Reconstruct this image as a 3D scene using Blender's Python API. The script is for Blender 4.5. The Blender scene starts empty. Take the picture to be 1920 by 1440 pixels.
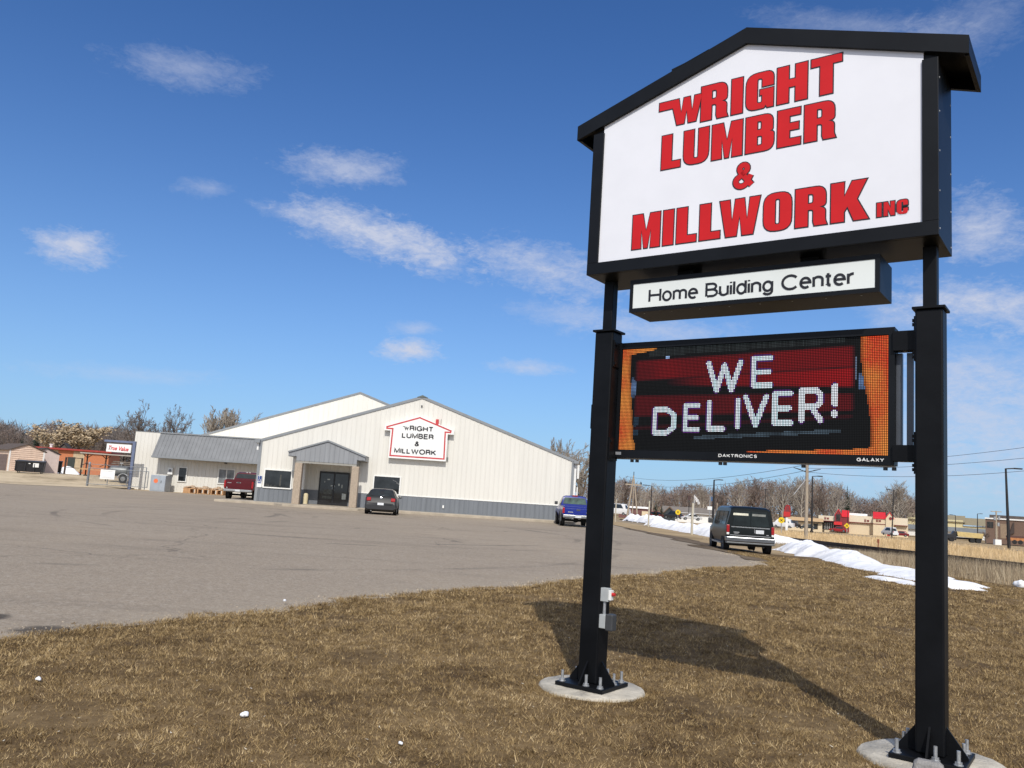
import bpy, bmesh, math, random
import numpy as np
from mathutils import Vector, Matrix

# ------------------------------------------------------------------ camera, sky, sun, exposure
sc = bpy.context.scene
COL = sc.collection
R = math.radians
CAMF, PITCH, ROLL, EYE = 1566.4, 0.1329, 0.0646, 1.65      # focal length in pixels of a 1920 wide picture, radians, metres
fwd = Vector((0, math.cos(PITCH), math.sin(PITCH)))
up0 = Vector((0, -math.sin(PITCH), math.cos(PITCH)))
cr, sr = math.cos(ROLL), math.sin(ROLL)
cam_r = Vector((1, 0, 0)) * cr + up0 * sr
cam_u = -Vector((1, 0, 0)) * sr + up0 * cr
cd = bpy.data.cameras.new('camera')
cam = bpy.data.objects.new('camera', cd); COL.objects.link(cam)
m = Matrix((cam_r, cam_u, -fwd)).transposed().to_4x4(); m.translation = (0, 0, EYE)
cam.matrix_world = m
cd.sensor_width = 36; cd.lens = CAMF / 1920 * 36; cd.clip_start = 0.05; cd.clip_end = 6000
sc.camera = cam

SUN_EL, SUN_AZ = R(42), R(180.8)
sdir = Vector((math.sin(SUN_AZ) * math.cos(SUN_EL), math.cos(SUN_AZ) * math.cos(SUN_EL), math.sin(SUN_EL)))
sdir = Vector((0.014 * math.cos(SUN_EL), -math.cos(SUN_EL), math.sin(SUN_EL))).normalized()
sl = bpy.data.lights.new('sun', 'SUN'); sl.energy = 3.1; sl.angle = R(0.53); sl.color = (1.0, 0.955, 0.88)
so = bpy.data.objects.new('sun', sl); COL.objects.link(so)
so.rotation_euler = (-sdir).to_track_quat('-Z', 'Y').to_euler(); so.location = (0, -40, 60)

sc.view_settings.view_transform = 'Standard'; sc.view_settings.look = 'None'
sc.view_settings.exposure = 0.1; sc.view_settings.gamma = 1.0; sc.view_settings.use_curve_mapping = False

def ray(px, py):
    dx, dy = px - 960, py - 720
    xi = cr * dx + sr * dy; yi = -sr * dx + cr * dy
    return Vector((1, 0, 0)) * (xi / CAMF) + fwd + up0 * (-yi / CAMF)
def at(px, py, y):                     # the point seen at that pixel of the photograph, y metres ahead
    d = ray(px, py); return Vector((0, 0, EYE)) + d * (y / d.y)

world = bpy.data.worlds.new('World'); sc.world = world; world.use_nodes = True
wt = world.node_tree; wt.nodes.clear()
def wn(t, **k):
    n = wt.nodes.new(t)
    for a, b in k.items(): setattr(n, a, b)
    return n
def wmath(op, a, b=None, c=None, clamp=False):
    n = wn('ShaderNodeMath', operation=op, use_clamp=clamp)
    for i, v in enumerate((a, b, c)):
        if v is None: continue
        if isinstance(v, (int, float)): n.inputs[i].default_value = v
        else: wt.links.new(v, n.inputs[i])
    return n.outputs[0]
sky = wn('ShaderNodeTexSky', sky_type='NISHITA'); sky.sun_disc = False
sky.sun_elevation = SUN_EL; sky.sun_rotation = SUN_AZ
sky.altitude = 300; sky.air_density = 1.0; sky.dust_density = 0.0; sky.ozone_density = 4.0
tc = wn('ShaderNodeTexCoord')
mp = wn('ShaderNodeMapping'); mp.inputs['Scale'].default_value = (1, 1, 2.2)
wt.links.new(tc.outputs['Generated'], mp.inputs['Vector'])
nz = wn('ShaderNodeTexNoise'); nz.inputs['Scale'].default_value = 9; nz.inputs['Detail'].default_value = 9; nz.inputs['Roughness'].default_value = .62; nz.inputs['Distortion'].default_value = .5
wt.links.new(mp.outputs[0], nz.inputs['Vector'])
nz2 = wn('ShaderNodeTexNoise'); nz2.inputs['Scale'].default_value = 42; nz2.inputs['Detail'].default_value = 7; nz2.inputs['Roughness'].default_value = .6; nz2.inputs['Distortion'].default_value = .4
wt.links.new(mp.outputs[0], nz2.inputs['Vector'])
warp = wmath('ADD', wmath('MULTIPLY_ADD', nz.outputs[0], 2.4, -1.2), wmath('MULTIPLY_ADD', nz2.outputs[0], 2.5, -1.25))
nz3 = wn('ShaderNodeTexNoise'); nz3.inputs['Scale'].default_value = 130; nz3.inputs['Detail'].default_value = 6; nz3.inputs['Roughness'].default_value = .65; nz3.inputs['Distortion'].default_value = .8
wt.links.new(mp.outputs[0], nz3.inputs['Vector'])
warp = wmath('ADD', warp, wmath('MULTIPLY_ADD', nz3.outputs[0], 1.5, -.75))
CLOUDS = [  # direction (as seen in the photograph), half width, half height, tilt, density
    (350, 128, 105, 30, 8, .30), (645, 318, 115, 34, 4, .50), (690, 432, 150, 44, 16, .72), (560, 402, 80, 20, 12, .34),
    (800, 470, 110, 40, 22, .62), (1030, 508, 150, 46, 12, .62), (140, 462, 60, 34, 10, .78), (765, 657, 62, 24, 2, .85),
    (775, 616, 44, 16, 0, .34), (990, 688, 90, 14, 3, .45), (1840, 425, 70, 55, 10, .62), (1850, 575, 150, 44, 8, .75),
    (1250, 622, 150, 26, 2, .42), (1860, 690, 170, 60, 6, .45), (1850, 790, 260, 100, 6, .5), (1600, 45, 170, 22, 4, .22),
    (1800, 60, 120, 50, -20, .22), (1700, 590, 80, 40, 5, .4), (1080, 590, 140, 24, 6, .3), (380, 352, 50, 16, 4, .26),
    (1750, 880, 300, 80, 4, .42), (230, 700, 150, 16, 4, .2)]
tot = None
for (px, py, hw, hh, tilt, dens) in CLOUDS:
    c = ray(px, py).normalized()
    a = R(tilt)
    ex = (ray(px + 10 * math.cos(a), py + 10 * math.sin(a)).normalized() - c); ex -= c * ex.dot(c); ex.normalize()
    ey = c.cross(ex).normalized()
    k = CAMF * .78
    outs = []
    for v, h in ((ex, hw), (ey, hh)):
        n = wn('ShaderNodeVectorMath', operation='DOT_PRODUCT'); wt.links.new(tc.outputs['Generated'], n.inputs[0]); n.inputs[1].default_value = v * (k / h)
        outs.append(n.outputs['Value'])
    front = wn('ShaderNodeVectorMath', operation='DOT_PRODUCT'); wt.links.new(tc.outputs['Generated'], front.inputs[0]); front.inputs[1].default_value = c
    r2 = wmath('MULTIPLY_ADD', outs[1], outs[1], wmath('MULTIPLY', outs[0], outs[0]))
    base = wmath('SUBTRACT', 0.92, wmath('POWER', r2, 0.5))
    d = wmath('POWER', wmath('MULTIPLY_ADD', warp, 0.5, base, clamp=True), 1.15)
    d = wmath('MULTIPLY', wmath('MULTIPLY', d, dens * 1.2), wmath('GREATER_THAN', front.outputs['Value'], 0.5))
    tot = d if tot is None else wmath('SUBTRACT', wmath('ADD', tot, d), wmath('MULTIPLY', tot, d))
hsv = wn('ShaderNodeMix', data_type='RGBA', blend_type='MULTIPLY'); hsv.inputs['Factor'].default_value = 1.0
wt.links.new(sky.outputs[0], hsv.inputs['A']); hsv.inputs['B'].default_value = (.37, .62, .93, 1)
# thin pale-blue haze low over the horizon
sx_ = wn('ShaderNodeSeparateXYZ'); wt.links.new(tc.outputs['Generated'], sx_.inputs[0])
low_ = wmath('POWER', wmath('SUBTRACT', 1.0, wmath('ABSOLUTE', sx_.outputs['Z'])), 5.5)
hz_ = wn('ShaderNodeMix', data_type='RGBA'); wt.links.new(wmath('MULTIPLY', low_, .92), hz_.inputs['Factor'])
wt.links.new(hsv.outputs['Result'], hz_.inputs['A']); hz_.inputs['B'].default_value = (3.0, 4.5, 6.1, 1)
mix = wn('ShaderNodeMix', data_type='RGBA'); wt.links.new(wmath('MINIMUM', tot, .92), mix.inputs['Factor'])
# unseen white glow round the sun behind the camera, added as shadow fill
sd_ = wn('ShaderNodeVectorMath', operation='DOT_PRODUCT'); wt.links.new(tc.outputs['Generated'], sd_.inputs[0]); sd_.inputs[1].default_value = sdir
fill_glow = wn('ShaderNodeMix', data_type='RGBA'); wt.links.new(wmath('MULTIPLY', wmath('POWER', wmath('MAXIMUM', sd_.outputs['Value'], 0.0), 1.6), .8), fill_glow.inputs['Factor'])
wt.links.new(hz_.outputs['Result'], fill_glow.inputs['A']); fill_glow.inputs['B'].default_value = (9.2, 9.0, 8.8, 1)
wt.links.new(fill_glow.outputs['Result'], mix.inputs['A']); mix.inputs['B'].default_value = (4.7, 5.0, 6.0, 1)
bg = wn('ShaderNodeBackground'); bg.inputs['Strength'].default_value = 0.12
wo = wn('ShaderNodeOutputWorld')
wt.links.new(mix.outputs['Result'], bg.inputs['Color']); wt.links.new(bg.outputs[0], wo.inputs['Surface'])

# ------------------------------------------------------------------ helpers
def sm(a, b, t):
    t = (t - a) / (b - a); t = 0 if t < 0 else 1 if t > 1 else t
    return t * t * (3 - 2 * t)
def lerp(a, b, t): return a + (b - a) * t
def interp(tab, v):
    if v <= tab[0][0]: return tab[0][1]
    for (a, x), (b, y) in zip(tab, tab[1:]):
        if v <= b: return lerp(x, y, (v - a) / (b - a))
    return tab[-1][1]

class MB:
    """collects shapes, becomes ONE mesh object"""
    def __init__(s): s.v = []; s.f = []
    def add(s, vs, fs):
        o = len(s.v); s.v += [tuple(v) for v in vs]; s.f += [tuple(i + o for i in f) for f in fs]
    def box(s, x0, x1, y0, y1, z0, z1, mat=None):
        vs = [(x, y, z) for z in (z0, z1) for y in (y0, y1) for x in (x0, x1)]
        if mat is not None: vs = [mat @ Vector(v) for v in vs]
        s.add(vs, [(0, 2, 3, 1), (4, 5, 7, 6), (0, 1, 5, 4), (2, 6, 7, 3), (0, 4, 6, 2), (1, 3, 7, 5)])
        return s
    def cbox(s, c, size, rot=None):
        mt = Matrix.Translation(c)
        if rot is not None: mt = mt @ rot
        a, b, d = (q / 2 for q in size)
        return s.box(-a, a, -b, b, -d, d, mt)
    def quad(s, *p): s.add(p, [tuple(range(len(p)))]); return s
    def prism(s, pts, axis, a0, a1):
        """extrude a 2d outline: axis 'y' takes (x,z), 'x' takes (y,z), 'z' takes (x,y)"""
        def P(p, a): return {'y': (p[0], a, p[1]), 'x': (a, p[0], p[1]), 'z': (p[0], p[1], a)}[axis]
        n = len(pts)
        s.add([P(p, a0) for p in pts] + [P(p, a1) for p in pts],
              [tuple(range(n - 1, -1, -1)), tuple(range(n, 2 * n))] + [(i, (i + 1) % n, n + (i + 1) % n, n + i) for i in range(n)])
        return s
    def tube(s, pts, rad, n=6, caps=True):
        pts = [Vector(p) for p in pts]
        if not isinstance(rad, (list, tuple)): rad = [rad] * len(pts)
        rings = []
        for i, p in enumerate(pts):
            t = (pts[min(i + 1, len(pts) - 1)] - pts[max(i - 1, 0)])
            if t.length < 1e-9: t = Vector((0, 0, 1))
            t.normalize()
            a = t.cross(Vector((0, 0, 1)) if abs(t.z) < .9 else Vector((1, 0, 0))).normalized(); b = t.cross(a)
            rings.append([p + (a * math.cos(2 * math.pi * k / n) + b * math.sin(2 * math.pi * k / n)) * rad[i] for k in range(n)])
        vs = [v for r in rings for v in r]; fs = []
        for i in range(len(pts) - 1):
            for k in range(n):
                fs.append((i * n + k, i * n + (k + 1) % n, (i + 1) * n + (k + 1) % n, (i + 1) * n + k))
        if caps: fs += [tuple(range(n - 1, -1, -1)), tuple(range((len(pts) - 1) * n, len(pts) * n))]
        s.add(vs, fs); return s
    def cyl(s, p, r, h, n=16, r2=None):
        return s.tube([p, (p[0], p[1], p[2] + h)], [r, r if r2 is None else r2], n)
    def lathe(s, prof, n=24, mat=None):
        """prof: (radius, z) pairs round the z axis"""
        vs = [Vector((r * math.cos(2 * math.pi * k / n), r * math.sin(2 * math.pi * k / n), z)) for r, z in prof for k in range(n)]
        if mat is not None: vs = [mat @ v for v in vs]
        fs = []
        for i in range(len(prof) - 1):
            for k in range(n): fs.append((i * n + k, i * n + (k + 1) % n, (i + 1) * n + (k + 1) % n, (i + 1) * n + k))
        s.add(vs, fs); return s
    def loft(s, rings, caps=True):
        n = len(rings[0]); vs = [p for r in rings for p in r]; fs = []
        for i in range(len(rings) - 1):
            for k in range(n): fs.append((i * n + k, i * n + (k + 1) % n, (i + 1) * n + (k + 1) % n, (i + 1) * n + k))
        if caps: fs += [tuple(range(n - 1, -1, -1)), tuple(range((len(rings) - 1) * n, len(rings) * n))]
        s.add(vs, fs); return s
    def mesh(s, name, mat, smooth=None, fix=True):
        me = bpy.data.meshes.new(name); me.from_pydata(s.v, [], s.f)
        if fix and len(s.f) < 60000:
            b = bmesh.new(); b.from_mesh(me); bmesh.ops.recalc_face_normals(b, faces=b.faces); b.to_mesh(me); b.free()
        me.materials.append(mat)
        if smooth:
            me.polygons.foreach_set('use_smooth', [True] * len(me.polygons))
            me.set_sharp_from_angle(angle=R(smooth))
        me.update(); return me
    def build(s, name, mat, parent=None, label=None, smooth=None, bevel=0, fix=True):
        o = bpy.data.objects.new(name, s.mesh(name, mat, smooth, fix)); COL.objects.link(o)
        if parent is not None: o.parent = parent
        if label: o['label'] = label
        if bevel:
            b = o.modifiers.new('bevel', 'BEVEL'); b.width = bevel; b.segments = 2; b.limit_method = 'ANGLE'; b.angle_limit = R(40)
        return o

def tag(o, label=None, cat=None, group=None, kind=None):
    for k, v in (('label', label), ('category', cat), ('group', group), ('kind', kind)):
        if v: o[k] = v
    return o
def thing(name, label, cat, loc=(0, 0, 0), rot=0, group=None):
    o = bpy.data.objects.new(name, None); COL.objects.link(o)
    o.location = loc; o.rotation_euler = (0, 0, rot); o.empty_display_size = .3
    return tag(o, label, cat, group)
def struct(o): o['kind'] = 'structure'; return o
KIDS = {}
def kids(o):
    return [c for c in bpy.data.objects if c.parent == o]
def dup(root, loc, rot=0, scale=None, label=None, group=None, children=None):
    """a thing with copies of its parts and sub-parts (mesh data shared)"""
    r = root.copy(); COL.objects.link(r); r.location = loc; r.rotation_euler = (0, 0, rot)
    if scale: r.scale = scale if isinstance(scale, (tuple, list)) else (scale,) * 3
    if label: r['label'] = label
    if group: r['group'] = group
    for ch in (children if children is not None else kids(root)):
        c = ch.copy(); COL.objects.link(c); c.parent = r
        if children is None:
            for g in kids(ch):
                d = g.copy(); COL.objects.link(d); d.parent = c
    return r

# ------------------------------------------------------------------ materials
MATS = {}
def M(name, col, rough=.6, metal=0, var=.10, scale=6, bump=0, bscale=40, spec=None, col2=None, coat=0, detail=6, stretch=None):
    """Principled material with a little procedural colour variation and optional bump"""
    if name in MATS: return MATS[name]
    mt = bpy.data.materials.new(name); mt.use_nodes = True; nt = mt.node_tree
    b = nt.nodes['Principled BSDF']; b.inputs['Roughness'].default_value = rough; b.inputs['Metallic'].default_value = metal
    if spec is not None: b.inputs['Specular IOR Level'].default_value = spec
    if coat: b.inputs['Coat Weight'].default_value = coat; b.inputs['Coat Roughness'].default_value = .08
    t = nt.nodes.new('ShaderNodeTexCoord'); vec = t.outputs['Object']
    if stretch:
        mpn = nt.nodes.new('ShaderNodeMapping'); mpn.inputs['Scale'].default_value = stretch
        nt.links.new(vec, mpn.inputs['Vector']); vec = mpn.outputs[0]
    n = nt.nodes.new('ShaderNodeTexNoise'); n.inputs['Scale'].default_value = scale; n.inputs['Detail'].default_value = detail; n.inputs['Roughness'].default_value = .6
    nt.links.new(vec, n.inputs['Vector'])
    rp = nt.nodes.new('ShaderNodeValToRGB')
    c0 = tuple(max(0, c * (1 - var * 1.6)) for c in col); c1 = tuple(min(1, c * (1 + var * 1.6)) for c in (col2 or col))
    rp.color_ramp.elements[0].color = (*c0, 1); rp.color_ramp.elements[0].position = .3
    rp.color_ramp.elements[1].color = (*c1, 1); rp.color_ramp.elements[1].position = .7
    nt.links.new(n.outputs[0], rp.inputs[0]); nt.links.new(rp.outputs[0], b.inputs['Base Color'])
    if bump:
        n2 = nt.nodes.new('ShaderNodeTexNoise'); n2.inputs['Scale'].default_value = bscale; n2.inputs['Detail'].default_value = 5
        nt.links.new(vec, n2.inputs['Vector'])
        bp = nt.nodes.new('ShaderNodeBump'); bp.inputs['Strength'].default_value = bump; bp.inputs['Distance'].default_value = .02
        nt.links.new(n2.outputs[0], bp.inputs['Height']); nt.links.new(bp.outputs[0], b.inputs['Normal'])
    MATS[name] = mt; return mt

black_steel = M('black painted steel', (.0050, .0055, .0068), .45, 0, .25, 3, .05, 8, spec=.16)
black_alu = M('black anodised cabinet', (.0065, .0075, .0095), .42, 0, .2, 2, .03, 5, spec=.2)
sign_white = M('white acrylic sign face', (.80, .81, .86), .35, 0, .02, 2, spec=.3)
sign_white_b = M('white acrylic lower face', (.78, .82, .80), .35, 0, .02, 2, spec=.3)
sign_red = M('red vinyl', (.58, .014, .017), .45, 0, .05, 3, spec=.25)
vinyl_black = M('black vinyl', (.012, .012, .016), .45, 0, .05, 3)
white_paint = M('white paint', (.78, .78, .76), .5, 0, .04, 3)
galv = M('galvanised steel', (.42, .43, .44), .45, .6, .15, 30)
grey_box_m = M('grey enamel', (.40, .42, .42), .45, 0, .06, 10)
dark_box_m = M('dark grey plastic', (.05, .052, .055), .5, 0, .1, 10)
concrete = M('concrete', (.47, .43, .355), .92, 0, .2, 7, .6, 60, detail=10)
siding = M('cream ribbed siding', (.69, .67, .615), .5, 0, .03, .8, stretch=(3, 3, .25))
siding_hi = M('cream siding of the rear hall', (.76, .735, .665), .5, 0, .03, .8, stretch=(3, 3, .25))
grey_siding = M('slate grey ribbed siding', (.165, .18, .20), .45, 0, .08, .9, stretch=(3, 3, .3))
grey_roof = M('grey ribbed roofing', (.20, .207, .215), .42, .15, .08, 1.2)
trim_grey = M('grey trim', (.23, .245, .26), .45, 0, .05, 3)
trim_white = M('white window trim', (.80, .80, .77), .5, 0, .02, 3)
soffit_m = M('soffit', (.30, .29, .26), .7, 0, .08, 3)
col_stone = M('tan pebble column', (.40, .325, .25), .95, 0, .22, 26, .8, 60)
glass_dark = M('dark window glass', (.012, .014, .016), .05, 0, .6, 1.5, spec=.6)
glass_grey = M('curtained glass', (.16, .17, .18), .12, 0, .3, 2.2, spec=.5)
chrome = M('chrome', (.60, .60, .60), .16, 1, .05, 3)
rubber = M('tyre rubber', (.014, .014, .015), .8, 0, .15, 12)
rim_m = M('alloy rim', (.32, .33, .34), .35, .8, .1, 8)
under_m = M('underbody', (.010, .010, .011), .8, 0, .1, 6)
lamp_red = M('red lamp lens', (.34, .008, .012), .18, 0, .2, 20)
lamp_white = M('clear lamp lens', (.7, .7, .68), .2, 0, .1, 20)
plate_m = M('licence plate', (.62, .64, .66), .4, 0, .12, 24)
rust_red = M('red panel', (.50, .02, .02), .5, 0, .08, 4)
wood_pole = M('weathered pole wood', (.36, .30, .23), .9, 0, .2, 5, .4, 30, stretch=(6, 6, .6))
post_wood = M('pale timber post', (.47, .43, .34), .9, 0, .16, 6, .3, 30, stretch=(6, 6, .6))
dark_pole = M('dark lamp pole', (.016, .014, .014), .5, 0, .1, 4)
yellow_sign = M('yellow sign sheet', (.80, .56, .02), .4, 0, .04, 4)
snow_m = M('old snow', (.86, .87, .89), .75, 0, .04, 2.5, .5, 14)
# dirt and grit streaks on the snow
def snow_grit(mt):
    nt = mt.node_tree; b = nt.nodes['Principled BSDF']
    src = b.inputs['Base Color'].links[0].from_socket
    t = nt.nodes.new('ShaderNodeTexCoord'); n = nt.nodes.new('ShaderNodeTexNoise'); n.inputs['Scale'].default_value = 3.2; n.inputs['Detail'].default_value = 11; n.inputs['Roughness'].default_value = .72
    nt.links.new(t.outputs['Object'], n.inputs['Vector'])
    rp = nt.nodes.new('ShaderNodeValToRGB'); rp.color_ramp.elements[0].position = .53; rp.color_ramp.elements[1].position = .76
    rp.color_ramp.elements[0].color = (0, 0, 0, 1); rp.color_ramp.elements[1].color = (.8, .8, .8, 1)
    nt.links.new(n.outputs[0], rp.inputs[0])
    mx = nt.nodes.new('ShaderNodeMix'); mx.data_type = 'RGBA'; nt.links.new(rp.outputs[0], mx.inputs['Factor']); nt.links.new(src, mx.inputs['A']); mx.inputs['B'].default_value = (.36, .33, .29, 1)
    nt.links.new(mx.outputs['Result'], b.inputs['Base Color'])
snow_grit(snow_m)

# ------------------------------------------------------------------ the ground
def T(x, y):
    d = math.hypot(x, y)
    left = .14 * sm(12, 48, y) + .12 * sm(55, 67, y) + .66 * sm(65, 77, y) * sm(-27, -34, x)
    right = -.012 * max(0., min(d, 270.) - 22)
    k = sm(5, 13, x) * sm(14, 24, y)
    return lerp(left, right, k)
def gp(px, py, lo=4.0, hi=400.0):       # where that line of sight meets the ground
    d = ray(px, py); o = Vector((0, 0, EYE))
    a = lo; s = .25
    while a < hi:
        p = o + d * (a / d.y)
        if p.z <= T(p.x, p.y): break
        s = max(.1, a * .01); a += s
    b0, b1 = a - s, a
    for _ in range(25):
        c = (b0 + b1) / 2; p = o + d * (c / d.y)
        if p.z <= T(p.x, p.y): b1 = c
        else: b0 = c
    p = o + d * (b1 / d.y); return Vector((p.x, p.y, T(p.x, p.y)))
def onT(x, y, dz=0): return Vector((x, y, T(x, y) + dz))

EDGE = [(-14, -9.5), (4, -5.9), (7.8, -4.5), (8.7, -4.15), (9.6, -3.7), (11.8, -2.4), (14.8, -.3), (17.4, 1.7), (20.9, 4.1), (24, 6.6), (26.3, 8.3), (28.5, 9.2), (31, 9.4), (35, 9.0), (42, 9.6), (48, 9.9), (55, 9.4), (75, 9.0)]
random.seed(4)
def wob(y, s=0): return .16 * math.sin(y * 1.3 + s) + .10 * math.sin(y * 2.9 + s) + .07 * math.sin(y * 5.3 + 1 + s) + .06 * math.sin(y * 11.7 + s)
def xr(y): return interp(EDGE, y) + wob(y)

def grid_axis(core0, core1, step, lo, hi, g=1.22):
    a = [core0]
    while a[-1] < core1: a.append(a[-1] + step)
    s = step
    while a[-1] < hi: s *= g; a.append(a[-1] + s)
    s = step; b = []
    x = core0
    while x > lo: s *= g; x -= s; b.append(x)
    return b[::-1] + a
gx = grid_axis(-70, 70, 2.0, -3500, 3500); gy = grid_axis(-14, 120, 2.0, -60, 4500)
g = MB()
g.v = [(x, y, T(x, y) - .06) for y in gy for x in gx]
n = len(gx)
g.f = [(j * n + i, j * n + i + 1, (j + 1) * n + i + 1, (j + 1) * n + i) for j in range(len(gy) - 1) for i in range(n - 1)]

def ramp_mat(name, stops, scale, rough=.95, bump=.5, bscale=12, detail=9, vscale=None, fine=None):
    mt = bpy.data.materials.new(name); mt.use_nodes = True; nt = mt.node_tree; b = nt.nodes['Principled BSDF']
    b.inputs['Roughness'].default_value = rough; b.inputs['Specular IOR Level'].default_value = .15
    t = nt.nodes.new('ShaderNodeTexCoord')
    def noise(s, d, r=.62):
        q = nt.nodes.new('ShaderNodeTexNoise'); q.inputs['Scale'].default_value = s; q.inputs['Detail'].default_value = d; q.inputs['Roughness'].default_value = r
        nt.links.new(t.outputs['Object'], q.inputs['Vector']); return q.outputs[0]
    a = noise(scale, detail); c = noise(scale * 9, 6, .7)
    ad = nt.nodes.new('ShaderNodeMath'); ad.operation = 'MULTIPLY_ADD'; nt.links.new(c, ad.inputs[0]); ad.inputs[1].default_value = .55; 
    ad2 = nt.nodes.new('ShaderNodeMath'); ad2.operation = 'MULTIPLY_ADD'; nt.links.new(a, ad2.inputs[0]); ad2.inputs[1].default_value = .9; ad2.inputs[2].default_value = -.225
    nt.links.new(ad2.outputs[0], ad.inputs[2])
    rp = nt.nodes.new('ShaderNodeValToRGB'); e = rp.color_ramp.elements
    e[0].position, e[0].color = stops[0][0], (*stops[0][1], 1); e[1].position, e[1].color = stops[-1][0], (*stops[-1][1], 1)
    for p, c_ in stops[1:-1]:
        q = e.new(p); q.color = (*c_, 1)
    nt.links.new(ad.outputs[0], rp.inputs[0]); nt.links.new(rp.outputs[0], b.inputs['Base Color'])
    bp = nt.nodes.new('ShaderNodeBump'); bp.inputs['Strength'].default_value = bump; bp.inputs['Distance'].default_value = .04
    nt.links.new(noise(bscale, 8), bp.inputs['Height']); nt.links.new(bp.outputs[0], b.inputs['Normal'])
    return mt, nt, b, t, rp
ground_m, *_ = ramp_mat('dead grass and bare earth', [(.25, (.20, .145, .08)), (.45, (.36, .265, .15)), (.62, (.46, .345, .20)), (.8, (.40, .32, .20))], .12, bscale=3)
struct(g.build('ground', ground_m, smooth=60, fix=False))

# parking lot: worn asphalt, sheet of rows ending at a ragged right-hand edge
offs = [0, .12, .25, .45, .7, 1.1, 1.6, 2.4, 3.5, 5, 7, 9.5, 12.5, 16, 20, 25, 30, 36, 43, 51, 60, 70, 82]
ys = [-14 + .4 * i for i in range(int(56 / .4))] + [42 + 1.0 * i for i in range(24)]
g = MB(); dist = []
for y in ys:
    for o_ in offs:
        x = xr(y) - o_
        g.v.append((x, y, T(x, y) - .012 * sm(.3, 0, o_))); dist.append(o_)
n = len(offs)
g.f = [(j * n + i + 1, j * n + i, (j + 1) * n + i, (j + 1) * n + i + 1) for j in range(len(ys) - 1) for i in range(n - 1)]
asph = bpy.data.materials.new('worn asphalt'); asph.use_nodes = True
nt = asph.node_tree; b = nt.nodes['Principled BSDF']; b.inputs['Roughness'].default_value = .88; b.inputs['Specular IOR Level'].default_value = .25
tcn = nt.nodes.new('ShaderNodeTexCoord')
def nn(t, **k):
    q = nt.nodes.new(t)
    for a, v in k.items():
        if a in q.inputs: q.inputs[a].default_value = v
        else: setattr(q, a, v)
    return q
def L(a, c): nt.links.new(a, c)
def noise_of(vec, s, d=6, r=.6, dist_=0):
    q = nn('ShaderNodeTexNoise', Scale=s, Detail=d, Roughness=r, Distortion=dist_); L(vec, q.inputs['Vector']); return q.outputs[0]
def ramp_of(v, *stops):
    rp = nt.nodes.new('ShaderNodeValToRGB'); e = rp.color_ramp.elements
    e[0].position, e[0].color = stops[0][0], (*stops[0][1], 1); e[1].position, e[1].color = stops[-1][0], (*stops[-1][1], 1)
    for p, c_ in stops[1:-1]: q = e.new(p); q.color = (*c_, 1)
    L(v, rp.inputs[0]); return rp.outputs[0]
def mixc(f, a, c_, mode='MIX'):
    q = nt.nodes.new('ShaderNodeMix'); q.data_type = 'RGBA'; q.blend_type = mode
    for s, v in (('Factor', f), ('A', a), ('B', c_)):
        if isinstance(v, (int, float)): q.inputs[s].default_value = v
        elif isinstance(v, tuple): q.inputs[s].default_value = (*v, 1)
        else: L(v, q.inputs[s])
    return q.outputs['Result']
P = tcn.outputs['Object']
W_ = (1, 1, 1); K_ = (0, 0, 0)
big = noise_of(P, .10, 5, .6, .3)
base = ramp_of(big, (.3, (.29, .235, .172)), (.52, (.335, .272, .202)), (.75, (.385, .318, .24)))
base = mixc(ramp_of(noise_of(P, .9, 8, .7), (.42, K_), (.72, (.35, .35, .35))), base, (.22, .178, .132))
vor = nn('ShaderNodeTexVoronoi', Scale=75.0); L(P, vor.inputs['Vector'])
base = mixc(.46, base, ramp_of(vor.outputs['Color'], (.1, (.13, .105, .08)), (.6, (.32, .265, .202)), (.95, (.58, .50, .40))))
base = mixc(ramp_of(noise_of(P, 6, 8, .75), (.5, K_), (.8, (.45, .45, .45))), base, (.09, .078, .066))
vor2 = nn('ShaderNodeTexVoronoi', Scale=24.0); L(P, vor2.inputs['Vector']); base = mixc(ramp_of(vor2.outputs['Color'], (.55, K_), (.95, (.5, .5, .5))), base, (.46, .41, .34))
st_ = nn('ShaderNodeMapping'); st_.inputs['Scale'].default_value = (.10, .75, 1); st_.inputs['Rotation'].default_value = (0, 0, .35); L(P, st_.inputs['Vector'])
base = mixc(ramp_of(noise_of(st_.outputs[0], 1.0, 8, .7), (.52, K_), (.72, (.4, .4, .4))), base, (.13, .108, .085))
base = mixc(ramp_of(noise_of(P, .055, 7, .68), (.50, K_), (.68, (.55, .55, .55))), base, (.42, .34, .245))
# cracks: warped cells, broken up
wv = nn('ShaderNodeVectorMath', operation='MULTIPLY_ADD'); wn_ = nn('ShaderNodeTexNoise', Scale=.7, Detail=6.0); L(P, wn_.inputs['Vector'])
L(wn_.outputs['Color'], wv.inputs[0]); wv.inputs[1].default_value = (2.2, 2.2, 0); L(P, wv.inputs[2])
for sc_, wd, cut in ((.085, .0014, .46), (.34, .003, .60)):
    ve = nn('ShaderNodeTexVoronoi', Scale=sc_, feature='DISTANCE_TO_EDGE'); L(wv.outputs[0], ve.inputs['Vector'])
    line = ramp_of(ve.outputs['Distance'], (wd * .4, W_), (wd, K_))
    gate = ramp_of(noise_of(P, .13, 3), (cut, K_), (cut + .10, (.6, .6, .6)))
    base = mixc(mixc(1.0, line, gate, 'MULTIPLY'), base, (.06, .05, .042))
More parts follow.
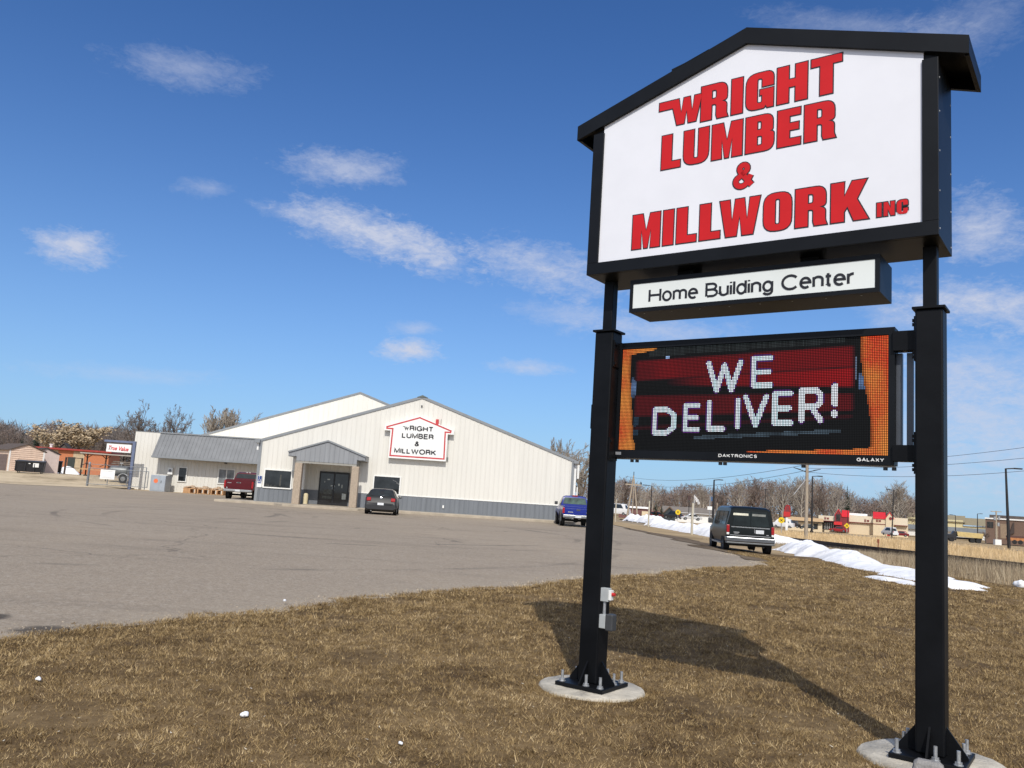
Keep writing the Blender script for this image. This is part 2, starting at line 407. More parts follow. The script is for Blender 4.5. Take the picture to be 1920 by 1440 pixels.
# sandy silt washed along the lawn edge, and darker turning marks
at_ = nn('ShaderNodeAttribute', attribute_name='edge')
sand = ramp_of(at_.outputs['Fac'], (.0, (.9, .9, .9)), (.04, (.62, .62, .62)), (.2, K_))
sand = mixc(1.0, sand, ramp_of(noise_of(P, .8, 6), (.32, K_), (.62, W_)), 'MULTIPLY')
base = mixc(sand, base, (.37, .31, .235))
def arc_mark(cx, cy, rad, wid, strength, col):
    vd = nn('ShaderNodeVectorMath', operation='DISTANCE'); L(P, vd.inputs[0]); vd.inputs[1].default_value = (cx, cy, 0)
    q = nn('ShaderNodeMath', operation='SUBTRACT'); L(vd.outputs['Value'], q.inputs[0]); q.inputs[1].default_value = rad
    a = nn('ShaderNodeMath', operation='ABSOLUTE'); L(q.outputs[0], a.inputs[0])
    l_ = ramp_of(a.outputs[0], (wid * .5, (strength,) * 3), (wid, K_))
    return mixc(1.0, l_, ramp_of(noise_of(P, .35, 5), (.46, K_), (.62, W_)), 'MULTIPLY'), col
for args in ((-6, 34, 9, .16, .55, (.07, .06, .052)), (-6, 34, 10.6, .14, .5, (.07, .06, .052)), (-12, 30, 16, .2, .4, (.075, .066, .056)), (4, 44, 15, .16, .4, (.08, .07, .06)),
             (-22, 36, 12, .2, .45, (.075, .066, .058)), (-22, 36, 13.7, .18, .4, (.075, .066, .058))):
    mk, c_ = arc_mark(*args); base = mixc(mk, base, c_)
# a damp pothole by the near edge and two dark repairs
for (hx, hy, hr) in ((-4.55, 8.75, .36), (-5.5, 9.3, .3)):
    vd = nn('ShaderNodeVectorMath', operation='DISTANCE'); L(P, vd.inputs[0]); vd.inputs[1].default_value = (hx, hy, 0)
    ad = nn('ShaderNodeMath', operation='MULTIPLY_ADD'); L(noise_of(P, 3.2, 6), ad.inputs[0]); ad.inputs[1].default_value = -1.1 * hr; L(vd.outputs['Value'], ad.inputs[2])
    base = mixc(ramp_of(ad.outputs[0], (hr * .05, (.8, .8, .8)), (hr * .4, K_)), base, (.045, .038, .032))
L(base, b.inputs['Base Color'])
bp = nn('ShaderNodeBump', Strength=.55, Distance=.012); L(noise_of(P, 55, 6, .75), bp.inputs['Height']); L(bp.outputs[0], b.inputs['Normal'])
lot = g.build('parking_lot', asph, smooth=60, fix=False); struct(lot)
a_ = lot.data.attributes.new('edge', 'FLOAT', 'POINT'); a_.data.foreach_set('value', [d / 10 for d in dist])

# lawn: soil sheet under the turf
def xl(y): return interp([(-14, 14), (18, 13.5), (24, 12.6), (32, 11.8), (40, 11.6)], y)
g = MB(); N = 26
lys = [-14 + .5 * i for i in range(int(52 / .5))]
for y in lys:
    a, c = xr(y) - .03, xl(y) + 3
    for i in range(N):
        x = lerp(a, c, (i / (N - 1)) ** 1.4); g.v.append((x, y, T(x, y) + .006 + .03 * sm(0, 1.2, x - a)))
g.f = [(j * N + i, j * N + i + 1, (j + 1) * N + i + 1, (j + 1) * N + i) for j in range(len(lys) - 1) for i in range(N - 1)]
lawn_m, *_ = ramp_mat('thatch and soil', [(.3, (.075, .048, .025)), (.48, (.15, .10, .048)), (.62, (.215, .148, .074)), (.8, (.28, .20, .105))], 1.1, bscale=40)
struct(g.build('lawn', lawn_m, smooth=60, fix=False))

# bare dirt verge between the asphalt and the snow
dirt_m, *_ = ramp_mat('muddy verge', [(.3, (.085, .062, .042)), (.5, (.15, .112, .075)), (.75, (.26, .205, .14))], .5, bscale=9)
g = MB(); vy = [29 + 1.2 * i for i in range(46)]
for y in vy:
    a = xr(y) - .5 - .5 * math.sin(y * .9); w = 3.2 + 1.1 * math.sin(y * .23) + .4 * math.sin(y * 1.1)
    w *= sm(28, 36, y) * .8 + .2
    for i in range(6):
        x = a + w * i / 5; g.v.append((x, y, T(x, y) + .018 - .07 * (i == 5)))
g.f = [(j * 6 + i, j * 6 + i + 1, (j + 1) * 6 + i + 1, (j + 1) * 6 + i) for j in range(len(vy) - 1) for i in range(5)]
struct(g.build('dirt_verge', dirt_m, smooth=60, fix=False))

# sandy yard ground in front of the sheds
sand_m, *_ = ramp_mat('sandy yard', [(.30, (.20, .155, .105)), (.42, (.44, .35, .23)), (.6, (.60, .49, .335)), (.8, (.55, .45, .31))], .16, bscale=5, detail=6)
g = MB(); sx = [-75 + 1.5 * i for i in range(31)]; sy = [60.5 + 1.2 * i for i in range(30)]
for y in sy:
    for x in sx:
        yy = y + (.8 * math.sin(x * .35) + .4 * math.sin(x * 1.3) if y < 62 else 0) + 5.0 * sm(-34, -28, x) * sm(75, 60, y); g.v.append((x, yy, T(x, yy) + .016))
n = len(sx)
g.f = [(j * n + i, j * n + i + 1, (j + 1) * n + i + 1, (j + 1) * n + i) for j in range(len(sy) - 1) for i in range(n - 1)]
struct(g.build('sand_yard', sand_m, smooth=60, fix=False))

# distant road on the right, with a tan shoulder
road_m = M('old road asphalt', (.17, .16, .15), .9, 0, .12, .4, spec=.2)
g = MB()
rp_ = [gp(1700, 1016), gp(1790, 1022), gp(1860, 1030), gp(1925, 1039)]
dirv = (rp_[3] - rp_[0]); dirv.z = 0; dirv.normalize(); nrm = Vector((-dirv.y, dirv.x, 0))
if nrm.x < 0: nrm = -nrm
p0 = rp_[2]
RD = []
for t in range(-90, 71, 4):
    q = p0 + dirv * t
    for s_ in (-5, 0, 8): RD.append(onT(q.x + nrm.x * s_, q.y + nrm.y * s_, .08))
g.v = RD; g.f = [(j * 3 + i, j * 3 + i + 1, (j + 1) * 3 + i + 1, (j + 1) * 3 + i) for j in range(len(RD) // 3 - 1) for i in range(2)]
struct(g.build('road', road_m, fix=False))

# kerbed concrete walk along the shop front
BX, BY, BZ, BA = -15.87, 53.96, .29, .0343
bm_ = Matrix.Translation((BX, BY, BZ)) @ Matrix.Rotation(BA, 4, 'Z')
walk_m = M('sidewalk concrete', (.40, .345, .27), .92, 0, .12, 1.6, .4, 40)
kerb_out = [(-2.2, -1.35), (1.5, -1.4), (2.3, -2.6), (6.9, -2.7), (7.5, -1.75), (20.3, -1.5), (20.6, -.1), (-2.2, 1.6)]
g = MB(); g.prism(kerb_out, 'z', -.32, -.004)
wk = g.build('sidewalk', walk_m, bevel=.03); wk.matrix_world = bm_; struct(wk)

# snow ploughed along the right-hand side
def hash2(i, j, k=0): return (math.sin(i * 127.1 + j * 311.7 + k * 74.7) * 43758.5453) % 1
def vn(x, y, k=0):
    i, j = math.floor(x), math.floor(y); a, c = x - i, y - j; a = a * a * (3 - 2 * a); c = c * c * (3 - 2 * c)
    return lerp(lerp(hash2(i, j, k), hash2(i + 1, j, k), a), lerp(hash2(i, j + 1, k), hash2(i + 1, j + 1, k), a), c)
def snow_ridge(name, base, w, label, seed, cat='snow', away=(1, 0), off=0):
    random.seed(seed)
    pts = []; hs = []
    for (px, py, h) in base: pts.append(gp(px, py)); hs.append(h)
    L_ = [0]
    for a, c in zip(pts, pts[1:]): L_.append(L_[-1] + (c - a).length)
    n = max(8, int(L_[-1] / .22)); K = 19; g = MB()
    ph = [random.uniform(0, 6.3) for _ in range(8)]
    for j in range(n + 1):
        s = L_[-1] * j / n
        x = interp(list(zip(L_, [p.x for p in pts])), s); y = interp(list(zip(L_, [p.y for p in pts])), s); h = interp(list(zip(L_, hs)), s)
        e = sm(0, .9, s) * sm(0, .9, L_[-1] - s)
        h *= (.62 + .62 * vn(s * .45, seed, 1) * (.6 + .4 * vn(s * 1.3, seed, 2))) * e
        for i in range(K):
            t = i / (K - 1); pk = .30 + .25 * vn(s * .5, 3, seed); tt_ = t / pk * .5 if t < pk else .5 + (t - pk) / (1 - pk) * .5
            prof = math.sin(math.pi * tt_) ** .8 if 0 < t < 1 else 0
            ww = w * (.72 + .5 * vn(s * .35, 5, seed) + .16 * vn(s * 1.9, 6, seed))
            q = t * ww
            lump = .58 + .36 * vn(s * 1.1, q * 1.3, seed) + .40 * vn(s * 2.7, q * 2.9, seed + 1) + .34 * vn(s * 5.6, q * 5.8, seed + 2)
            xx = x + off + away[0] * q + .5 * (vn(s * .8, 9, seed) - .5) + .22 * (vn(s * 2.9, 11, seed) - .5); yy = y + away[1] * q + .10 * (vn(s * 3, q * 3, seed + 4) - .5)
            g.v.append((xx, yy, T(xx, yy) - .05 + (h + (.07 if h < .3 and name == 'snow_patch' else 0)) * prof * lump))
    g.f = [(j * K + i, j * K + i + 1, (j + 1) * K + i + 1, (j + 1) * K + i) for j in range(n) for i in range(K - 1)]
    o = g.build(name, snow_m, smooth=75, fix=False)
    s_ = o.modifiers.new('sub', 'SUBSURF'); s_.levels = s_.render_levels = 1
    return tag(o, label, cat)
snow_ridge('snow_bank', [(1150, 977, 1.25), (1185, 982, 1.05), (1216, 988, .8), (1255, 995, .72), (1298, 1003, .55), (1330, 1009, .55), (1352, 1014, .6)], 4.2, 'long white snow bank behind the pale timber posts, left of the van', 3, off=1.3)
snow_ridge('snow_bank', [(1438, 1028, .52), (1470, 1033, .52), (1500, 1041, .46), (1530, 1048, .40), (1560, 1057, .35), (1600, 1067, .30), (1640, 1077, .25), (1680, 1087, .22), (1718, 1098, .17)], 2.3, 'dirty snow bank running from the van towards the right sign post', 7)
snow_ridge('snow_patch', [(1605, 1082, .12), (1640, 1090, .13), (1680, 1095, .12), (1700, 1100, .08)], .8, 'thin melting snow strip on the lawn, left of the right post', 11)
snow_ridge('snow_patch', [(1672, 1095, .08), (1720, 1103, .16), (1770, 1104, .22), (1812, 1109, .12)], 1.0, 'melting snow strip on the lawn passing behind the right post', 12)
snow_ridge('snow_patch', [(1896, 1116, .12), (1915, 1118, .3), (1940, 1122, .2)], .5, 'small snow heap at the right edge beside the tall weeds', 13)
def snow_lump(px, py, r, label, seed):
    random.seed(seed); p = gp(px, py); b = bmesh.new(); bmesh.ops.create_icosphere(b, subdivisions=3, radius=r)
    for v in b.verts:
        k = 1 + .35 * math.sin(v.co.x * 4 / r * .6 + seed) * math.sin(v.co.y * 3.1 / r * .7) + random.uniform(-.1, .1)
        v.co *= k; v.co.z *= .7
    me = bpy.data.meshes.new('snow_lump'); b.to_mesh(me); b.free(); me.materials.append(snow_m)
    for q in me.polygons: q.use_smooth = True
    o = bpy.data.objects.new('snow_lump', me); COL.objects.link(o); o.location = (p.x, p.y, p.z + r * .45 + .048); tag(o, label, 'snow')
snow_lump(457, 1357, .026, 'white snow lump on the lawn, nearest the picture middle at the bottom', 1)
snow_lump(70, 1288, .021, 'small white snow lump on the lawn near the left edge', 2)
snow_lump(750, 1410, .014, 'tiny snow lump low on the lawn, left of the left footing', 3)
snow_lump(533, 1134, .022, 'small white lump on the sandy asphalt edge', 4)
snow_lump(1912, 1103, .16, 'rounded snow lump among weeds at the right edge', 5)

# railway line beyond the lawn
RXA, RXB = 20.6, 21.4
def rail_x(y): return lerp(21.9, 20.6, sm(30, 60, y)) + .6
rock_m = M('ballast', (.33, .26, .17), .95, 0, .3, 9, .8, 25)
tie_m = M('creosoted ties', (.03, .024, .02), .9, 0, .3, 8)
rail_m = M('rusty rail steel', (.055, .035, .026), .6, .4, .2, 6)
t_ = thing('railway_track', 'dark railway track on a low ballast bed beside the dry grass field', 'railway', onT(rail_x(50), 50))
o_ = t_.location
g = MB(); K = [(-2.0, -.1), (-1.4, .18), (1.4, .18), (2.0, -.1)]
ry = list(range(8, 150, 3))
for y in ry:
    for dx, dz in K: g.v.append((rail_x(y) + dx - o_.x, y - o_.y, T(rail_x(y), y) + dz - o_.z))
g.f = [(j * 4 + i, j * 4 + i + 1, (j + 1) * 4 + i + 1, (j + 1) * 4 + i) for j in range(len(ry) - 1) for i in range(3)]
g.build('ballast_bed', rock_m, t_, fix=False)
g = MB(); y = 9.0
while y < 140:
    g.cbox((rail_x(y) - o_.x, y - o_.y, T(rail_x(y), y) + .18 - o_.z), (2.5, .24, .18)); y += .62
tag(g.build('cross_ties', tie_m, t_), kind='stuff')
for s_ in (-.72, .72):
    g = MB()
    for dz0, dz1, w in ((.27, .285, .07), (.285, .38, .014), (.38, .43, .038)):
        for a, c in zip(ry, ry[1:]):
            v = []
            for yy in (a, c):
                for dx, dz in ((-w, dz0), (w, dz0), (w, dz1), (-w, dz1)):
                    v.append((rail_x(yy) + s_ + dx - o_.x, yy - o_.y, T(rail_x(yy), yy) + dz - o_.z))
            g.add(v, [(0, 1, 5, 4), (1, 2, 6, 5), (2, 3, 7, 6), (3, 0, 4, 7)])
    g.build('rail', rail_m, t_, fix=False)

# ------------------------------------------------------------------ lettering
def font_mesh(text, x0, x1, z0, z1, mat, name, parent, y=0, bold=0, shear=0, depth=.004, label=None, rot=0):
    """built-in font, fitted to a box on an upright face (x to the right, z up), standing proud towards -y"""
    cu = bpy.data.curves.new(name, 'FONT'); cu.body = text; cu.size = 1; cu.offset = bold; cu.shear = shear; cu.extrude = 0.0; cu.resolution_u = 4
    ob = bpy.data.objects.new('tmp', cu); COL.objects.link(ob)
    dg = bpy.context.evaluated_depsgraph_get(); me = bpy.data.meshes.new_from_object(ob.evaluated_get(dg))
    bpy.data.objects.remove(ob); bpy.data.curves.remove(cu)
    n = len(me.vertices); a = np.empty(n * 3); me.vertices.foreach_get('co', a); a = a.reshape(-1, 3)
    mn, mx = a.min(0), a.max(0)
    out = np.empty_like(a)
    out[:, 0] = x0 + (a[:, 0] - mn[0]) / (mx[0] - mn[0]) * (x1 - x0)
    out[:, 2] = z0 + (a[:, 1] - mn[1]) / (mx[1] - mn[1]) * (z1 - z0)
    if rot: out[:, 2] += (out[:, 0] - x0) * rot
    out[:, 1] = y - depth
    me.vertices.foreach_set('co', out.reshape(-1)); me.materials.clear(); me.materials.append(mat); me.name = name
    b = bmesh.new(); b.from_mesh(me)
    bmesh.ops.remove_doubles(b, verts=b.verts, dist=1e-5)
    r = bmesh.ops.extrude_face_region(b, geom=b.faces[:]); 
    for v in [q for q in r['geom'] if isinstance(q, bmesh.types.BMVert)]: v.co.y = y + .0005
    bmesh.ops.recalc_face_normals(b, faces=b.faces); b.to_mesh(me); b.free()
    o = bpy.data.objects.new(name, me); COL.objects.link(o); o.parent = parent
    if label: o['label'] = label
    return o


# a plain grotesque drawn as strokes of even weight: (width, list of strokes), cap height 1
def arc(cx_, cy_, rx, ry, a0, a1, n=10): return [(cx_ + rx * math.cos(R(lerp(a0, a1, i / n))), cy_ + ry * math.sin(R(lerp(a0, a1, i / n)))) for i in range(n + 1)]
SF = {
 'H': (.62, [[(0, 0), (0, 1)], [(.62, 0), (.62, 1)], [(0, .52), (.62, .52)]]),
 'I': (.0, [[(0, 0), (0, 1)]]), 'L': (.45, [[(0, 1), (0, 0), (.45, 0)]]), 'T': (.62, [[(0, 1), (.62, 1)], [(.31, 1), (.31, 0)]]),
 'E': (.52, [[(.52, 1), (0, 1), (0, 0), (.54, 0)], [(0, .52), (.49, .52)]]), 'M': (.70, [[(0, 0), (0, 1), (.35, .06), (.70, 1), (.70, 0)]]), 'N': (.62, [[(0, 0), (0, 1), (.62, 0), (.62, 1)]]),
 'W': (1.0, [[(0, 1), (.26, 0), (.5, .95), (.74, 0), (1.0, 1)]]), 'K': (.60, [[(0, 0), (0, 1)], [(.58, 1), (0, .36)], [(.2, .58), (.62, 0)]]), 'X': (.6, [[(0, 0), (.6, 1)], [(0, 1), (.6, 0)]]), 'Y': (.62, [[(0, 1), (.31, .45), (.62, 1)], [(.31, .45), (.31, 0)]]), 'A': (.66, [[(0, 0), (.33, 1), (.66, 0)], [(.12, .34), (.54, .34)]]),
 'R': (.58, [[(0, 0), (0, 1), (.34, 1)] + arc(.34, .75, .22, .25, 90, -90) + [(0, .5)], [(.34, .5)] + arc(.38, .36, .17, .14, 70, 0, 4) + [(.56, .12), (.60, 0)]]),
 'B': (.56, [[(0, 0), (0, 1), (.28, 1)] + arc(.30, .765, .21, .235, 90, -90) + [(.06, .53)], [(.28, .53)] + arc(.32, .265, .24, .265, 90, -90) + [(.05, 0)]]),
 'U': (.60, [[(0, 1), (0, .32)] + arc(.30, .30, .30, .32, 180, 360) + [(.60, 1)]]), 'O': (.78, [arc(.39, .5, .39, .52, 0, 360, 26)]),
 'G': (.74, [arc(.38, .5, .38, .52, 38, 318, 20) + [(.73, .16), (.73, .46), (.42, .46)]]), 'C': (.70, [arc(.38, .5, .38, .52, 42, 318, 20)]), 'D': (.64, [[(0, 0), (0, 1), (.28, 1)] + arc(.28, .5, .36, .5, 90, -90, 14) + [(0, 0)]]),
 'S': (.56, [arc(.28, .75, .24, .26, 25, 235, 10) + [(.28, .52)] + arc(.28, .26, .26, .27, 70, -155, 12)]),
 '&': (.70, [[(.70, 0), (.22, .66)] + arc(.33, .83, .17, .18, 205, -50, 12) + [(.24, .53)], [(.26, .545), (.10, .42)] + arc(.25, .235, .25, .245, 140, 330, 12) + [(.66, .50)]]),
 'o': (.44, [arc(.22, .36, .22, .37, 0, 360, 20)]), 'e': (.44, [[(.02, .38), (.44, .38)] + arc(.22, .36, .22, .37, 5, 310, 18)]),
 'm': (.68, [[(0, 0), (0, .73)], arc(.17, .52, .17, .20, 170, 0, 8) + [(.34, 0)], arc(.51, .52, .17, .20, 170, 0, 8) + [(.68, 0)]]), 'n': (.40, [[(0, 0), (0, .73)], arc(.20, .50, .20, .22, 165, 0, 8) + [(.40, 0)]]),
 'u': (.40, [[(0, .73), (0, .22)] + arc(.20, .22, .20, .22, 180, 345, 8), [(.40, .73), (.40, 0)]]), 'i': (.0, [[(0, 0), (0, .73)], [(0, .90), (0, 1.0)]]), 'l': (.0, [[(0, 0), (0, 1)]]),
 'd': (.42, [arc(.21, .36, .21, .37, 20, 340, 18), [(.42, 0), (.42, 1)]]), 'g': (.42, [arc(.21, .37, .21, .36, 20, 340, 18), [(.42, .73), (.42, 0)] + arc(.21, -.03, .21, .23, 0, -160, 10)]),
 't': (.22, [[(.09, .92), (.09, .12)] + arc(.2, .12, .11, .12, 180, 275, 6), [(-.02, .70), (.22, .70)]]), 'r': (.22, [[(0, 0), (0, .73)], arc(.22, .45, .22, .26, 172, 85, 6)]),
}
def stroke_text(text, x0, x1, z0, cap, wt, mat, name, parent, y, gap=.20, depth=.003, slope=0, space=.34):
    """grotesque lettering as thin raised strokes; x0..x1 is the inked width, cap the capital height, wt the stroke weight (in cap heights)"""
    x = 0; items = []
    for ch in text:
        if ch == ' ': x += space; continue
        w, st = SF[ch]; items.append((x, st)); x += w + gap
    tot_ = x - gap + wt; kx = (x1 - x0) / tot_; g = MB(); kk = 0
    for gx_, st in items:
        for pts in st:
            q = [Vector((x0 + (gx_ + p[0] + wt / 2) * kx, z0 + (wt / 2 + p[1] * (1 - wt)) * cap)) for p in pts]
            hw = wt * cap / 2; n = len(q); closed = (q[0] - q[-1]).length < 1e-6; L_, R_ = [], []
            for i in range(n):
                a = q[i - 1] if i else (q[-2] if closed else None); c = q[i + 1] if i < n - 1 else (q[1] if closed else None)
                d1 = (q[i] - a).normalized() if a is not None else None; d2 = (c - q[i]).normalized() if c is not None else None
                d1 = d1 or d2; d2 = d2 or d1; n1, n2 = Vector((-d1.y, d1.x)), Vector((-d2.y, d2.x)); b_ = n1 + n2
                b_ = b_.normalized() if b_.length > 1e-6 else n1; l_ = hw / max(.5, b_.dot(n1)); e = Vector((0, 0))
                if not closed and i == 0 and n == 2: e = -d2 * hw * .0
                L_.append(q[i] + b_ * l_); R_.append(q[i] - b_ * l_)
            dz = depth + kk * 6e-5; kk += 1
            f = lambda p, yy_: (p.x, yy_, p.y + slope * (p.x - x0))
            for i in range(n - 1):
                o_ = [L_[i], L_[i + 1], R_[i + 1], R_[i]]; g.add([f(p, y - dz) for p in o_] + [f(p, y + .0003) for p in o_], [(0, 1, 2, 3), (0, 4, 5, 1), (2, 6, 7, 3)] + ([(3, 7, 4, 0)] if i == 0 else []) + ([(1, 5, 6, 2)] if i == n - 2 else []))
    return g.build(name, mat, parent)

def rounded(pts, seg=5):
    out = []; n = len(pts)
    for i, p in enumerate(pts):
        r = p[2] if len(p) > 2 else 0
        c = Vector(p[:2])
        if r <= 0: out.append(c); continue
        a = (Vector(pts[i - 1][:2]) - c); d = (Vector(pts[(i + 1) % n][:2]) - c)
        r = min(r, a.length * .499, d.length * .499)
        p0, p1 = c + a.normalized() * r, c + d.normalized() * r
        for k in range(seg + 1):
            t = k / seg; out.append(p0 * (1 - t) ** 2 + c * 2 * t * (1 - t) * 1.0 + p1 * t * t)
    return out
GLY = {
 'I': (.31, [[(0, 0), (0, 1), (.31, 1), (.31, 0)]]),
 'L': (.58, [[(0, 0), (0, 1), (.31, 1), (.31, .2), (.58, .2), (.58, 0)]]),
 'H': (.78, [[(0, 0), (0, 1), (.3, 1), (.3, .62), (.48, .62), (.48, 1), (.78, 1), (.78, 0), (.48, 0), (.48, .41), (.3, .41), (.3, 0)]]),
 'T': (.76, [[(.225, 0), (.225, .79), (0, .79), (0, 1), (.76, 1), (.76, .79), (.535, .79), (.535, 0)]]),
 'E': (.6, [[(0, 0), (0, 1), (.59, 1), (.59, .81), (.31, .81), (.31, .61), (.55, .61), (.55, .42), (.31, .42), (.31, .19), (.6, .19), (.6, 0)]]),
 'M': (.86, [[(0, 0), (0, 1), (.31, 1), (.43, .48), (.55, 1), (.86, 1), (.86, 0), (.58, 0), (.58, .55), (.48, 0), (.38, 0), (.28, .55), (.28, 0)]]),
 'W': (1.1, [[(0, 1), (.27, 1), (.345, .4), (.43, 1), (.67, 1), (.755, .4), (.83, 1), (1.1, 1), (.92, 0), (.63, 0), (.55, .53), (.47, 0), (.18, 0)]]),
 'w': (1.72, [[(0, 1), (.79, 1), (.90, .42), (1.0, 1), (1.24, 1), (1.34, .42), (1.43, 1), (1.72, 1), (1.50, 0), (1.2, 0), (1.12, .5), (1.03, 0), (.74, 0), (.56, .69), (0, .69)]]),
 'K': (.88, [[(0, 0), (0, 1), (.31, 1), (.31, .62), (.50, 1), (.84, 1), (.61, .53), (.88, 0), (.54, 0), (.39, .37), (.31, .24), (.31, 0)]]),
 'N': (.72, [[(0, 0), (0, 1), (.25, 1), (.46, .5), (.46, 1), (.72, 1), (.72, 0), (.48, 0), (.26, .5), (.26, 0)]]),
 'O': (.72, [[(0, 0, .3), (0, 1, .3), (.72, 1, .3), (.72, 0, .3)], [(.295, .16, .07), (.425, .16, .07), (.425, .84, .07), (.295, .84, .07)]]),
 'C': (.72, [[(.72, .62), (.72, 1, .3), (0, 1, .3), (0, 0, .3), (.72, 0, .3), (.72, .40), (.425, .40), (.425, .16, .06), (.295, .16, .06), (.295, .84, .06), (.425, .84, .06), (.425, .62)]]),
 'G': (.74, [[(.74, .60), (.74, 1, .3), (0, 1, .3), (0, 0, .3), (.5, 0, .12), (.53, .08), (.58, 0), (.74, 0), (.74, .52), (.38, .52), (.38, .37), (.44, .37), (.44, .16, .06), (.3, .16, .06), (.3, .84, .06), (.44, .84, .06), (.44, .60)]]),
 'U': (.74, [[(0, 1), (.3, 1), (.3, .16, .06), (.44, .16, .06), (.44, 1), (.74, 1), (.74, 0, .3), (0, 0, .3)]]),
 'R': (.78, [[(0, 0), (0, 1), (.75, 1, .28), (.75, .5, .12), (.60, .47), (.74, .41, .1), (.74, .12, .04), (.78, 0), (.48, 0), (.45, .1), (.45, .42, .07), (.31, .42), (.31, 0)], [(.31, .58), (.45, .58, .07), (.45, .83, .07), (.31, .83)]]),
 'B': (.76, [[(0, 0), (0, 1), (.73, 1, .24), (.73, .55, .1), (.65, .52), (.76, .48, .1), (.76, 0, .26), ], [(.31, .17), (.45, .17, .06), (.45, .43, .06), (.31, .43)], [(.31, .6), (.43, .6, .06), (.43, .84, .06), (.31, .84)]]),
}
def block_line(text, x0, x1, z0, z1, y, parent, name, gap=.10, small=None, border=.009):
    """condensed heavy capitals: red face over a black border, both real thin sheets; small = (height of a lower-case first w)"""
    H = z1 - z0; items = []; x = 0
    for ch in text:
        w, loops = GLY[ch]; k = small / H if ch == 'w' else 1
        if ch == 'W' and x: x -= .11
        items.append((x, k, loops)); x += w * k + (gap if ch != 'w' else -.02)
    x -= gap; sx = (x1 - x0) / x
    for layer, (mt, off, yy) in enumerate(((vinyl_black, border, y), (sign_red, 0, y - .0012))):
        cu = bpy.data.curves.new(name, 'CURVE'); cu.dimensions = '2D'; cu.fill_mode = 'BOTH'; cu.extrude = .0004
        for gx_, k, loops in items:
            base = .06 if k != 1 else 0
            for li, lp in enumerate(loops):
                pts = rounded(lp)
                # keep loops oriented: outer clockwise, holes counter, grow the black one by hand
                q = [(x0 + (gx_ + p.x * k) * sx, z0 + (base + p.y * k) * H) for p in pts]
                area = sum(a[0] * c[1] - c[0] * a[1] for a, c in zip(q, q[1:] + q[:1])) / 2
                if off:
                    sgn = (1 if area < 0 else -1) * (-1 if li else 1)
                    r_ = []
                    nq = len(q)
                    for i in range(nq):
                        a, c, d = Vector(q[i - 1]), Vector(q[i]), Vector(q[(i + 1) % nq])
                        e1, e2 = (c - a), (d - c)
                        if e1.length < 1e-7 or e2.length < 1e-7: r_.append(tuple(c)); continue
                        e1.normalize(); e2.normalize()
                        n1, n2 = Vector((-e1.y, e1.x)) * sgn, Vector((-e2.y, e2.x)) * sgn
                        bis = n1 + n2
                        if bis.length < 1e-6: r_.append(tuple(c)); continue
                        bis.normalize(); l_ = off / max(.45, bis.dot(n1)); r_.append(tuple(c + bis * l_))
                    q = r_
                sp = cu.splines.new('POLY'); sp.points.add(len(q) - 1)
                for i, p in enumerate(q): sp.points[i].co = (p[0], p[1], 0, 1)
                sp.use_cyclic_u = True
        ob = bpy.data.objects.new('tmp', cu); COL.objects.link(ob)
        me = bpy.data.meshes.new_from_object(ob.evaluated_get(bpy.context.evaluated_depsgraph_get()))
        bpy.data.objects.remove(ob); bpy.data.curves.remove(cu)
        me.transform(Matrix(((1, 0, 0, 0), (0, 0, -1, yy), (0, 1, 0, 0), (0, 0, 0, 1))))
        me.materials.clear(); me.materials.append(mt)
        nm = 'lettering' if layer else 'lettering_border'
        o = bpy.data.objects.new(nm, me); COL.objects.link(o); o.parent = parent

# ------------------------------------------------------------------ the pylon sign
SA = .6274
SX, SY = 2.928, 5.659
UMID, WMID = 1.434, .2975
Us, Ws = Vector((-math.cos(SA), math.sin(SA), 0)), Vector((math.sin(SA), math.cos(SA), 0))
S0 = Vector((SX, SY, 0)) + Us * UMID + Ws * WMID
sign = thing('pylon_sign', 'tall black two-post sign with white house-shaped panel, red letters and lit message board', 'sign', S0, -SA)
X = lambda u: UMID - u          # u metres left of the cabinet's right end -> local x
Y = lambda w: w - WMID          # w metres behind the cabinet's face -> local y
UL, WB = 2.868, .595
ZB, ZE, ZA = 3.663, 5.02, 5.50  # cabinet bottom, eaves, peak of the box itself
# house-shaped cabinet: side and bottom skins, face frame
pent = [(X(UL), ZB), (X(0), ZB), (X(0), ZE), (X(UMID), ZA), (X(UL), ZE)]
g = MB(); g.prism(pent, 'y', Y(.03), Y(WB))
cab = g.build('sign_cabinet', black_alu, sign, bevel=.004)
# frame round the face (four flat bars, the roof trim covers the top)
FW = .108
g = MB()
g.box(X(UL), X(UL - FW), Y(0), Y(.029), ZB + .108, ZE - .02); g.box(X(FW), X(0), Y(0), Y(.029), ZB + .108, ZE - .02)
g.box(X(UL), X(0), Y(-.0005), Y(.0285), ZB, ZB + .1075)
g.build('face_frame', black_alu, cab, bevel=.003)
g = MB(); fp = [(X(UL - .1), ZB + .1), (X(.1), ZB + .1), (X(.1), ZE + .06), (X(UMID), ZA + .06), (X(UL - .1), ZE + .06)]
g.prism(fp, 'y', Y(.018), Y(.0285))
face = g.build('sign_face', sign_white, cab)
# red lettering
yl = Y(.0178)
block_line('wRIGHT', X(2.216), X(.673), 4.905, 5.217, yl - .002, cab, 'l1', small=.235)
block_line('LUMBER', X(2.177), X(.715), 4.538, 4.846, yl - .002, cab, 'l2')
block_line('MILLWORK', X(2.427), X(.472), 3.853, 4.162, yl - .002, cab, 'l3')
block_line('INC', X(.413), X(.203), 3.853, 3.959, yl - .002, cab, 'l4', gap=.15, border=.007)
stroke_text('&', X(1.525), X(1.341), 4.238, .236, .245, vinyl_black, 'lettering_border', cab, yl - .001, depth=.0012)
stroke_text('&', X(1.517), X(1.348), 4.246, .220, .195, sign_red, 'lettering', cab, yl - .0024, depth=.0012)
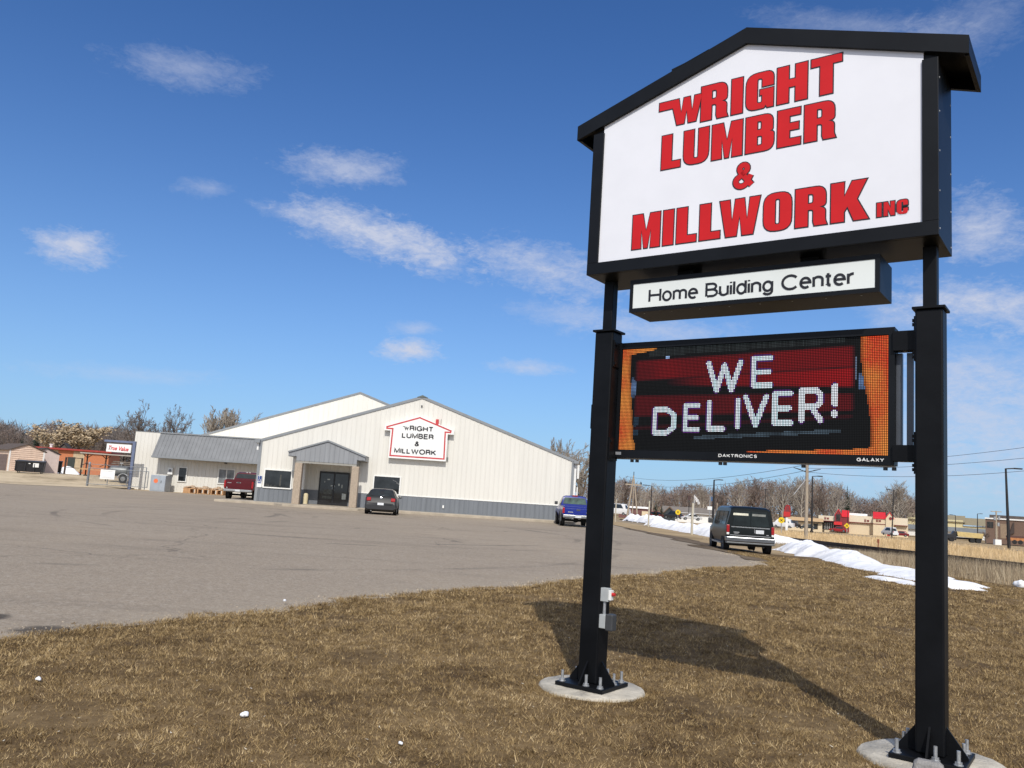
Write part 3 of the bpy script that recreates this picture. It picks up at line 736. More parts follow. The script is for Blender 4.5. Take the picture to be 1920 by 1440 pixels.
# gabled roof trim: front fascia, soffit returns, back
RT, OV0, OV1 = .135, .20, .17
g = MB(); yf, yb = Y(-.012), Y(WB + .05)
def roof_z(u): return lerp(5.634, 5.108, abs(u - UMID) / (UMID + .17))
for u_end in (-OV0, UL + OV1):
    a, c = X(UMID), X(u_end); za, zc = roof_z(UMID), roof_z(u_end)
    # slab along the slope
    for (y0, y1, t) in ((yf, yb, .035),):
        q = [(a, za), (c, zc), (c, zc - t), (a, za - t)]; g.prism(q, 'y', y0, y1)
    for (y0, y1) in ((yf - .003, yf + .03), (yb - .03, yb + .003)):
        q = [(a, za + .003), (c, zc + .003), (c, zc - RT), (a, za - RT)]; g.prism(q, 'y', y0, y1)
    e = .03 if c > 0 else -.03
    g.box(min(c, c + e * .1), max(c, c - e) if e < 0 else max(c, c + e * .1), yf + .031, yb - .031, zc - RT, zc - .036) if False else None
    s_ = 1 if c > 0 else -1
    g.box(min(c - s_ * .03, c - s_ * .0005), max(c - s_ * .03, c - s_ * .0005), yf + .0305, yb - .0305, zc - RT + .001, zc - .037)
g.build('roof_trim', black_alu, sign)
# lap joint in the left fascia
g = MB(); u = 2.10; za, zc = roof_z(u), roof_z(u - .34)
g.prism([(X(u), za + .002), (X(u), za + .022), (X(u - .12), roof_z(u - .12) + .010), (X(u - .34), zc + .006)], 'y', yf - .004, yb); g.build('roof_lap', black_alu, sign)
# rivets along the cabinet's right side
g = MB()
for z in (3.72, 4.0, 4.3, 4.6, 4.86):
    for w in (.05, .55): g.lathe([(.0, .004), (.006, .003), (.008, 0)], 8, Matrix.Translation((X(0), Y(w), z)) @ Matrix.Rotation(R(90), 4, 'Y'))
g.build('rivets', galv, cab)
# narrow sign box
g = MB(); g.box(X(2.468), X(.406), Y(.105), Y(.503), 3.308, 3.598)
low = g.build('lower_sign_box', black_alu, sign, bevel=.004)
g = MB()
g.box(X(2.468), X(.406), Y(.092), Y(.1045), 3.308, 3.343); g.box(X(2.468), X(.406), Y(.092), Y(.1045), 3.560, 3.598)
g.box(X(2.468), X(2.436), Y(.0925), Y(.1045), 3.3435, 3.5595); g.box(X(.44), X(.406), Y(.0925), Y(.1045), 3.3435, 3.5595)
g.build('box_frame', black_alu, low)
g = MB(); g.box(X(2.436), X(.44), Y(.097), Y(.1045), 3.343, 3.56); g.build('box_face', sign_white_b, low)
stroke_text('Home Building Center', X(2.289), X(.58), 3.382, .124, .158, vinyl_black, 'lettering', low, Y(.0968), gap=.165, depth=.0015)
g = MB()
for u in (2.0, .95): g.box(X(u + .07), X(u - .07), Y(.2), Y(.4), 3.598, ZB)
g.build('hanger', black_steel, low)
g = MB()
for u in np.linspace(2.35, .55, 8): g.lathe([(0, -.004), (.006, -.003), (.007, 0)], 8, Matrix.Translation((X(u), Y(.16), 3.308)))
g.build('screws', galv, low)
# posts
PS, PW = .184, .2054
post_u = (.007, 2.6797)
cx = [X(u + PS / 2) for u in post_u]; cy = Y(PW + PS / 2)
for i, x in enumerate(cx):
    g = MB(); h = PS / 2
    g.box(x - h, x + h, cy - h, cy + h, .10, 3.18)
    post = g.build('post', black_steel, sign, bevel=.012)
    g = MB(); g.box(x - h - .018, x + h + .018, cy - h - .018, cy + h + .018, 3.1805, 3.20); g.build('post_cap', black_steel, post, bevel=.003)
    g = MB(); g.box(x - .047, x + .047, cy - .047, cy + .047, 3.2005, ZB - .001); g.build('upper_post', black_steel, post, bevel=.006)
    hp = .232
    g = MB(); g.box(x - hp, x + hp, cy - hp, cy + hp, .068, .0995); g.build('base_plate', black_steel, post, bevel=.004)
    g = MB()
    for s_ in (-1, 1):
        tri = [(x + s_ * h, .0998), (x + s_ * (h + .13), .0998), (x + s_ * (h + .13), .112), (x + s_ * h, .285)]
        g.prism(tri, 'y', cy - .007, cy + .007)
        tri = [(cy + s_ * h, .0998), (cy + s_ * (h + .13), .0998), (cy + s_ * (h + .13), .112), (cy + s_ * h, .285)]
        g.prism(tri, 'x', x - .007, x + .007)
    g.build('gusset', black_steel, post)
    for (bx, by) in ((-1, -1), (0, -1), (1, -1), (-1, 1), (0, 1), (1, 1), (-1, 0), (1, 0)):
        off = .045 if by == 0 or bx == 0 else 0
        px_, py_ = x + bx * (hp - .045) + (.05 if bx == 0 else 0), cy + by * (hp - .045) + (.05 if by == 0 else 0)
        g = MB(); g.cyl((px_, py_, .03), .0125, .16, 10)
        for z in (.1, .046): g.cyl((px_, py_, z), .024, .02, 6)
        g.cyl((px_, py_, .0997), .03, .004, 14)
        g.build('anchor_bolt', galv, post)
# arms from the message board to the posts with their bolted plates
for (z0, z1) in ((2.08, 2.20), (2.90, 3.05)):
    g = MB(); g.box(cx[0] + .0 if False else X(.36), cx[0] - PS / 2 - .012, Y(.30), Y(.40), z0, z1); arm = g.build('mounting_arm', black_steel, sign, bevel=.003)
    g = MB(); g.box(cx[0] - PS / 2 - .012, cx[0] - PS / 2 - .0005, Y(.235), Y(.37) - .0, z0 - .09, z1 + .09)
    for z in (z0 - .06, z1 + .06, z0 - .03, z1 + .03): g.cbox((cx[0] - PS / 2 - .018, Y(.255), z), (.014, .022, .022))
    g.build('arm_plate', black_steel, arm)
for (z0, z1) in ((2.02, 2.22), (2.86, 3.10)):
    xx = cx[1] + PS / 2
    g = MB(); g.box(xx + .0005, xx + .012, Y(.225), Y(.37), z0, z1)
    for z in (z0 + .03, z1 - .03): g.cbox((xx + .016, Y(.245), z), (.014, .022, .022))
    g.build('arm_plate', black_steel, sign)
g = MB(); g.box(cx[1] - PS / 2 - .03, cx[1] - PS / 2 - .0005, Y(.25), Y(.35), 2.30, 2.52); g.build('latch_plate', black_steel, sign, bevel=.003)
# vertical carriers behind the board
g = MB()
for u in (.33, .255): g.box(X(u + .022), X(u - .022), Y(.385), Y(.425), 2.205, 2.895)
g.build('carrier_rails', M('dull steel carrier', (.09, .10, .12), .4, .3, .1, 4), sign)
# the message board
LU0, LU1, LZ0, LZ1, LW = .349, 2.672, 2.05, 3.088, .337
g = MB(); g.box(X(LU1), X(LU0), Y(LW + .02), Y(LW + .115), LZ0, LZ1)
led = g.build('message_board', black_alu, sign, bevel=.004)
AU0, AU1, AZ0, AZ1 = .395, 2.676 - .035, 2.122, 3.03
g = MB()
g.box(X(LU1), X(LU0), Y(LW - .012), Y(LW + .0195), LZ0, AZ0 - .002); g.box(X(LU1), X(LU0), Y(LW - .012), Y(LW + .0195), AZ1 + .002, LZ1)
g.box(X(LU1), X(AU1 + .002), Y(LW - .0115), Y(LW + .0195), AZ0 - .0018, AZ1 + .0018); g.box(X(AU0 - .002), X(LU0), Y(LW - .0115), Y(LW + .0195), AZ0 - .0018, AZ1 + .0018)
g.build('board_frame', black_alu, led)
g = MB(); g.box(X(LU1), X(LU0), Y(LW + .03), Y(LW + .05), LZ0 - .012, LZ0 - .0005); g.build('bottom_strip', M('pale aluminium strip', (.45, .42, .38), .4, .3, .05, 4), led)
g = MB()
for u in (2.52, 2.47, 1.70, 1.66, 1.02, .42, .36): g.cyl((X(u), Y(LW + .04), LZ0 - .035), .016, .0225, 10)
g.build('cable_glands', dark_box_m, led)
stroke_text('DAKTRONICS', X(1.70), X(1.372), 2.078, .026, .2, white_paint, 'lettering', led, Y(LW - .0122), gap=.30, depth=.0012)
stroke_text('GALAXY', X(.613), X(.418), 2.074, .026, .22, white_paint, 'lettering', led, Y(LW - .0122), gap=.30, depth=.0012)
g = MB(); g.box(X(2.66), X(2.605), Y(LW - .0150), Y(LW - .0123), 2.075, 2.10); g.build('label_sticker', galv, led)
# LED matrix: one small square per lamp on a black louvred panel
g = MB(); g.box(X(AU1), X(AU0), Y(LW + .004), Y(LW + .0195), AZ0, AZ1); g.build('matrix_panel', M('black led mask', (.003, .003, .0035), .8, 0, .2, 3, spec=.1), led)
NX, NZ = 180, 71
px_w, px_h = (AU1 - AU0) / NX, (AZ1 - AZ0) / NZ
random.seed(21)
def seg_d(p, a, c):
    ab = (c[0] - a[0], c[1] - a[1]); l2 = ab[0] ** 2 + ab[1] ** 2
    t = max(0, min(1, ((p[0] - a[0]) * ab[0] + (p[1] - a[1]) * ab[1]) / l2)) if l2 else 0
    return math.hypot(p[0] - a[0] - t * ab[0], p[1] - a[1] - t * ab[1])
STROKES = {'W': [((0, 1), (.27, 0)), ((.27, 0), (.5, .9)), ((.5, .9), (.73, 0)), ((.73, 0), (1, 1))], 'E': [((0, 0), (0, 1)), ((0, 1), (1, 1)), ((0, .5), (.9, .5)), ((0, 0), (1, 0))],
           'D': [((0, 0), (0, 1)), ((0, 1), (.65, 1)), ((.65, 1), (1, .75)), ((1, .75), (1, .25)), ((1, .25), (.65, 0)), ((.65, 0), (0, 0))], 'L': [((0, 1), (0, 0)), ((0, 0), (1, 0))], 'I': [((.5, 0), (.5, 1))],
           'V': [((0, 1), (.5, 0)), ((.5, 0), (1, 1))], 'R': [((0, 0), (0, 1)), ((0, 1), (.75, 1)), ((.75, 1), (1, .82)), ((1, .82), (1, .62)), ((1, .62), (.75, .46)), ((.75, .46), (0, .46)), ((.5, .46), (1, 0))],
           '!': [((.5, 1), (.5, .36)), ((.5, .06), (.5, 0))]}
#            left u, right u, bottom z, top z
WORDS = [('W', 1.815, 1.535, 2.64, 2.872), ('E', 1.425, 1.285, 2.672, 2.895),
         ('D', 2.300, 2.115, 2.278, 2.478), ('E', 2.01, 1.90, 2.305, 2.51), ('L', 1.80, 1.675, 2.315, 2.535), ('I', 1.60, 1.50, 2.335, 2.55), ('V', 1.485, 1.315, 2.35, 2.575),
         ('E', 1.245, 1.12, 2.365, 2.60), ('R', 1.03, .885, 2.385, 2.622), ('!', .82, .74, 2.43, 2.655)]
SEG = []
for ch, u0, u1, z0, z1 in WORDS:
    for a, c in STROKES[ch]:
        SEG.append(((lerp(u0, u1, a[0]), lerp(z0, z1, a[1])), (lerp(u0, u1, c[0]), lerp(z0, z1, c[1]))))
def hsh(i, j): return (math.sin(i * 12.9898 + j * 78.233) * 43758.5453) % 1
def vnoise(x, y):
    i, j = math.floor(x), math.floor(y); a, c = x - i, y - j; a = a * a * (3 - 2 * a); c = c * c * (3 - 2 * c)
    return lerp(lerp(hsh(i, j), hsh(i + 1, j), a), lerp(hsh(i, j + 1), hsh(i + 1, j + 1), a), c)
def led_col(u, z, i, j):
    p = (u, z)
    dd = min(seg_d(p, a, c) for a, c in SEG)
    if dd < .022: return (.56 + .2 * hsh(i, 3), .76, .82)
    if dd < .028: return (.08, .02, .14)
    # orange fire margins either side of the tailgate
    le = 2.555 - .05 * sm(2.9, 2.2, z) - .03 * sm(2.25, 2.15, z) - (.25 * sm(2.97, 3.02, z))
    re = .595 - .08 * sm(2.95, 2.25, z) + .95 * sm(2.205, 2.13, z) ** 3
    if u > le or u < re:
        f = vnoise(z * 7 + 3, u * 6) * .4 + vnoise(z * 3.1 + (0 if u > 1 else 7), u * 2.2) * .5 + .10 * hsh(i, j)
        ed = min(1, max(0, (u - le) / .03) + max(0, (re - u) / .03))
        c0, c1 = (.60, .045, .018), (.70, .25, .05)
        t = sm(.22, .72, f); k_ = .35 + .65 * ed; return tuple(lerp(a, c, t) * k_ for a, c in zip(c0, c1))
    s_ = (2.467 - u) / 1.79          # across the tailgate: soft-edged dark red panels
    gl = .75 + .5 * vnoise(u * 5, z * 5)
    def band(b0, t0, e=.014): return sm(b0 - e, b0 + e, z) * (1 - sm(t0 - e, t0 + e, z))
    ins = sm(-.03, .0, s_) * (1 - sm(1.0, 1.03, s_))
    k_ = ins * max(band(lerp(2.742, 2.80, s_), lerp(2.918, 2.958, s_)) * (.13 + .04 * s_), band(lerp(2.70, 2.645, s_), lerp(2.742, 2.79, s_)) * (.10 + .18 * s_) * sm(.1, .4, s_),
                   band(lerp(2.42, 2.46, s_), lerp(2.605, 2.592, s_)) * .105, band(lerp(2.30, 2.40, s_), lerp(2.33, 2.43, s_)) * .04)
    if k_ > .012: return (k_ * gl, .005, .008)
    # chrome glints: side lamps and the bumper line
    if (abs(u - 2.52) < .026 and 2.58 < z < 2.78) or (abs(u - .585) < .022 and 2.62 < z < 2.75):
        q = (1 - abs(z - 2.68) / .12) * .5; return (.25 * q, .42 * q, .8 * q)
    if abs(u - .632) < .010 and 2.70 < z < 2.88: return (.12, .16, .24)
    if abs(u - 2.48) < .02 and 2.25 < z < 2.55: return (.015, .035, .06)
    if abs(u - 2.20) < .022 and abs(z - 2.935) < .02: return (.3, .45, .75)
    if 2.19 < z - .05 * s_ * 2 < 2.222 and .3 < s_ < .97: q = .3 + .7 * vnoise(u * 14, z * 30); return (.06 * q, .09 * q, .12 * q)
    if z > lerp(2.95, 2.99, s_) and .05 < s_ < .98: q = .4 + .6 * hsh(i, 4); return (.024 * q, .03 * q, .032 * q)
    return (.004, .005, .006)
g = MB(); cols = []
yq = Y(LW + .0032)
for j in range(NZ):
    for i in range(NX):
        u = AU1 - (i + .5) * px_w; z = AZ0 + (j + .5) * px_h
        hx, hz = px_w * .335, px_h * .335
        g.quad((X(u) - hx, yq, z - hz), (X(u) + hx, yq, z - hz), (X(u) + hx, yq, z + hz), (X(u) - hx, yq, z + hz)); cols.append(led_col(u, z, i, j))
lm = bpy.data.materials.new('led lamps'); lm.use_nodes = True; nt_ = lm.node_tree; b_ = nt_.nodes['Principled BSDF']
b_.inputs['Base Color'].default_value = (.004, .004, .004, 1); b_.inputs['Roughness'].default_value = .7; b_.inputs['Specular IOR Level'].default_value = .15
an = nt_.nodes.new('ShaderNodeAttribute'); an.attribute_name = 'lamp'
nt_.links.new(an.outputs['Color'], b_.inputs['Emission Color']); b_.inputs['Emission Strength'].default_value = 1.4
lo = g.build('led_matrix', lm, led, fix=False)
ca = lo.data.attributes.new('lamp', 'FLOAT_COLOR', 'FACE')
ca.data.foreach_set('color', [v for c in cols for v in (*c, 1.0)])
# electrical boxes on the right face of the left post
xx = cx[1] + PS / 2
g = MB(); g.box(xx + .001, xx + .075, cy - .09, cy - .03, .80, .915); bx_ = g.build('switch_box', grey_box_m, sign, bevel=.004)
g = MB(); g.box(xx + .0755, xx + .10, cy - .085, cy - .035, .815, .90); g.build('switch_plate', white_paint, bx_, bevel=.003)
g = MB(); g.lathe([(0, .03), (.014, .028), (.016, 0)], 10, Matrix.Translation((xx + .10, cy - .06, .865)) @ Matrix.Rotation(R(90), 4, 'Y')); g.build('switch_toggle', rust_red, bx_)
g = MB(); g.cyl((xx + .03, cy - .06, .69), .014, .11, 10); g.build('conduit', galv, sign, smooth=40)
g = MB(); g.box(xx + .001, xx + .062, cy - .095, cy - .025, .575, .69); bx_ = g.build('outlet_box', grey_box_m, sign, bevel=.004)
g = MB(); g.box(xx + .0625, xx + .135, cy - .10, cy - .02, .56, .70); g.build('outlet_cover', dark_box_m, bx_, bevel=.01)
# round concrete footings, the right one chipped
for i, x in enumerate(cx):
    w = sign_pt = S0 + Matrix.Rotation(-SA, 3, 'Z') @ Vector((x, cy, 0))
    g = MB(); n = 40; random.seed(30 + i); r0 = .455 if i else .47
    prof = [(r0 * .99, -.08), (r0 * 1.01, .02), (r0, .050), (r0 - .015, .061), (0.001, .066)]
    for (r, z) in prof:
        for k in range(n):
            a = 2 * math.pi * k / n
            jr = 1 + .012 * math.sin(5 * a + i) + .010 * math.sin(13 * a) + (.03 * random.uniform(-1, 1) if z < .06 and r > .1 else 0)
            g.v.append((r * jr * math.cos(a), r * jr * math.sin(a), z + (random.uniform(-.004, .004) if r > .1 else 0)))
    g.f = [(q * n + k, q * n + (k + 1) % n, (q + 1) * n + (k + 1) % n, (q + 1) * n + k) for q in range(len(prof) - 1) for k in range(n)]
    o = g.build('concrete_footing', concrete, smooth=50); o.location = (w.x, w.y, 0)
    tag(o, ['pale round concrete footing under the right sign post', 'pale round concrete footing under the left sign post, clear of the frame'][i] if not i else 'pale round concrete footing under the left sign post', 'footing')
# grey stone block in front of the right footing, only its rounded top in the frame
q = at(1741, 1436, 5.05)
g = MB(); g.box(-.085, .085, -.05, .05, 0, .16); o = g.build('concrete_block', M('grey stone block', (.25, .24, .23), .9, 0, .15, 14, .6, 60), bevel=.03)
o.location = (q.x, q.y, T(q.x, q.y) + .0); o.rotation_euler = (0, 0, -SA + .08); o.scale = (1, 1, (q.z + .03) / .16); tag(o, 'grey stone block with rounded corners leaning by the right footing', 'block')

# ------------------------------------------------------------------ the shop
def bt(u, w, z=0):
    return bm_ @ Vector((u, w, z))
shop = thing('store_building', 'cream metal-sided store with slate wainscot, gabled entrance porch and big front gable', 'building', (BX, BY, BZ), BA)
BW, EZ, AZ, DEP = 20.2, 3.86, 7.33, 24.0
def gz(u): return EZ + (AZ - EZ) * (1 - abs(u - BW / 2) / (BW / 2))
RC0, RC1, RCD = 2.98, 6.28, 1.12          # recess behind the porch
g = MB(); g.prism([(0, -.1), (RC0, -.1), (RC0, 2.66), (RC1, 2.66), (RC1, -.1), (BW, -.1), (BW, EZ), (BW / 2, AZ), (0, EZ)], 'y', 0, RCD)
g.prism([(0.0, -.1), (BW, -.1), (BW, EZ), (BW / 2, AZ), (0, EZ)], 'y', RCD + .0005, DEP)
u = RC0 + .15
while u < RC1: g.prism([(u - .035, RCD + .001), (u - .018, RCD - .018), (u + .018, RCD - .018), (u + .035, RCD + .001)], 'z', .9, 2.65); u += .305
u = .18
while u < BW - .1:          # ribs of the sheet siding
    h = gz(u) - .02
    g.prism([(u - .035, .001), (u - .018, -.018), (u + .018, -.018), (u + .035, .001)], 'z', 2.70 if RC0 - .05 < u < RC1 + .05 else .9, h)
    u += .305
wall = g.build('wall', siding, shop)
WTOP = .92
g = MB(); g.box(.02, RC0, -.013, -.002, -.04, WTOP); g.box(RC1, BW - .02, -.013, -.002, -.04, WTOP); g.box(RC0 + .01, RC1 - .01, RCD - .03, RCD - .002, -.02, WTOP)
g.box(RC0 + .002, RC0 + .012, 0, RCD - .031, -.02, WTOP); g.box(RC1 - .012, RC1 - .002, 0, RCD - .031, -.02, WTOP)
u = .18
while u < BW - .1:
    if RC0 - .05 < u < RC1 + .05: u += .305; continue
    g.prism([(u - .035, -.012), (u - .018, -.034), (u + .018, -.034), (u + .035, -.012)], 'z', -.03, WTOP - .03); u += .305
g.build('wainscot', grey_siding, shop)
g = MB(); g.box(.02, RC0, -.045, -.001, WTOP, WTOP + .05); g.box(RC1, BW - .02, -.045, -.001, WTOP, WTOP + .05); g.build('wainscot_cap', trim_white, shop)
g = MB(); g.box(0.02, BW - .02, -.04, -.003, -.10, -.041); g.build('base_trim', M('dark base flashing', (.06, .06, .06), .6, 0, .1, 4), shop)
g = MB()
for u in (0, BW): g.box(u - .09, u + .09, -.05, .10, -.04, EZ - .02)
g.build('corner_trim', trim_grey, shop)
g = MB()
for sgn, u0, u1 in ((-1, BW / 2, -.32), (1, BW / 2, BW + .32)):
    z0, z1 = gz(u0) + .11, EZ - (AZ - EZ) * (.32 / (BW / 2)) + .11
    g.prism([(u0, z0), (u1, z1), (u1, z1 - .09), (u0, z0 - .09)], 'y', -.04, DEP + .3)
roof = g.build('roof', grey_roof, shop)
g = MB()
for u0, u1 in ((BW / 2, -.33), (BW / 2, BW + .33)):
    z0, z1 = gz(u0) + .118, EZ - (AZ - EZ) * (.33 / (BW / 2)) + .118
    g.prism([(u0, z0), (u1, z1), (u1, z1 - .17), (u0, z0 - .17)], 'y', -.065, -.0405)
g.build('rake_trim', trim_grey, roof)
g = MB(); g.prism([(BW / 2 - .35, gz(BW / 2) + .02), (BW / 2, gz(BW / 2) + .17), (BW / 2 + .35, gz(BW / 2) + .02)], 'y', -.10, DEP + .3); g.build('ridge_cap', M('dark ridge cap', (.10, .12, .11), .5, 0, .1, 4), roof)
g = MB(); g.box(BW + .02, BW + .34, -.30, DEP, EZ - .16, EZ + .02); g.box(-.34, -.02, -.30, DEP, EZ - .16, EZ + .02); g.build('gutter', trim_grey, shop)
g = MB(); g.box(BW + .10, BW + .24, .05, .17, -.05, EZ - .16); g.box(BW + .36, BW + .50, .6, .8, EZ - 1.1, EZ - .2); g.box(BW + .38, BW + .46, .6, .8, .3, 2.2); g.box(-.24, -.12, -.04, .08, 3.25, EZ - .16); g.build('downspout', white_paint, shop)
g = MB(); g.box(BW / 2 - .05, BW / 2 + .05, -.08, -.02, AZ - .62, AZ - .5); g.build('gable_lamp', M('small dark lamp', (.08, .08, .08), .5), shop)
g = MB(); g.box(11.92, 12.02, -.10, -.036, .30, .48); g.build('wall_outlet', white_paint, shop)
def window(parent, u0, u1, z0, z1, y, mat=glass_dark, fw=.075, mull=0, label=None):
    g = MB(); d0, d1 = y - .075, y - .002
    g.box(u0, u1, d0, d1, z0, z0 + fw); g.box(u0, u1, d0, d1, z1 - fw, z1)
    g.box(u0, u0 + fw, d0 + .002, d1, z0 + fw, z1 - fw); g.box(u1 - fw, u1, d0 + .002, d1, z0 + fw, z1 - fw)
    if mull: c = (u0 + u1) / 2; g.box(c - .03, c + .03, d0 + .004, d1, z0 + fw, z1 - fw)
    f = g.build('window', trim_white, parent, label, bevel=.006)
    g = MB(); g.box(u0 + fw, u1 - fw, y - .035, y - .004, z0 + fw, z1 - fw); g.build('pane', mat, f)
    return f
w1 = window(shop, .39, 2.20, .86, 2.08, -.02, label='shop window left of the porch')
w2 = window(shop, 7.36, 9.14, .92, 2.13, -.02, label='shop window right of the porch')
random.seed(5)
g = MB()   # goods on the sill inside, pale shapes just behind the glass line
for k in range(9):
    x = .5 + k * .09 + random.uniform(-.02, .02); g.box(x, x + .05, -.058, -.0555, .94, .94 + random.uniform(.04, .2))
g.box(1.42, 1.52, -.058, -.0555, 1.02, 1.75)
g.build('goods', M('dim goods behind glass', (.05, .05, .045), .5, 0, .3, 8), w1)
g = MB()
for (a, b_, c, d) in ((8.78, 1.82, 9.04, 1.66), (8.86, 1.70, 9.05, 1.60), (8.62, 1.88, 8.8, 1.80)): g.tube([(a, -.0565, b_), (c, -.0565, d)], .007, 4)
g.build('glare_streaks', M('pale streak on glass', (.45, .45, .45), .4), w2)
# porch
g = MB(); g.prism([(2.66, 2.69), (6.42, 2.69), (6.42, 2.955), (6.93, 2.955), (6.93, 3.22), (4.54, 4.0), (2.15, 3.22), (2.15, 2.955), (2.66, 2.955)], 'y', -1.50, -1.40)
u = 2.28
while u < 6.9:
    h = 3.22 + (1 - abs(u - 4.54) / 2.39) * .78 - .05
    g.prism([(u - .03, -1.499), (u - .016, -1.522), (u + .016, -1.522), (u + .03, -1.499)], 'z', 2.70 if 2.7 < u < 6.4 else 2.96, h); u += .30
pg = g.build('porch_gable', M('porch gable sheeting', (.26, .27, .285), .45, 0, .06, 1.2, stretch=(3, 3, .3)), shop)
g = MB()
for u1 in (2.12, 6.96):
    z0, z1 = 4.09, 3.25
    g.prism([(4.54, z0), (u1, z1), (u1, z1 - .07), (4.54, z0 - .07)], 'y', -1.56, -.03)
pr = g.build('porch_roof', grey_roof, shop)
g = MB()
for u1 in (2.12, 6.96):
    z0, z1 = 4.095, 3.255
    g.prism([(4.54, z0), (u1, z1), (u1, z1 - .10), (4.54, z0 - .10)], 'y', -1.585, -1.5605)
g.build('porch_fascia', trim_grey, pr)
for a, c in ((2.12, 2.655), (6.425, 6.96)):
    g = MB(); g.box(a + .03, c - .03, -1.395, -.03, 2.93, 2.95)
    e0, e1 = (a, a + .025) if a < 4 else (c - .025, c)
    g.box(e0, e1, -1.395, -.03, 2.93, 3.235); g.build('porch_eaves', trim_grey, pr)
g = MB(); g.box(2.7, 6.4, -1.39, -.03, 2.60, 2.66); g.box(2.66, 6.42, -1.48, -1.40, 2.56, 2.689); g.box(2.66, 2.78, -1.39, -.03, 2.60, 2.92); g.box(6.3, 6.42, -1.39, -.03, 2.60, 2.92); g.build('porch_soffit', soffit_m, shop)
for u in (2.87, 6.40):
    g = MB(); g.box(u - .23, u + .23, -1.72, -1.26, -.02, 2.555); g.build('porch_column', col_stone, shop, bevel=.04)
# glazed double door
DY = RCD
DM = M('bronze door frame', (.02, .02, .022), .4, .3, .1, 4)
g = MB(); D0, D1, DZ = 3.73, 5.68, 2.17; DC = (D0 + D1) / 2
for a, c in ((D0, D0 + .08), (D1 - .08, D1), (DC - .05, DC + .05)): g.box(a, c, DY - .10, DY - .031, .0, DZ)
g.box(D0 + .08, DC - .05, DY - .10, DY - .031, DZ - .12, DZ); g.box(DC + .05, D1 - .08, DY - .10, DY - .031, DZ - .12, DZ)
g.box(D0 + .08, DC - .05, DY - .10, DY - .031, 0, .16); g.box(DC + .05, D1 - .08, DY - .10, DY - .031, 0, .16)
door = g.build('entrance_door', DM, shop)
g = MB(); g.box(D0 + .08, DC - .05, DY - .07, DY - .034, .16, DZ - .12); g.box(DC + .05, D1 - .08, DY - .07, DY - .034, .16, DZ - .12); g.build('pane', glass_dark, door)
g = MB()
for x in (DC - .07, DC + .07): g.tube([(x, DY - .10, .95), (x, DY - .15, .97), (x, DY - .15, 1.30), (x, DY - .10, 1.32)], .014, 6)
g.build('handle', chrome, door)
notice = M('paper notice', (.50, .53, .50), .6, 0, .1, 9)
g = MB()
for (a, b_, z0, z1) in ((5.28, 5.54, .42, .80), (4.98, 5.08, 1.28, 1.42), (5.2, 5.27, 1.15, 1.36), (4.05, 4.12, 1.46, 1.52), (4.25, 4.42, 1.62, 1.70), (4.5, 4.6, 1.22, 1.30)): g.box(a, b_, DY - .0745, DY - .0712, z0, z1)
g.build('notice', notice, door)
g = MB(); g.box(4.0, 4.62, DY - .0745, DY - .0712, .42, .58); g.box(4.05, 4.6, DY - .0745, DY - .0712, .72, 1.0); g.build('poster', M('dim poster', (.07, .075, .065), .5, 0, .4, 8), door)

# annex with the mansard awning
AW = 15.0
ann = thing('annex_building', 'low cream annex with deep grey metal awning, left of the big gable', 'building', tuple(bt(0, AW)), BA)
g = MB(); g.box(-14.05, -.0, 0, 9.5, -.35, 4.62)
u = -13.9
while u < -.1:
    g.prism([(u - .035, .001), (u - .018, -.020), (u + .018, -.020), (u + .035, .001)], 'z', -.3, 4.6); u += .305
g.build('wall', siding, ann)
g = MB(); prof = [(-.03, 4.60), (-1.40, 2.70), (-1.40, 2.60), (-.03, 4.48)]
g.prism([(p[0], p[1]) for p in prof], 'x', -12.02, -.35)
sl_ = math.hypot(1.37, 1.9); ang = math.atan2(1.9, 1.37)
u = -11.9
while u < -.4:
    for (du, h) in ((0, .03),):
        a0, a1 = Vector((-.03, 4.60)), Vector((-1.40, 2.70)); nn_ = Vector((-1.9, 1.37)).normalized() * h
        g.prism([tuple(a0 - nn_ * .02), tuple(a0 + nn_), tuple(a1 + nn_), tuple(a1 - nn_ * .02)], 'x', u - .025, u + .025)
    u += .30
aw = g.build('awning', grey_roof, ann)
g = MB(); g.box(-12.04, -.34, -1.45, -1.405, 2.57, 2.72); g.box(-12.06, -.2, -.12, .1, 4.60, 4.70); g.build('awning_trim', trim_grey, aw)
g = MB(); g.box(-12.0, -.36, -1.395, -.03, 2.56, 2.595); g.build('awning_soffit', soffit_m, aw)
g = MB(); g.box(-14.08, -12.06, -.03, .1, 4.622, 4.66); g.build('parapet_cap', trim_grey, ann)
window(ann, -10.27, -9.53, .76, 1.98, -.02, label='narrow annex window')
window(ann, -7.05, -5.68, .80, 2.06, -.02, glass_grey, mull=1, label='curtained two-part annex window')
g = MB(); g.box(-6.62, -6.42, -.12, -.03, 2.45, 2.57); g.build('wall_lamp', M('small dark lamp', (.08, .08, .08), .5), ann)
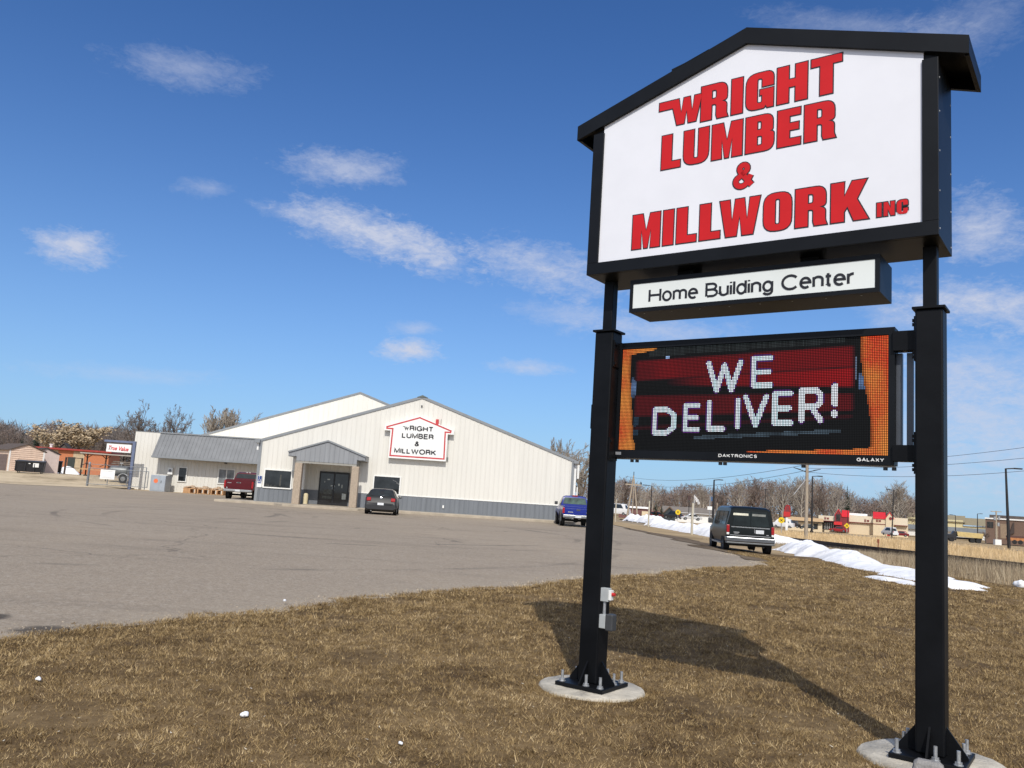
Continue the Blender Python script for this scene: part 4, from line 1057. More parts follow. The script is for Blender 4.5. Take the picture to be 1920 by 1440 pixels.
# rear hall
wh = thing('warehouse_building', 'tall cream hall with a wide low gable rising behind the store and annex', 'building', tuple(bt(2.39, 25)), BA)
HW = 15.2; hz = lambda u: 10.1 - abs(u) * .349
g = MB(); g.prism([(-HW, -.4), (HW, -.4), (HW, hz(HW)), (0, hz(0)), (-HW, hz(HW))], 'y', 0, 30)
u = -HW + .2
while u < HW: g.prism([(u - .035, .001), (u - .018, -.020), (u + .018, -.020), (u + .035, .001)], 'z', 0, hz(u) - .02); u += .45
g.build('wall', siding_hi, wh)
g = MB()
for u1 in (-HW - .35, HW + .35): g.prism([(0, hz(0) + .12), (u1, hz(u1) + .12), (u1, hz(u1) + .02), (0, hz(0) + .02)], 'y', -.04, 30.3)
rf = g.build('roof', grey_roof, wh)
g = MB()
for u1 in (-HW - .36, HW + .36): g.prism([(0, hz(0) + .128), (u1, hz(u1) + .128), (u1, hz(u1) - .05), (0, hz(0) - .05)], 'y', -.07, -.0405)
g.build('rake_trim', trim_grey, rf)

# ------------------------------------------------------------------ things on and by the shop
ws = thing('wall_sign', 'white house-shaped sign with red outline and black letters on the big gable', 'sign', tuple(bt(10.06, 0)), BA)
CX = 10.06
outl = [(8.23, 3.28), (11.93, 3.28), (11.93, 5.03), (12.32, 5.03), (12.32, 5.30), (10.06, 6.10), (7.84, 5.30), (7.84, 5.03), (8.23, 5.03)]
g = MB(); g.prism([(a - CX, z) for a, z in outl], 'y', -.40, -.03)
pn = g.build('sign_panel', M('painted sign board', (.80, .80, .78), .45, 0, .02, 2), ws)
red_line = M('red border paint', (.52, .045, .05), .5, 0, .08, 4)
path = [(8.34, 3.43), (11.80, 3.43), (11.76, 5.16), (12.10, 5.16), (12.12, 5.26), (10.06, 5.98), (8.00, 5.26), (8.00, 5.16), (8.38, 5.16)]
g = MB()
for a, c in zip(path, path[1:] + path[:1]):
    a, c = Vector(a), Vector(c); d = (c - a).normalized(); nr = Vector((-d.y, d.x)) * .046; e = d * .045
    q = [a - e + nr, c + e + nr, c + e - nr, a - e - nr]; k = len(g.v) * 1e-5
    g.prism([(p.x - CX, p.y) for p in q], 'y', -.404 - k, -.4005)
g.build('border', red_line, pn)
g = MB(); g.box(11.10 - CX, 11.28 - CX, -.408, -.05, 5.58, 5.96); g.build('chimney', red_line, ws)
yy = -.401
stroke_text('RIGHT', 9.45 - CX, 11.0 - CX, 5.10, .34, .225, vinyl_black, 'lettering', pn, yy, gap=.26)
stroke_text('W', 9.12 - CX, 9.40 - CX, 5.12, .235, .28, vinyl_black, 'lettering', pn, yy)
g = MB(); g.prism([(9.00 - CX, 5.358), (9.17 - CX, 5.358), (9.17 - CX, 5.312), (9.03 - CX, 5.325)], 'y', yy - .004, yy); g.build('lettering', vinyl_black, pn)
stroke_text('LUMBER', 8.98 - CX, 11.05 - CX, 4.61, .34, .225, vinyl_black, 'lettering', pn, yy, gap=.26)
stroke_text('&', 9.86 - CX, 10.15 - CX, 4.12, .33, .225, vinyl_black, 'lettering', pn, yy)
stroke_text('MILLWORK', 8.57 - CX, 11.28 - CX, 3.61, .34, .225, vinyl_black, 'lettering', pn, yy, gap=.26)
g = MB(); g.tube([(11.42 - CX, -.02, 5.66), (11.42 - CX, -.02, 6.0)], .014, 5); g.tube([(12.0 - CX, -.04, 3.55), (12.0 - CX, -.04, 4.95)], .014, 5); g.box(11.96 - CX, 12.06 - CX, -.12, -.03, 3.34, 3.56); g.build('conduit', M('grey conduit', (.14, .15, .14), .5), ws)

hs = thing('accessible_parking_sign', 'blue and white wheelchair parking sign on the left corner of the store', 'sign', tuple(bt(.16, -.05)), BA)
g = MB(); g.box(-.15, .15, -.02, -.002, .88, 1.62); bd = g.build('sign_plate', white_paint, hs)
blue_m = M('sign blue', (.015, .05, .22), .4, 0, .05, 4)
g = MB(); g.box(-.13, .13, -.026, -.0205, 1.24, 1.60); bl = g.build('blue_field', blue_m, bd)
g = MB()
g.lathe([(.0, 0), (.028, 0)], 12, Matrix.Translation((-.025, -.029, 1.545)) @ Matrix.Rotation(R(90), 4, 'X'))
g.tube([(-.03, -.03, 1.50), (-.02, -.03, 1.39), (.05, -.03, 1.38), (.075, -.03, 1.29), (.105, -.03, 1.30)], .012, 6)
g.tube([(-.005 + .068 * math.cos(a), -.03, 1.335 + .068 * math.sin(a)) for a in np.linspace(R(120), R(375), 16)], .010, 6)
g.build('wheelchair_symbol', white_paint, bl)
g = MB(); g.box(-.11, .11, -.0245, -.0205, 1.13, 1.20); g.build('text_band', blue_m, bd)

bol = thing('bollard', 'short cream bollard in the shade left of the glazed entrance', 'bollard', tuple(bt(3.22, -.30)), BA)
g = MB(); g.lathe([(.15, 0), (.15, .60), (.13, .66), (.08, .69), (0, .70)], 20); g.build('post', M('cream bollard paint', (.62, .53, .33), .6, 0, .06, 5), bol, smooth=40)
g = MB(); g.lathe([(.19, .0), (.19, .02), (.153, .025)], 20); g.build('base_ring', concrete, bol)

tb = thing('utility_cabinet', 'grey-blue transformer cabinet with an orange sticker beside the gate', 'utility box', tuple(bt(-11.03, 12.9, -.16)), BA)
cabm = M('grey blue cabinet paint', (.33, .37, .42), .5, 0, .06, 2)
g = MB(); g.box(-.58, .58, 0, 1.25, .08, 1.36); bb = g.build('cabinet', cabm, tb, bevel=.02)
g = MB(); g.box(-.62, .62, -.05, 1.3, 0, .078); g.build('plinth', concrete, tb)
g = MB(); g.box(-.555, .12, -.02, -.002, .14, 1.30); g.box(.14, .555, -.02, -.002, .14, 1.30); dd_ = g.build('cabinet_door', cabm, tb, bevel=.006)
g = MB(); g.lathe([(0, 0), (.17, 0)], 20, Matrix.Translation((-.16, -.0225, .90)) @ Matrix.Rotation(R(90), 4, 'X')); g.build('warning_sticker', M('orange sticker', (.75, .17, .06), .5, 0, .1, 12), dd_)
g = MB(); g.box(.24, .28, -.045, -.0205, .75, .95); g.build('handle', dark_box_m, dd_)
mt_ = thing('electric_meter', 'white meter box with a round dial on the annex wall above the cabinet', 'meter', tuple(bt(-10.86, 14.96)), BA)
g = MB(); g.box(-.20, .20, -.2, -.03, 1.30, 1.86); mb_ = g.build('meter_box', white_paint, mt_, bevel=.02)
g = MB(); g.lathe([(0, .08), (.10, .07), (.12, 0)], 18, Matrix.Translation((0, -.2, 1.62)) @ Matrix.Rotation(R(90), 4, 'X')); g.build('dial', glass_grey, mb_, smooth=40)
g = MB(); g.tube([(.1, -.1, 1.3), (.1, -.1, -.2)], .05, 8); g.build('conduit', M('grey conduit', (.14, .15, .14), .5), mt_)

pal_wood = M('raw orange pallet wood', (.45, .26, .13), .85, 0, .18, 5, .2, 20)
stone_m = M('tan landscape stone', (.48, .36, .25), .9, 0, .25, 7, .5, 20)
dark_gap = M('dark gap', (.03, .025, .02), .9)
random.seed(8)
for k, (uu, lab) in enumerate(((-8.42, 'orange pallet of tan stones below the narrow annex window side, leftmost of three'), (-7.35, 'orange pallet of tan stones in the middle of the row by the annex wall'), (-6.30, 'orange pallet of tan stones nearest the red pickup'))):
    pl = thing('stone_pallet', lab, 'pallet', tuple(bt(uu, 13.0, -.05)), BA, 'pallets of stone along the annex')
    g = MB(); g.box(-.50, .50, -.45, .45, .34, .40); g.box(-.50, .50, -.45, .45, .0, .04)
    for x in (-.46, -.02, .42): g.box(x, x + .10 if x > -.1 else x + .1, -.45, .45, .0405, .3395)
    g.box(-.36, -.02, -.44, -.42, .0405, .3395) if k == 0 else None
    g.build('crate', pal_wood, pl)
    g = MB()
    for q in range(26):
        x, y = random.uniform(-.42, .42), random.uniform(-.38, .38); z = .40 + .05 + max(0, .22 - .5 * math.hypot(x, y)) * random.random()
        g.cbox((x, y, z), (random.uniform(.12, .26), random.uniform(.12, .24), random.uniform(.07, .12)), Matrix.Rotation(random.uniform(0, 3), 4, 'Z') @ Matrix.Rotation(random.uniform(-.3, .3), 4, 'X'))
    g.build('stones', stone_m, pl, bevel=.02)

# the hanging hardware sign on its steel-blue frame
blue_steel = M('steel blue paint', (.13, .16, .25), .45, 0, .1, 3)
hd = thing('bracket_sign', 'white sign with red script hanging in a steel-blue post and arm frame', 'sign', tuple(bt(-13.22, 13.0)), BA)
g = MB(); g.box(-.11, .11, -.11, .11, -.25, 3.72); pst = g.build('post', blue_steel, hd, bevel=.012)
g = MB(); g.box(-2.35, -.1105, -.10, .10, 3.55, 3.71); g.build('arm', blue_steel, hd, bevel=.01)
g = MB(); g.box(-2.12, -.2, -.09, .09, 2.78, 3.42); pn = g.build('sign_panel', M('hardware sign white', (.80, .80, .78), .4, 0, .02, 3), hd, bevel=.01)
g = MB()
for x in (-1.9, -.45): g.box(x - .02, x + .02, -.02, .02, 3.42, 3.55)
g.build('hanger', blue_steel, hd)
font_mesh('True Value', -1.95, -.38, 2.93, 3.27, M('red sign script', (.62, .03, .035), .45, 0, .05, 4), 'lettering', pn, -.0905, bold=.03, shear=.32, rot=-.03)

# ------------------------------------------------------------------ vehicles (local +y is forward, rear bumper at y = 0)
def ring(y, zb, zs, zt, wb, ws, wt, cr_=.02, wm=None):
    wm = wm if wm is not None else max(wb, ws) + .005
    half = [(wb, zb), (wm, lerp(zb, zs, .45)), (ws, zs), (lerp(ws, wt, .9), lerp(zs, zt, .92)), (wt * .86, zt)]
    pts = [(0, zb)] + half + [(0, zt + cr_)]
    return [(x, y, z) for x, z in pts] + [(-x, y, z) for x, z in reversed(half)]
def shell(stations): 
    g = MB(); g.loft([ring(*s) for s in stations]); return g
def wheel(parent, x, y, r, w, side):
    mt_ = Matrix.Translation((x, y, r)) @ Matrix.Rotation(R(90) * side, 4, 'Y')
    g = MB(); g.lathe([(r * .60, -w / 2), (r * .93, -w / 2), (r, -w * .34), (r, w * .34), (r * .93, w / 2), (r * .60, w / 2)], 28, mt_)
    t = g.build('wheel', rubber, parent, smooth=40)
    g = MB(); g.lathe([(r * .61, w * .5), (r * .58, w * .44), (r * .52, w * .36), (r * .3, w * .40), (r * .14, w * .42), (0, w * .43)], 28, mt_)
    for k in range(5):
        a = 2 * math.pi * k / 5
        g.tube([mt_ @ Vector((r * .1 * math.cos(a), r * .1 * math.sin(a), w * .45)), mt_ @ Vector((r * .56 * math.cos(a), r * .56 * math.sin(a), w * .43))], r * .06, 6)
    g.lathe([(0, -w * .3), (r * .6, -w * .3)], 20, mt_)
    g.build('rim', rim_m, t, smooth=40)
def arch(g, x, y, r, side):
    g.lathe([(r + .06, 0), (r + .055, .012), (0, .012)], 28, Matrix.Translation((x, y, r + .02)) @ Matrix.Rotation(R(90) * side, 4, 'Y'))
def panel(g, pts, t=.012):
    """a thin slab standing proud of a body: corner points plus thickness along the face normal"""
    p = [Vector(q) for q in pts]; n = (p[1] - p[0]).cross(p[2] - p[0]).normalized() * t; k = len(p)
    g.add(p + [q + n for q in p], [tuple(range(k - 1, -1, -1)), tuple(range(k, 2 * k))] + [(i, (i + 1) % k, k + (i + 1) % k, k + i) for i in range(k)])
def inset(pts, m):
    c = sum((Vector(p) for p in pts), Vector()) / len(pts); return [tuple(Vector(p) + (c - Vector(p)).normalized() * m) for p in pts]

car_glass = M('car window glass', (.012, .016, .017), .04, 0, .3, 3, spec=.7)
def paint(name, col, rough=.28): return M(name, col, rough, 0, .06, 3, spec=.35, coat=.22)

# dark grey hatchback nose-in by the right column
hp_ = gp(712, 965.5)
gol = thing('hatchback_car', 'dark grey hatchback with red lamps parked nose-in by the right porch column', 'car', (hp_.x - .02, hp_.y + .1, hp_.z), R(4.6))
hb_p = paint('dark grey car paint', (.018, .019, .020), .32)
st = [(.0, .30, .56, .60, .70, .80, .76), (.05, .24, .62, .66, .76, .845, .80), (.12, .22, .80, .90, .78, .862, .80), (.20, .21, .90, .985, .79, .866, .78), (.42, .2, .94, 1.20, .79, .868, .665),
      (.62, .2, .945, 1.375, .79, .868, .585), (.80, .2, .945, 1.43, .79, .868, .575), (1.5, .2, .94, 1.445, .79, .868, .58), (2.2, .2, .92, 1.42, .79, .865, .58), (2.55, .2, .91, 1.28, .79, .865, .64), (3.0, .2, .90, .97, .79, .862, .74),
      (3.5, .2, .84, .90, .78, .85, .70), (3.95, .22, .70, .76, .74, .81, .6), (4.12, .3, .55, .58, .62, .70, .5)]
shell(st).build('body', hb_p, gol, smooth=38)
g = MB()
panel(g, [(-.60, .245, 1.035), (.60, .245, 1.035), (.515, .585, 1.345), (-.515, .585, 1.345)], .014)
g.build('rear_window', car_glass, gol, bevel=.006)
g = MB()
for s_ in (1, -1):
    a = [(.845, .62, .99), (.845, 2.62, .97), (.655, 2.10, 1.345), (.640, .80, 1.345)]
    a = [(p[0] * s_ + .012 * s_, p[1], p[2]) for p in a]; panel(g, a if s_ > 0 else a[::-1], .008)
panel(g, [(.66, 3.0, 1.0), (-.66, 3.0, 1.0), (-.55, 2.35, 1.385), (.55, 2.35, 1.385)], .012)
g.build('side_window', car_glass, gol)
for s_ in (1, -1):
    g = MB(); g.cbox((s_ * .665, .13, .83), (.24, .14, .20), Matrix.Rotation(R(-20), 4, 'X') @ Matrix.Rotation(s_ * R(8), 4, 'Z')); g.build('tail_lamp', lamp_red, gol, bevel=.03)
    g = MB(); g.box(*sorted((s_ * .87, s_ * 1.03)), 2.5, 2.62, .93, 1.05); g.build('mirror', hb_p, gol, bevel=.03)
    for yy in (.75, 3.22): wheel(gol, s_ * .79, yy, .31, .19, s_)
g = MB()
for s_ in (1, -1):
    for yy in (.75, 3.22): arch(g, s_ * .862, yy, .31, s_)
g.box(-.74, .74, .2, 3.9, .17, .3); g.build('underbody', under_m, gol)
g = MB(); g.loft([ring(.03 - .05, .30, .48, .52, .72, .82, .78), ring(.14, .26, .52, .56, .78, .875, .84)]); g.build('bumper', M('dark bumper plastic', (.022, .023, .025), .5, 0, .1, 5), gol, smooth=40)
g = MB(); g.cbox((.0, -.004, .60), (.34, .016, .13), Matrix.Rotation(R(-8), 4, 'X')); g.build('licence_plate', plate_m, gol)
g = MB(); g.lathe([(0, .02), (.055, .015), (.06, 0)], 16, Matrix.Translation((0, .115, .935)) @ Matrix.Rotation(R(75), 4, 'X')); g.build('badge', chrome, gol)
g = MB(); g.tube([(-.5, .04, .21), (-.5, -.03, .21)], .03, 8); g.tube([(.0, .235, 1.05), (.18, .30, 1.10)], .008, 4); g.build('exhaust', chrome, gol)

def pickup(root, pnt, L=5.2, W=1.76, bedz=1.10, roofz=1.72, bumper_m=None, wr=.36, cab=(1.95, 3.2), gl=None, lampz=(.78, 1.08), zb=.45):
    h = W / 2; cy0, cy1 = cab; fr = L
    # lower body: bed sides are the shell of the rear, open box on top
    g = MB()
    g.loft([ring(y, zb, bedz - .16, bedz, h - .10, h - .02, h - .06, .0, h) for y in (.03, .5, cy0 - .05)])
    body = g.build('bed', pnt, root, smooth=38)
    g = MB(); g.box(-h + .14, h - .14, .09, cy0 - .12, bedz - .03, bedz + .004); g.build('bed_liner', under_m, body)
    g = MB()
    for s_ in (1, -1): g.box(*sorted((s_ * (h - .035), s_ * (h - .15))), .05, cy0 - .06, bedz + .001, bedz + .035)
    g.build('bed_rail', pnt, body, bevel=.012)
    g = MB()
    g.loft([ring(y, b, s, t, h - .10, h - .02, w, .02, h) for y, b, s, t, w in ((cy0 - .03, zb, bedz - .1, bedz + .02, h - .14), (cy1, zb, bedz - .1, bedz + .02, h - .12), (cy1 + .5, zb, bedz - .12, bedz + .0, h - .12), (fr - .35, zb, bedz - .22, bedz - .10, h - .16), (fr, zb + .05, bedz - .36, bedz - .26, h - .22))])
    g.loft([ring(y, bedz - .12, bedz, t, h - .07, h - .06, w, .025, h - .06) for y, t, w in ((cy0, bedz + .1, h - .10), (cy0 + .14, roofz - .06, h - .24), (cy0 + .28, roofz, h - .26), (cy1 - .55, roofz, h - .26), (cy1 - .35, roofz - .07, h - .25), (cy1 + .12, bedz + .12, h - .12))])
    cabo = g.build('cab', pnt, root, smooth=38)
    g = MB(); y0 = cy0 + .015
    panel(g, [(-h + .20, y0, bedz + .14), (h - .20, y0, bedz + .14), (h - .30, cy0 + .12, roofz - .12), (-h + .30, cy0 + .12, roofz - .12)], .02)
    g.build('rear_window', gl or car_glass, cabo)
    g = MB()
    for s_ in (1, -1):
        a = [(h - .055, cy0 + .15, bedz + .08), (h - .055, cy1 + .02, bedz + .08), (h - .225, cy1 - .42, roofz - .10), (h - .235, cy0 + .27, roofz - .10)]
        a = [(p[0] * s_, p[1], p[2]) for p in a]; panel(g, a if s_ > 0 else a[::-1], .012)
    g.build('side_window', car_glass, cabo)
    g = MB(); g.box(-h + .13, h - .13, -.005, .029, zb + .12, bedz + .02); g.box(-h + .17, h - .17, -.018, -.0055, zb + .22, bedz - .10)
    tg = g.build('tailgate', pnt, root, bevel=.012)
    g = MB(); g.box(-.11, .11, -.026, -.0185, bedz - .22, bedz - .13); g.build('tailgate_handle', dark_box_m, tg, bevel=.01)
    for s_ in (1, -1):
        g = MB(); g.box(*sorted((s_ * (h - .01), s_ * (h - .135))), -.012, .10, lampz[0], lampz[1]); g.build('tail_lamp', lamp_red, root, bevel=.02)
        g = MB(); g.box(*sorted((s_ * (h + .0), s_ * (h + .19))), cy1 - .10, cy1 + .0, bedz + .06, bedz + .26); g.build('mirror', dark_box_m, root, bevel=.04)
        for yy in (1.05, L - .95): wheel(root, s_ * (h - .12), yy, wr, .24, s_)
    g = MB(); g.box(-h + .04, h - .04, -.14, .02, zb - .06, zb + .11); g.build('bumper', bumper_m or chrome, root, bevel=.03)
    g = MB(); g.box(-.17, .17, -.155, -.142, zb - .04, zb + .10); g.build('licence_plate', plate_m, root)
    g = MB(); g.box(-h + .16, h - .16, .1, L - .2, zb - .10, zb + .02); g.box(-h + .2, h - .2, 1.0, 1.1, .28, .42); g.lathe([(0, -.14), (.13, -.1), (.15, 0), (.13, .1), (0, .14)], 14, Matrix.Translation((0, 1.05, .36)))
    for s_ in (1, -1):
        for yy in (1.05, L - .95): arch(g, s_ * (h - .008), yy, wr, s_)
    g.build('underbody', under_m, root)
    return cabo, tg
bp_ = gp(1072, 988)
rng = thing('pickup_truck', 'blue pickup with grey bumper half hidden by the left sign post', 'pickup', (bp_.x + .33, bp_.y + .1, bp_.z), R(1.5))
cabo, tg = pickup(rng, paint('deep blue truck paint', (.010, .024, .22), .25), 4.9, 1.80, 1.12, 1.74, M('grey bumper', (.30, .31, .32), .35, .6, .1, 5), .36, (1.95, 3.25), M('green tinted glass', (.05, .085, .07), .06, 0, .5, 2.5, spec=.6), (.74, 1.06), .56)
g = MB(); g.box(-.16, .16, 2.06, 2.13, 1.72, 1.78); g.build('brake_lamp', lamp_red, cabo)
g = MB(); g.box(-.58, -.30, -.0235, -.0185, .80, .84); g.box(.45, .58, -.0235, -.0185, .80, .84); g.build('lettering', M('silver badge', (.5, .5, .5), .3, .5), tg)
for s_ in (1, -1):
    g = MB(); g.tube([(s_ * .905, 1.05 + .47 * math.cos(a), .38 + .47 * math.sin(a)) for a in np.linspace(R(-10), R(190), 14)], .045, 6); g.build('fender_flare', M('grey fender flare', (.10, .10, .11), .6), rng)
rp2 = gp(443, 937.5)
red = thing('pickup_truck', 'dark red pickup with chrome bumper beside the annex, partly behind the store corner', 'pickup', (rp2.x + .05, rp2.y, rp2.z), R(1.2))
cabo, tg = pickup(red, paint('dark red truck paint', (.085, .003, .007), .25), 5.6, 2.03, 1.36, 1.93, chrome, .40, (1.9, 3.9), None, (.84, 1.30), .62)
g = MB()
for x in (-.10, .10): g.cbox((x, 2.12, 1.935), (.10, .05, .04))
g.build('cab_lamp', lamp_white, cabo)
g = MB(); g.box(-.14, .14, -.0235, -.0185, 1.16, 1.22); g.box(-.78, -.50, -.0235, -.0185, 1.14, 1.17); g.lathe([(0, 0), (.045, 0)], 12, Matrix.Translation((-.78, -.020, .82)) @ Matrix.Rotation(R(90), 4, 'X')); g.build('lettering', M('silver badge', (.5, .5, .5), .3, .5), tg)

# dark green full-size van
vr = gp(1433, 1040.5)
van = thing('passenger_van', 'dark green full-size van with chrome bumper at the asphalt edge', 'van', (vr.x - .72, vr.y - .35, vr.z), R(-5.5))
vp = M('dark green van paint', (.006, .0085, .0085), .3, 0, .06, 3, spec=.25, coat=.06)
st = [(.0, .52, 1.12, 1.16, .86, .985, .93), (.04, .44, 1.16, 2.00, .90, 1.0, .80), (.16, .42, 1.17, 2.075, .92, 1.005, .80), (.9, .40, 1.17, 2.10, .93, 1.01, .80), (3.4, .40, 1.16, 2.10, .93, 1.01, .80), (3.75, .40, 1.15, 2.02, .93, 1.01, .80),
      (4.25, .40, 1.12, 1.30, .93, 1.0, .86), (4.9, .42, 1.02, 1.12, .92, .98, .80), (5.3, .48, .82, .9, .86, .92, .70)]
shell(st).build('body', vp, van, smooth=38)
vg = M('van window glass', (.008, .012, .012), .06, 0, .5, 2, spec=.35)
for s_ in (-1, 1):
    x0, x1 = sorted((s_ * .015, s_ * .80)); 
    g = MB(); panel(g, [(x0 + (.07 if s_ < 0 else 0), .030, 1.24), (x1 - (.07 if s_ > 0 else 0) + .06 * (s_ > 0) - .0, .030, 1.24), (x1 - (.13 if s_ > 0 else 0), .045, 1.90), (x0 + (.13 if s_ < 0 else 0), .045, 1.90)], .03)
    g.build('rear_window', vg, van, bevel=.01)
    g = MB(); panel(g, [((-.74 if s_ < 0 else .06), -.004, 1.70), ((-.10 if s_ < 0 else .62), -.004, 1.70), ((-.10 if s_ < 0 else .62), .008, 1.80), ((-.72 if s_ < 0 else .06), .008, 1.80)], .004)
    g.build('window_shade', M('pale sun shade', (.62, .60, .48), .6, 0, .15, 5) if s_ < 0 else M('grey sun shade', (.16, .165, .15), .6, 0, .2, 5), van)
    g = MB(); g.box(*sorted((s_ * .995, s_ * .87)), -.012, .10, .92, 1.26); lr = g.build('tail_lamp', lamp_red, van, bevel=.02)
    g = MB(); g.box(*sorted((s_ * .99, s_ * .88)), -.014, .05, .82, .915); g.build('reversing_lamp', lamp_white, lr, bevel=.01)
    g = MB()
    for (a, c) in ((.35, 1.35), (1.45, 2.45), (2.6, 3.55)):
        q = [(.985, a, 1.26), (.985, c, 1.26), (.865, c - (.1 if c > 3 else 0), 1.86), (.865, a, 1.86)]
        q = [(p[0] * s_, p[1], p[2]) for p in q]; panel(g, q if s_ > 0 else q[::-1], .016)
    g.build('side_window', vg, van)
    g = MB(); g.box(*sorted((s_ * 1.02, s_ * 1.26)), 3.55, 3.68, 1.22, 1.48); g.build('mirror', dark_box_m, van, bevel=.04)
    for yy in (.95, 4.35): wheel(van, s_ * .88, yy, .38, .25, s_)
    g = MB(); g.box(*sorted((s_ * .96, s_ * 1.04)), 1.5, 3.8, .36, .43); g.build('running_board', galv, van)
g = MB(); g.box(-.80, .80, -.012, .01, 1.16, 1.20); g.build('chrome_strip', chrome, van)
g = MB(); g.loft([[(x, y + .05 * abs(x) ** 3, z) for x, z in ((-1.0, 0), (1.0, 0))] for y, z in ()] or [[(-1.01, -.10, .52), (1.01, -.10, .52), (1.01, -.10, .74), (-1.01, -.10, .74)], [(-1.02, .30, .52), (1.02, .30, .52), (1.02, .30, .74), (-1.02, .30, .74)]]); bpn = g.build('bumper', M('worn chrome', (.24, .245, .25), .3, 1, .08, 5), van, bevel=.035)
g = MB(); g.box(-1.0, 1.0, -.108, .28, .44, .515); g.build('bumper_valance', M('dull grey valance', (.13, .135, .14), .5, .3, .1, 5), van, bevel=.02)
g = MB(); g.box(-.84, .84, -.008, .01, .80, .825); g.build('lower_strip', galv, van)
g = MB(); g.box(.22, .56, -.016, -.002, .93, 1.09); g.build('licence_plate', plate_m, van)
g = MB(); g.box(-.70, -.46, -.010, -.002, .93, .96); g.box(-.68, -.50, -.010, -.002, .885, .905); g.box(.66, .76, -.010, -.002, .87, .90); g.tube([(.17, -.01, .95), (.17, -.01, 1.12)], .012, 5); g.build('lettering', M('silver badge', (.5, .5, .5), .3, .5), van)
g = MB(); g.box(-.85, .85, .15, 5.0, .34, .45)
for s_ in (1, -1):
    for yy in (.95, 4.35): arch(g, s_ * .996, yy, .38, s_)
g.tube([(.55, .3, .36), (.55, -.02, .34)], .035, 8)
g.build('underbody', under_m, van)

van.scale = (1, 1, .945)

# ------------------------------------------------------------------ yard on the left
pipe = M('grey gate pipe', (.22, .235, .25), .5, .3, .12, 6)
gate = thing('sliding_gate', 'grey pipe and wire sliding yard gate left of the cream annex wall', 'gate', tuple(bt(-16.4, 12.6)), BA)
g = MB(); g.tube([(0, 0, 1.42), (4.72, 0, 1.42)], .03, 6); g.tube([(0, 0, .18), (4.72, 0, .18)], .03, 6)
for x in (0.02, 1.6, 3.1, 4.70): g.tube([(x, 0, .15), (x, 0, 1.42)], .028, 6)
g.tube([(4.45, .12, .0), (4.45, .12, 1.72)], .035, 6); g.tube([(0.2, .05, 1.72), (4.45, .12, 1.72)], .022, 6)
g.build('gate_frame', pipe, gate)
g = MB(); x = .05
while x < 4.68:
    for s_ in (1, -1):
        x1 = x + s_ * 1.2; a, c = Vector((x, .01, .2)), Vector((x1, .01, 1.4))
        if x1 < .03: k = (x - .03) / 1.2; c = a.lerp(c, k)
        if x1 > 4.68: k = (4.68 - x) / 1.2; c = a.lerp(c, k)
        g.tube([a, c], .004, 3)
    x += .11
tag(g.build('chain_mesh', pipe, gate), kind='stuff')
gp1 = thing('gate_post', 'stout grey pipe post at the free left end of the sliding gate', 'post', tuple(bt(-16.45, 12.9, -.15)), BA)
g = MB(); g.tube([(0, 0, 0), (0, 0, 1.95)], .085, 12); g.build('pipe', pipe, gp1, smooth=40)
g = MB(); g.lathe([(.095, 1.9), (.09, 1.98), (.04, 2.03), (0, 2.04)], 12); g.build('cap', galv, gp1, smooth=40)
gs = thing('notice_board', 'blank-looking white notice board hung on the sliding gate', 'sign', tuple(bt(-14.80, 12.5)), BA)
g = MB(); g.box(-.56, .56, -.03, 0, .62, 1.36); nb = g.build('board', white_paint, gs, bevel=.006)
g = MB()
for z, w in ((1.24, .36), (.78, .3), (.71, .38)): g.box(-w, w, -.0325, -.0305, z, z + .025)
g.build('faint_print', M('faint grey print', (.45, .47, .52), .6), nb)
# tank trailer parked behind the gate
q = onT(at(224, 905, 72).x, 72)
tt = thing('tank_trailer', 'grey tank trailer with a white mudguard parked behind the sliding gate', 'trailer', q, R(12))
g = MB(); mt4 = Matrix.Translation((-.15, 0, .98)) @ Matrix.Rotation(R(90), 4, 'Y'); g.lathe([(0, -.78), (.25, -.75), (.36, -.66), (.38, -.6), (.38, .6), (.36, .66), (.25, .75), (0, .78)], 20, mt4); g.build('tank', M('dull tank metal', (.20, .21, .21), .45, .4, .15, 3), tt, smooth=40)
g = MB(); g.box(-1.0, .75, -.5, .5, .52, .60); g.tube([(-1.0, 0, .55), (-1.65, 0, .42)], .04, 6); g.tube([(-1.7, 0, .42), (-1.6, 0, .50)], .05, 6); g.tube([(-1.15, .1, 0), (-1.15, .1, .6)], .035, 6); g.build('frame', dark_box_m, tt)
g = MB(); g.loft([[(.36 + r * math.cos(a), y, .34 + r * math.sin(a)) for r in (.44, .40) for a in (np.linspace(0, math.pi, 12) if r > .42 else np.linspace(math.pi, 0, 12))] for y in (-.72, -.46)]); g.build('mudguard', M('light mudguard', (.52, .53, .54), .4, .2), tt)
wheel(tt, .36, 0, .33, .2, 1)
for w_ in [o for o in kids(tt) if o.name.startswith('wheel')]:
    w_.rotation_euler = (0, 0, R(-90)); w_.location = (.36, -.58 + .36, 0); w_.location = Vector((.36, -.58, 0)) - Matrix.Rotation(R(-90), 3, 'Z') @ Vector((.36, 0, 0))
g = MB(); g.tube([(.0, -.05, 1.3), (.0, -.05, 1.62)], .03, 6); g.box(-.12, .12, -.12, .02, 1.6, 1.68); g.build('filler', galv, tt)

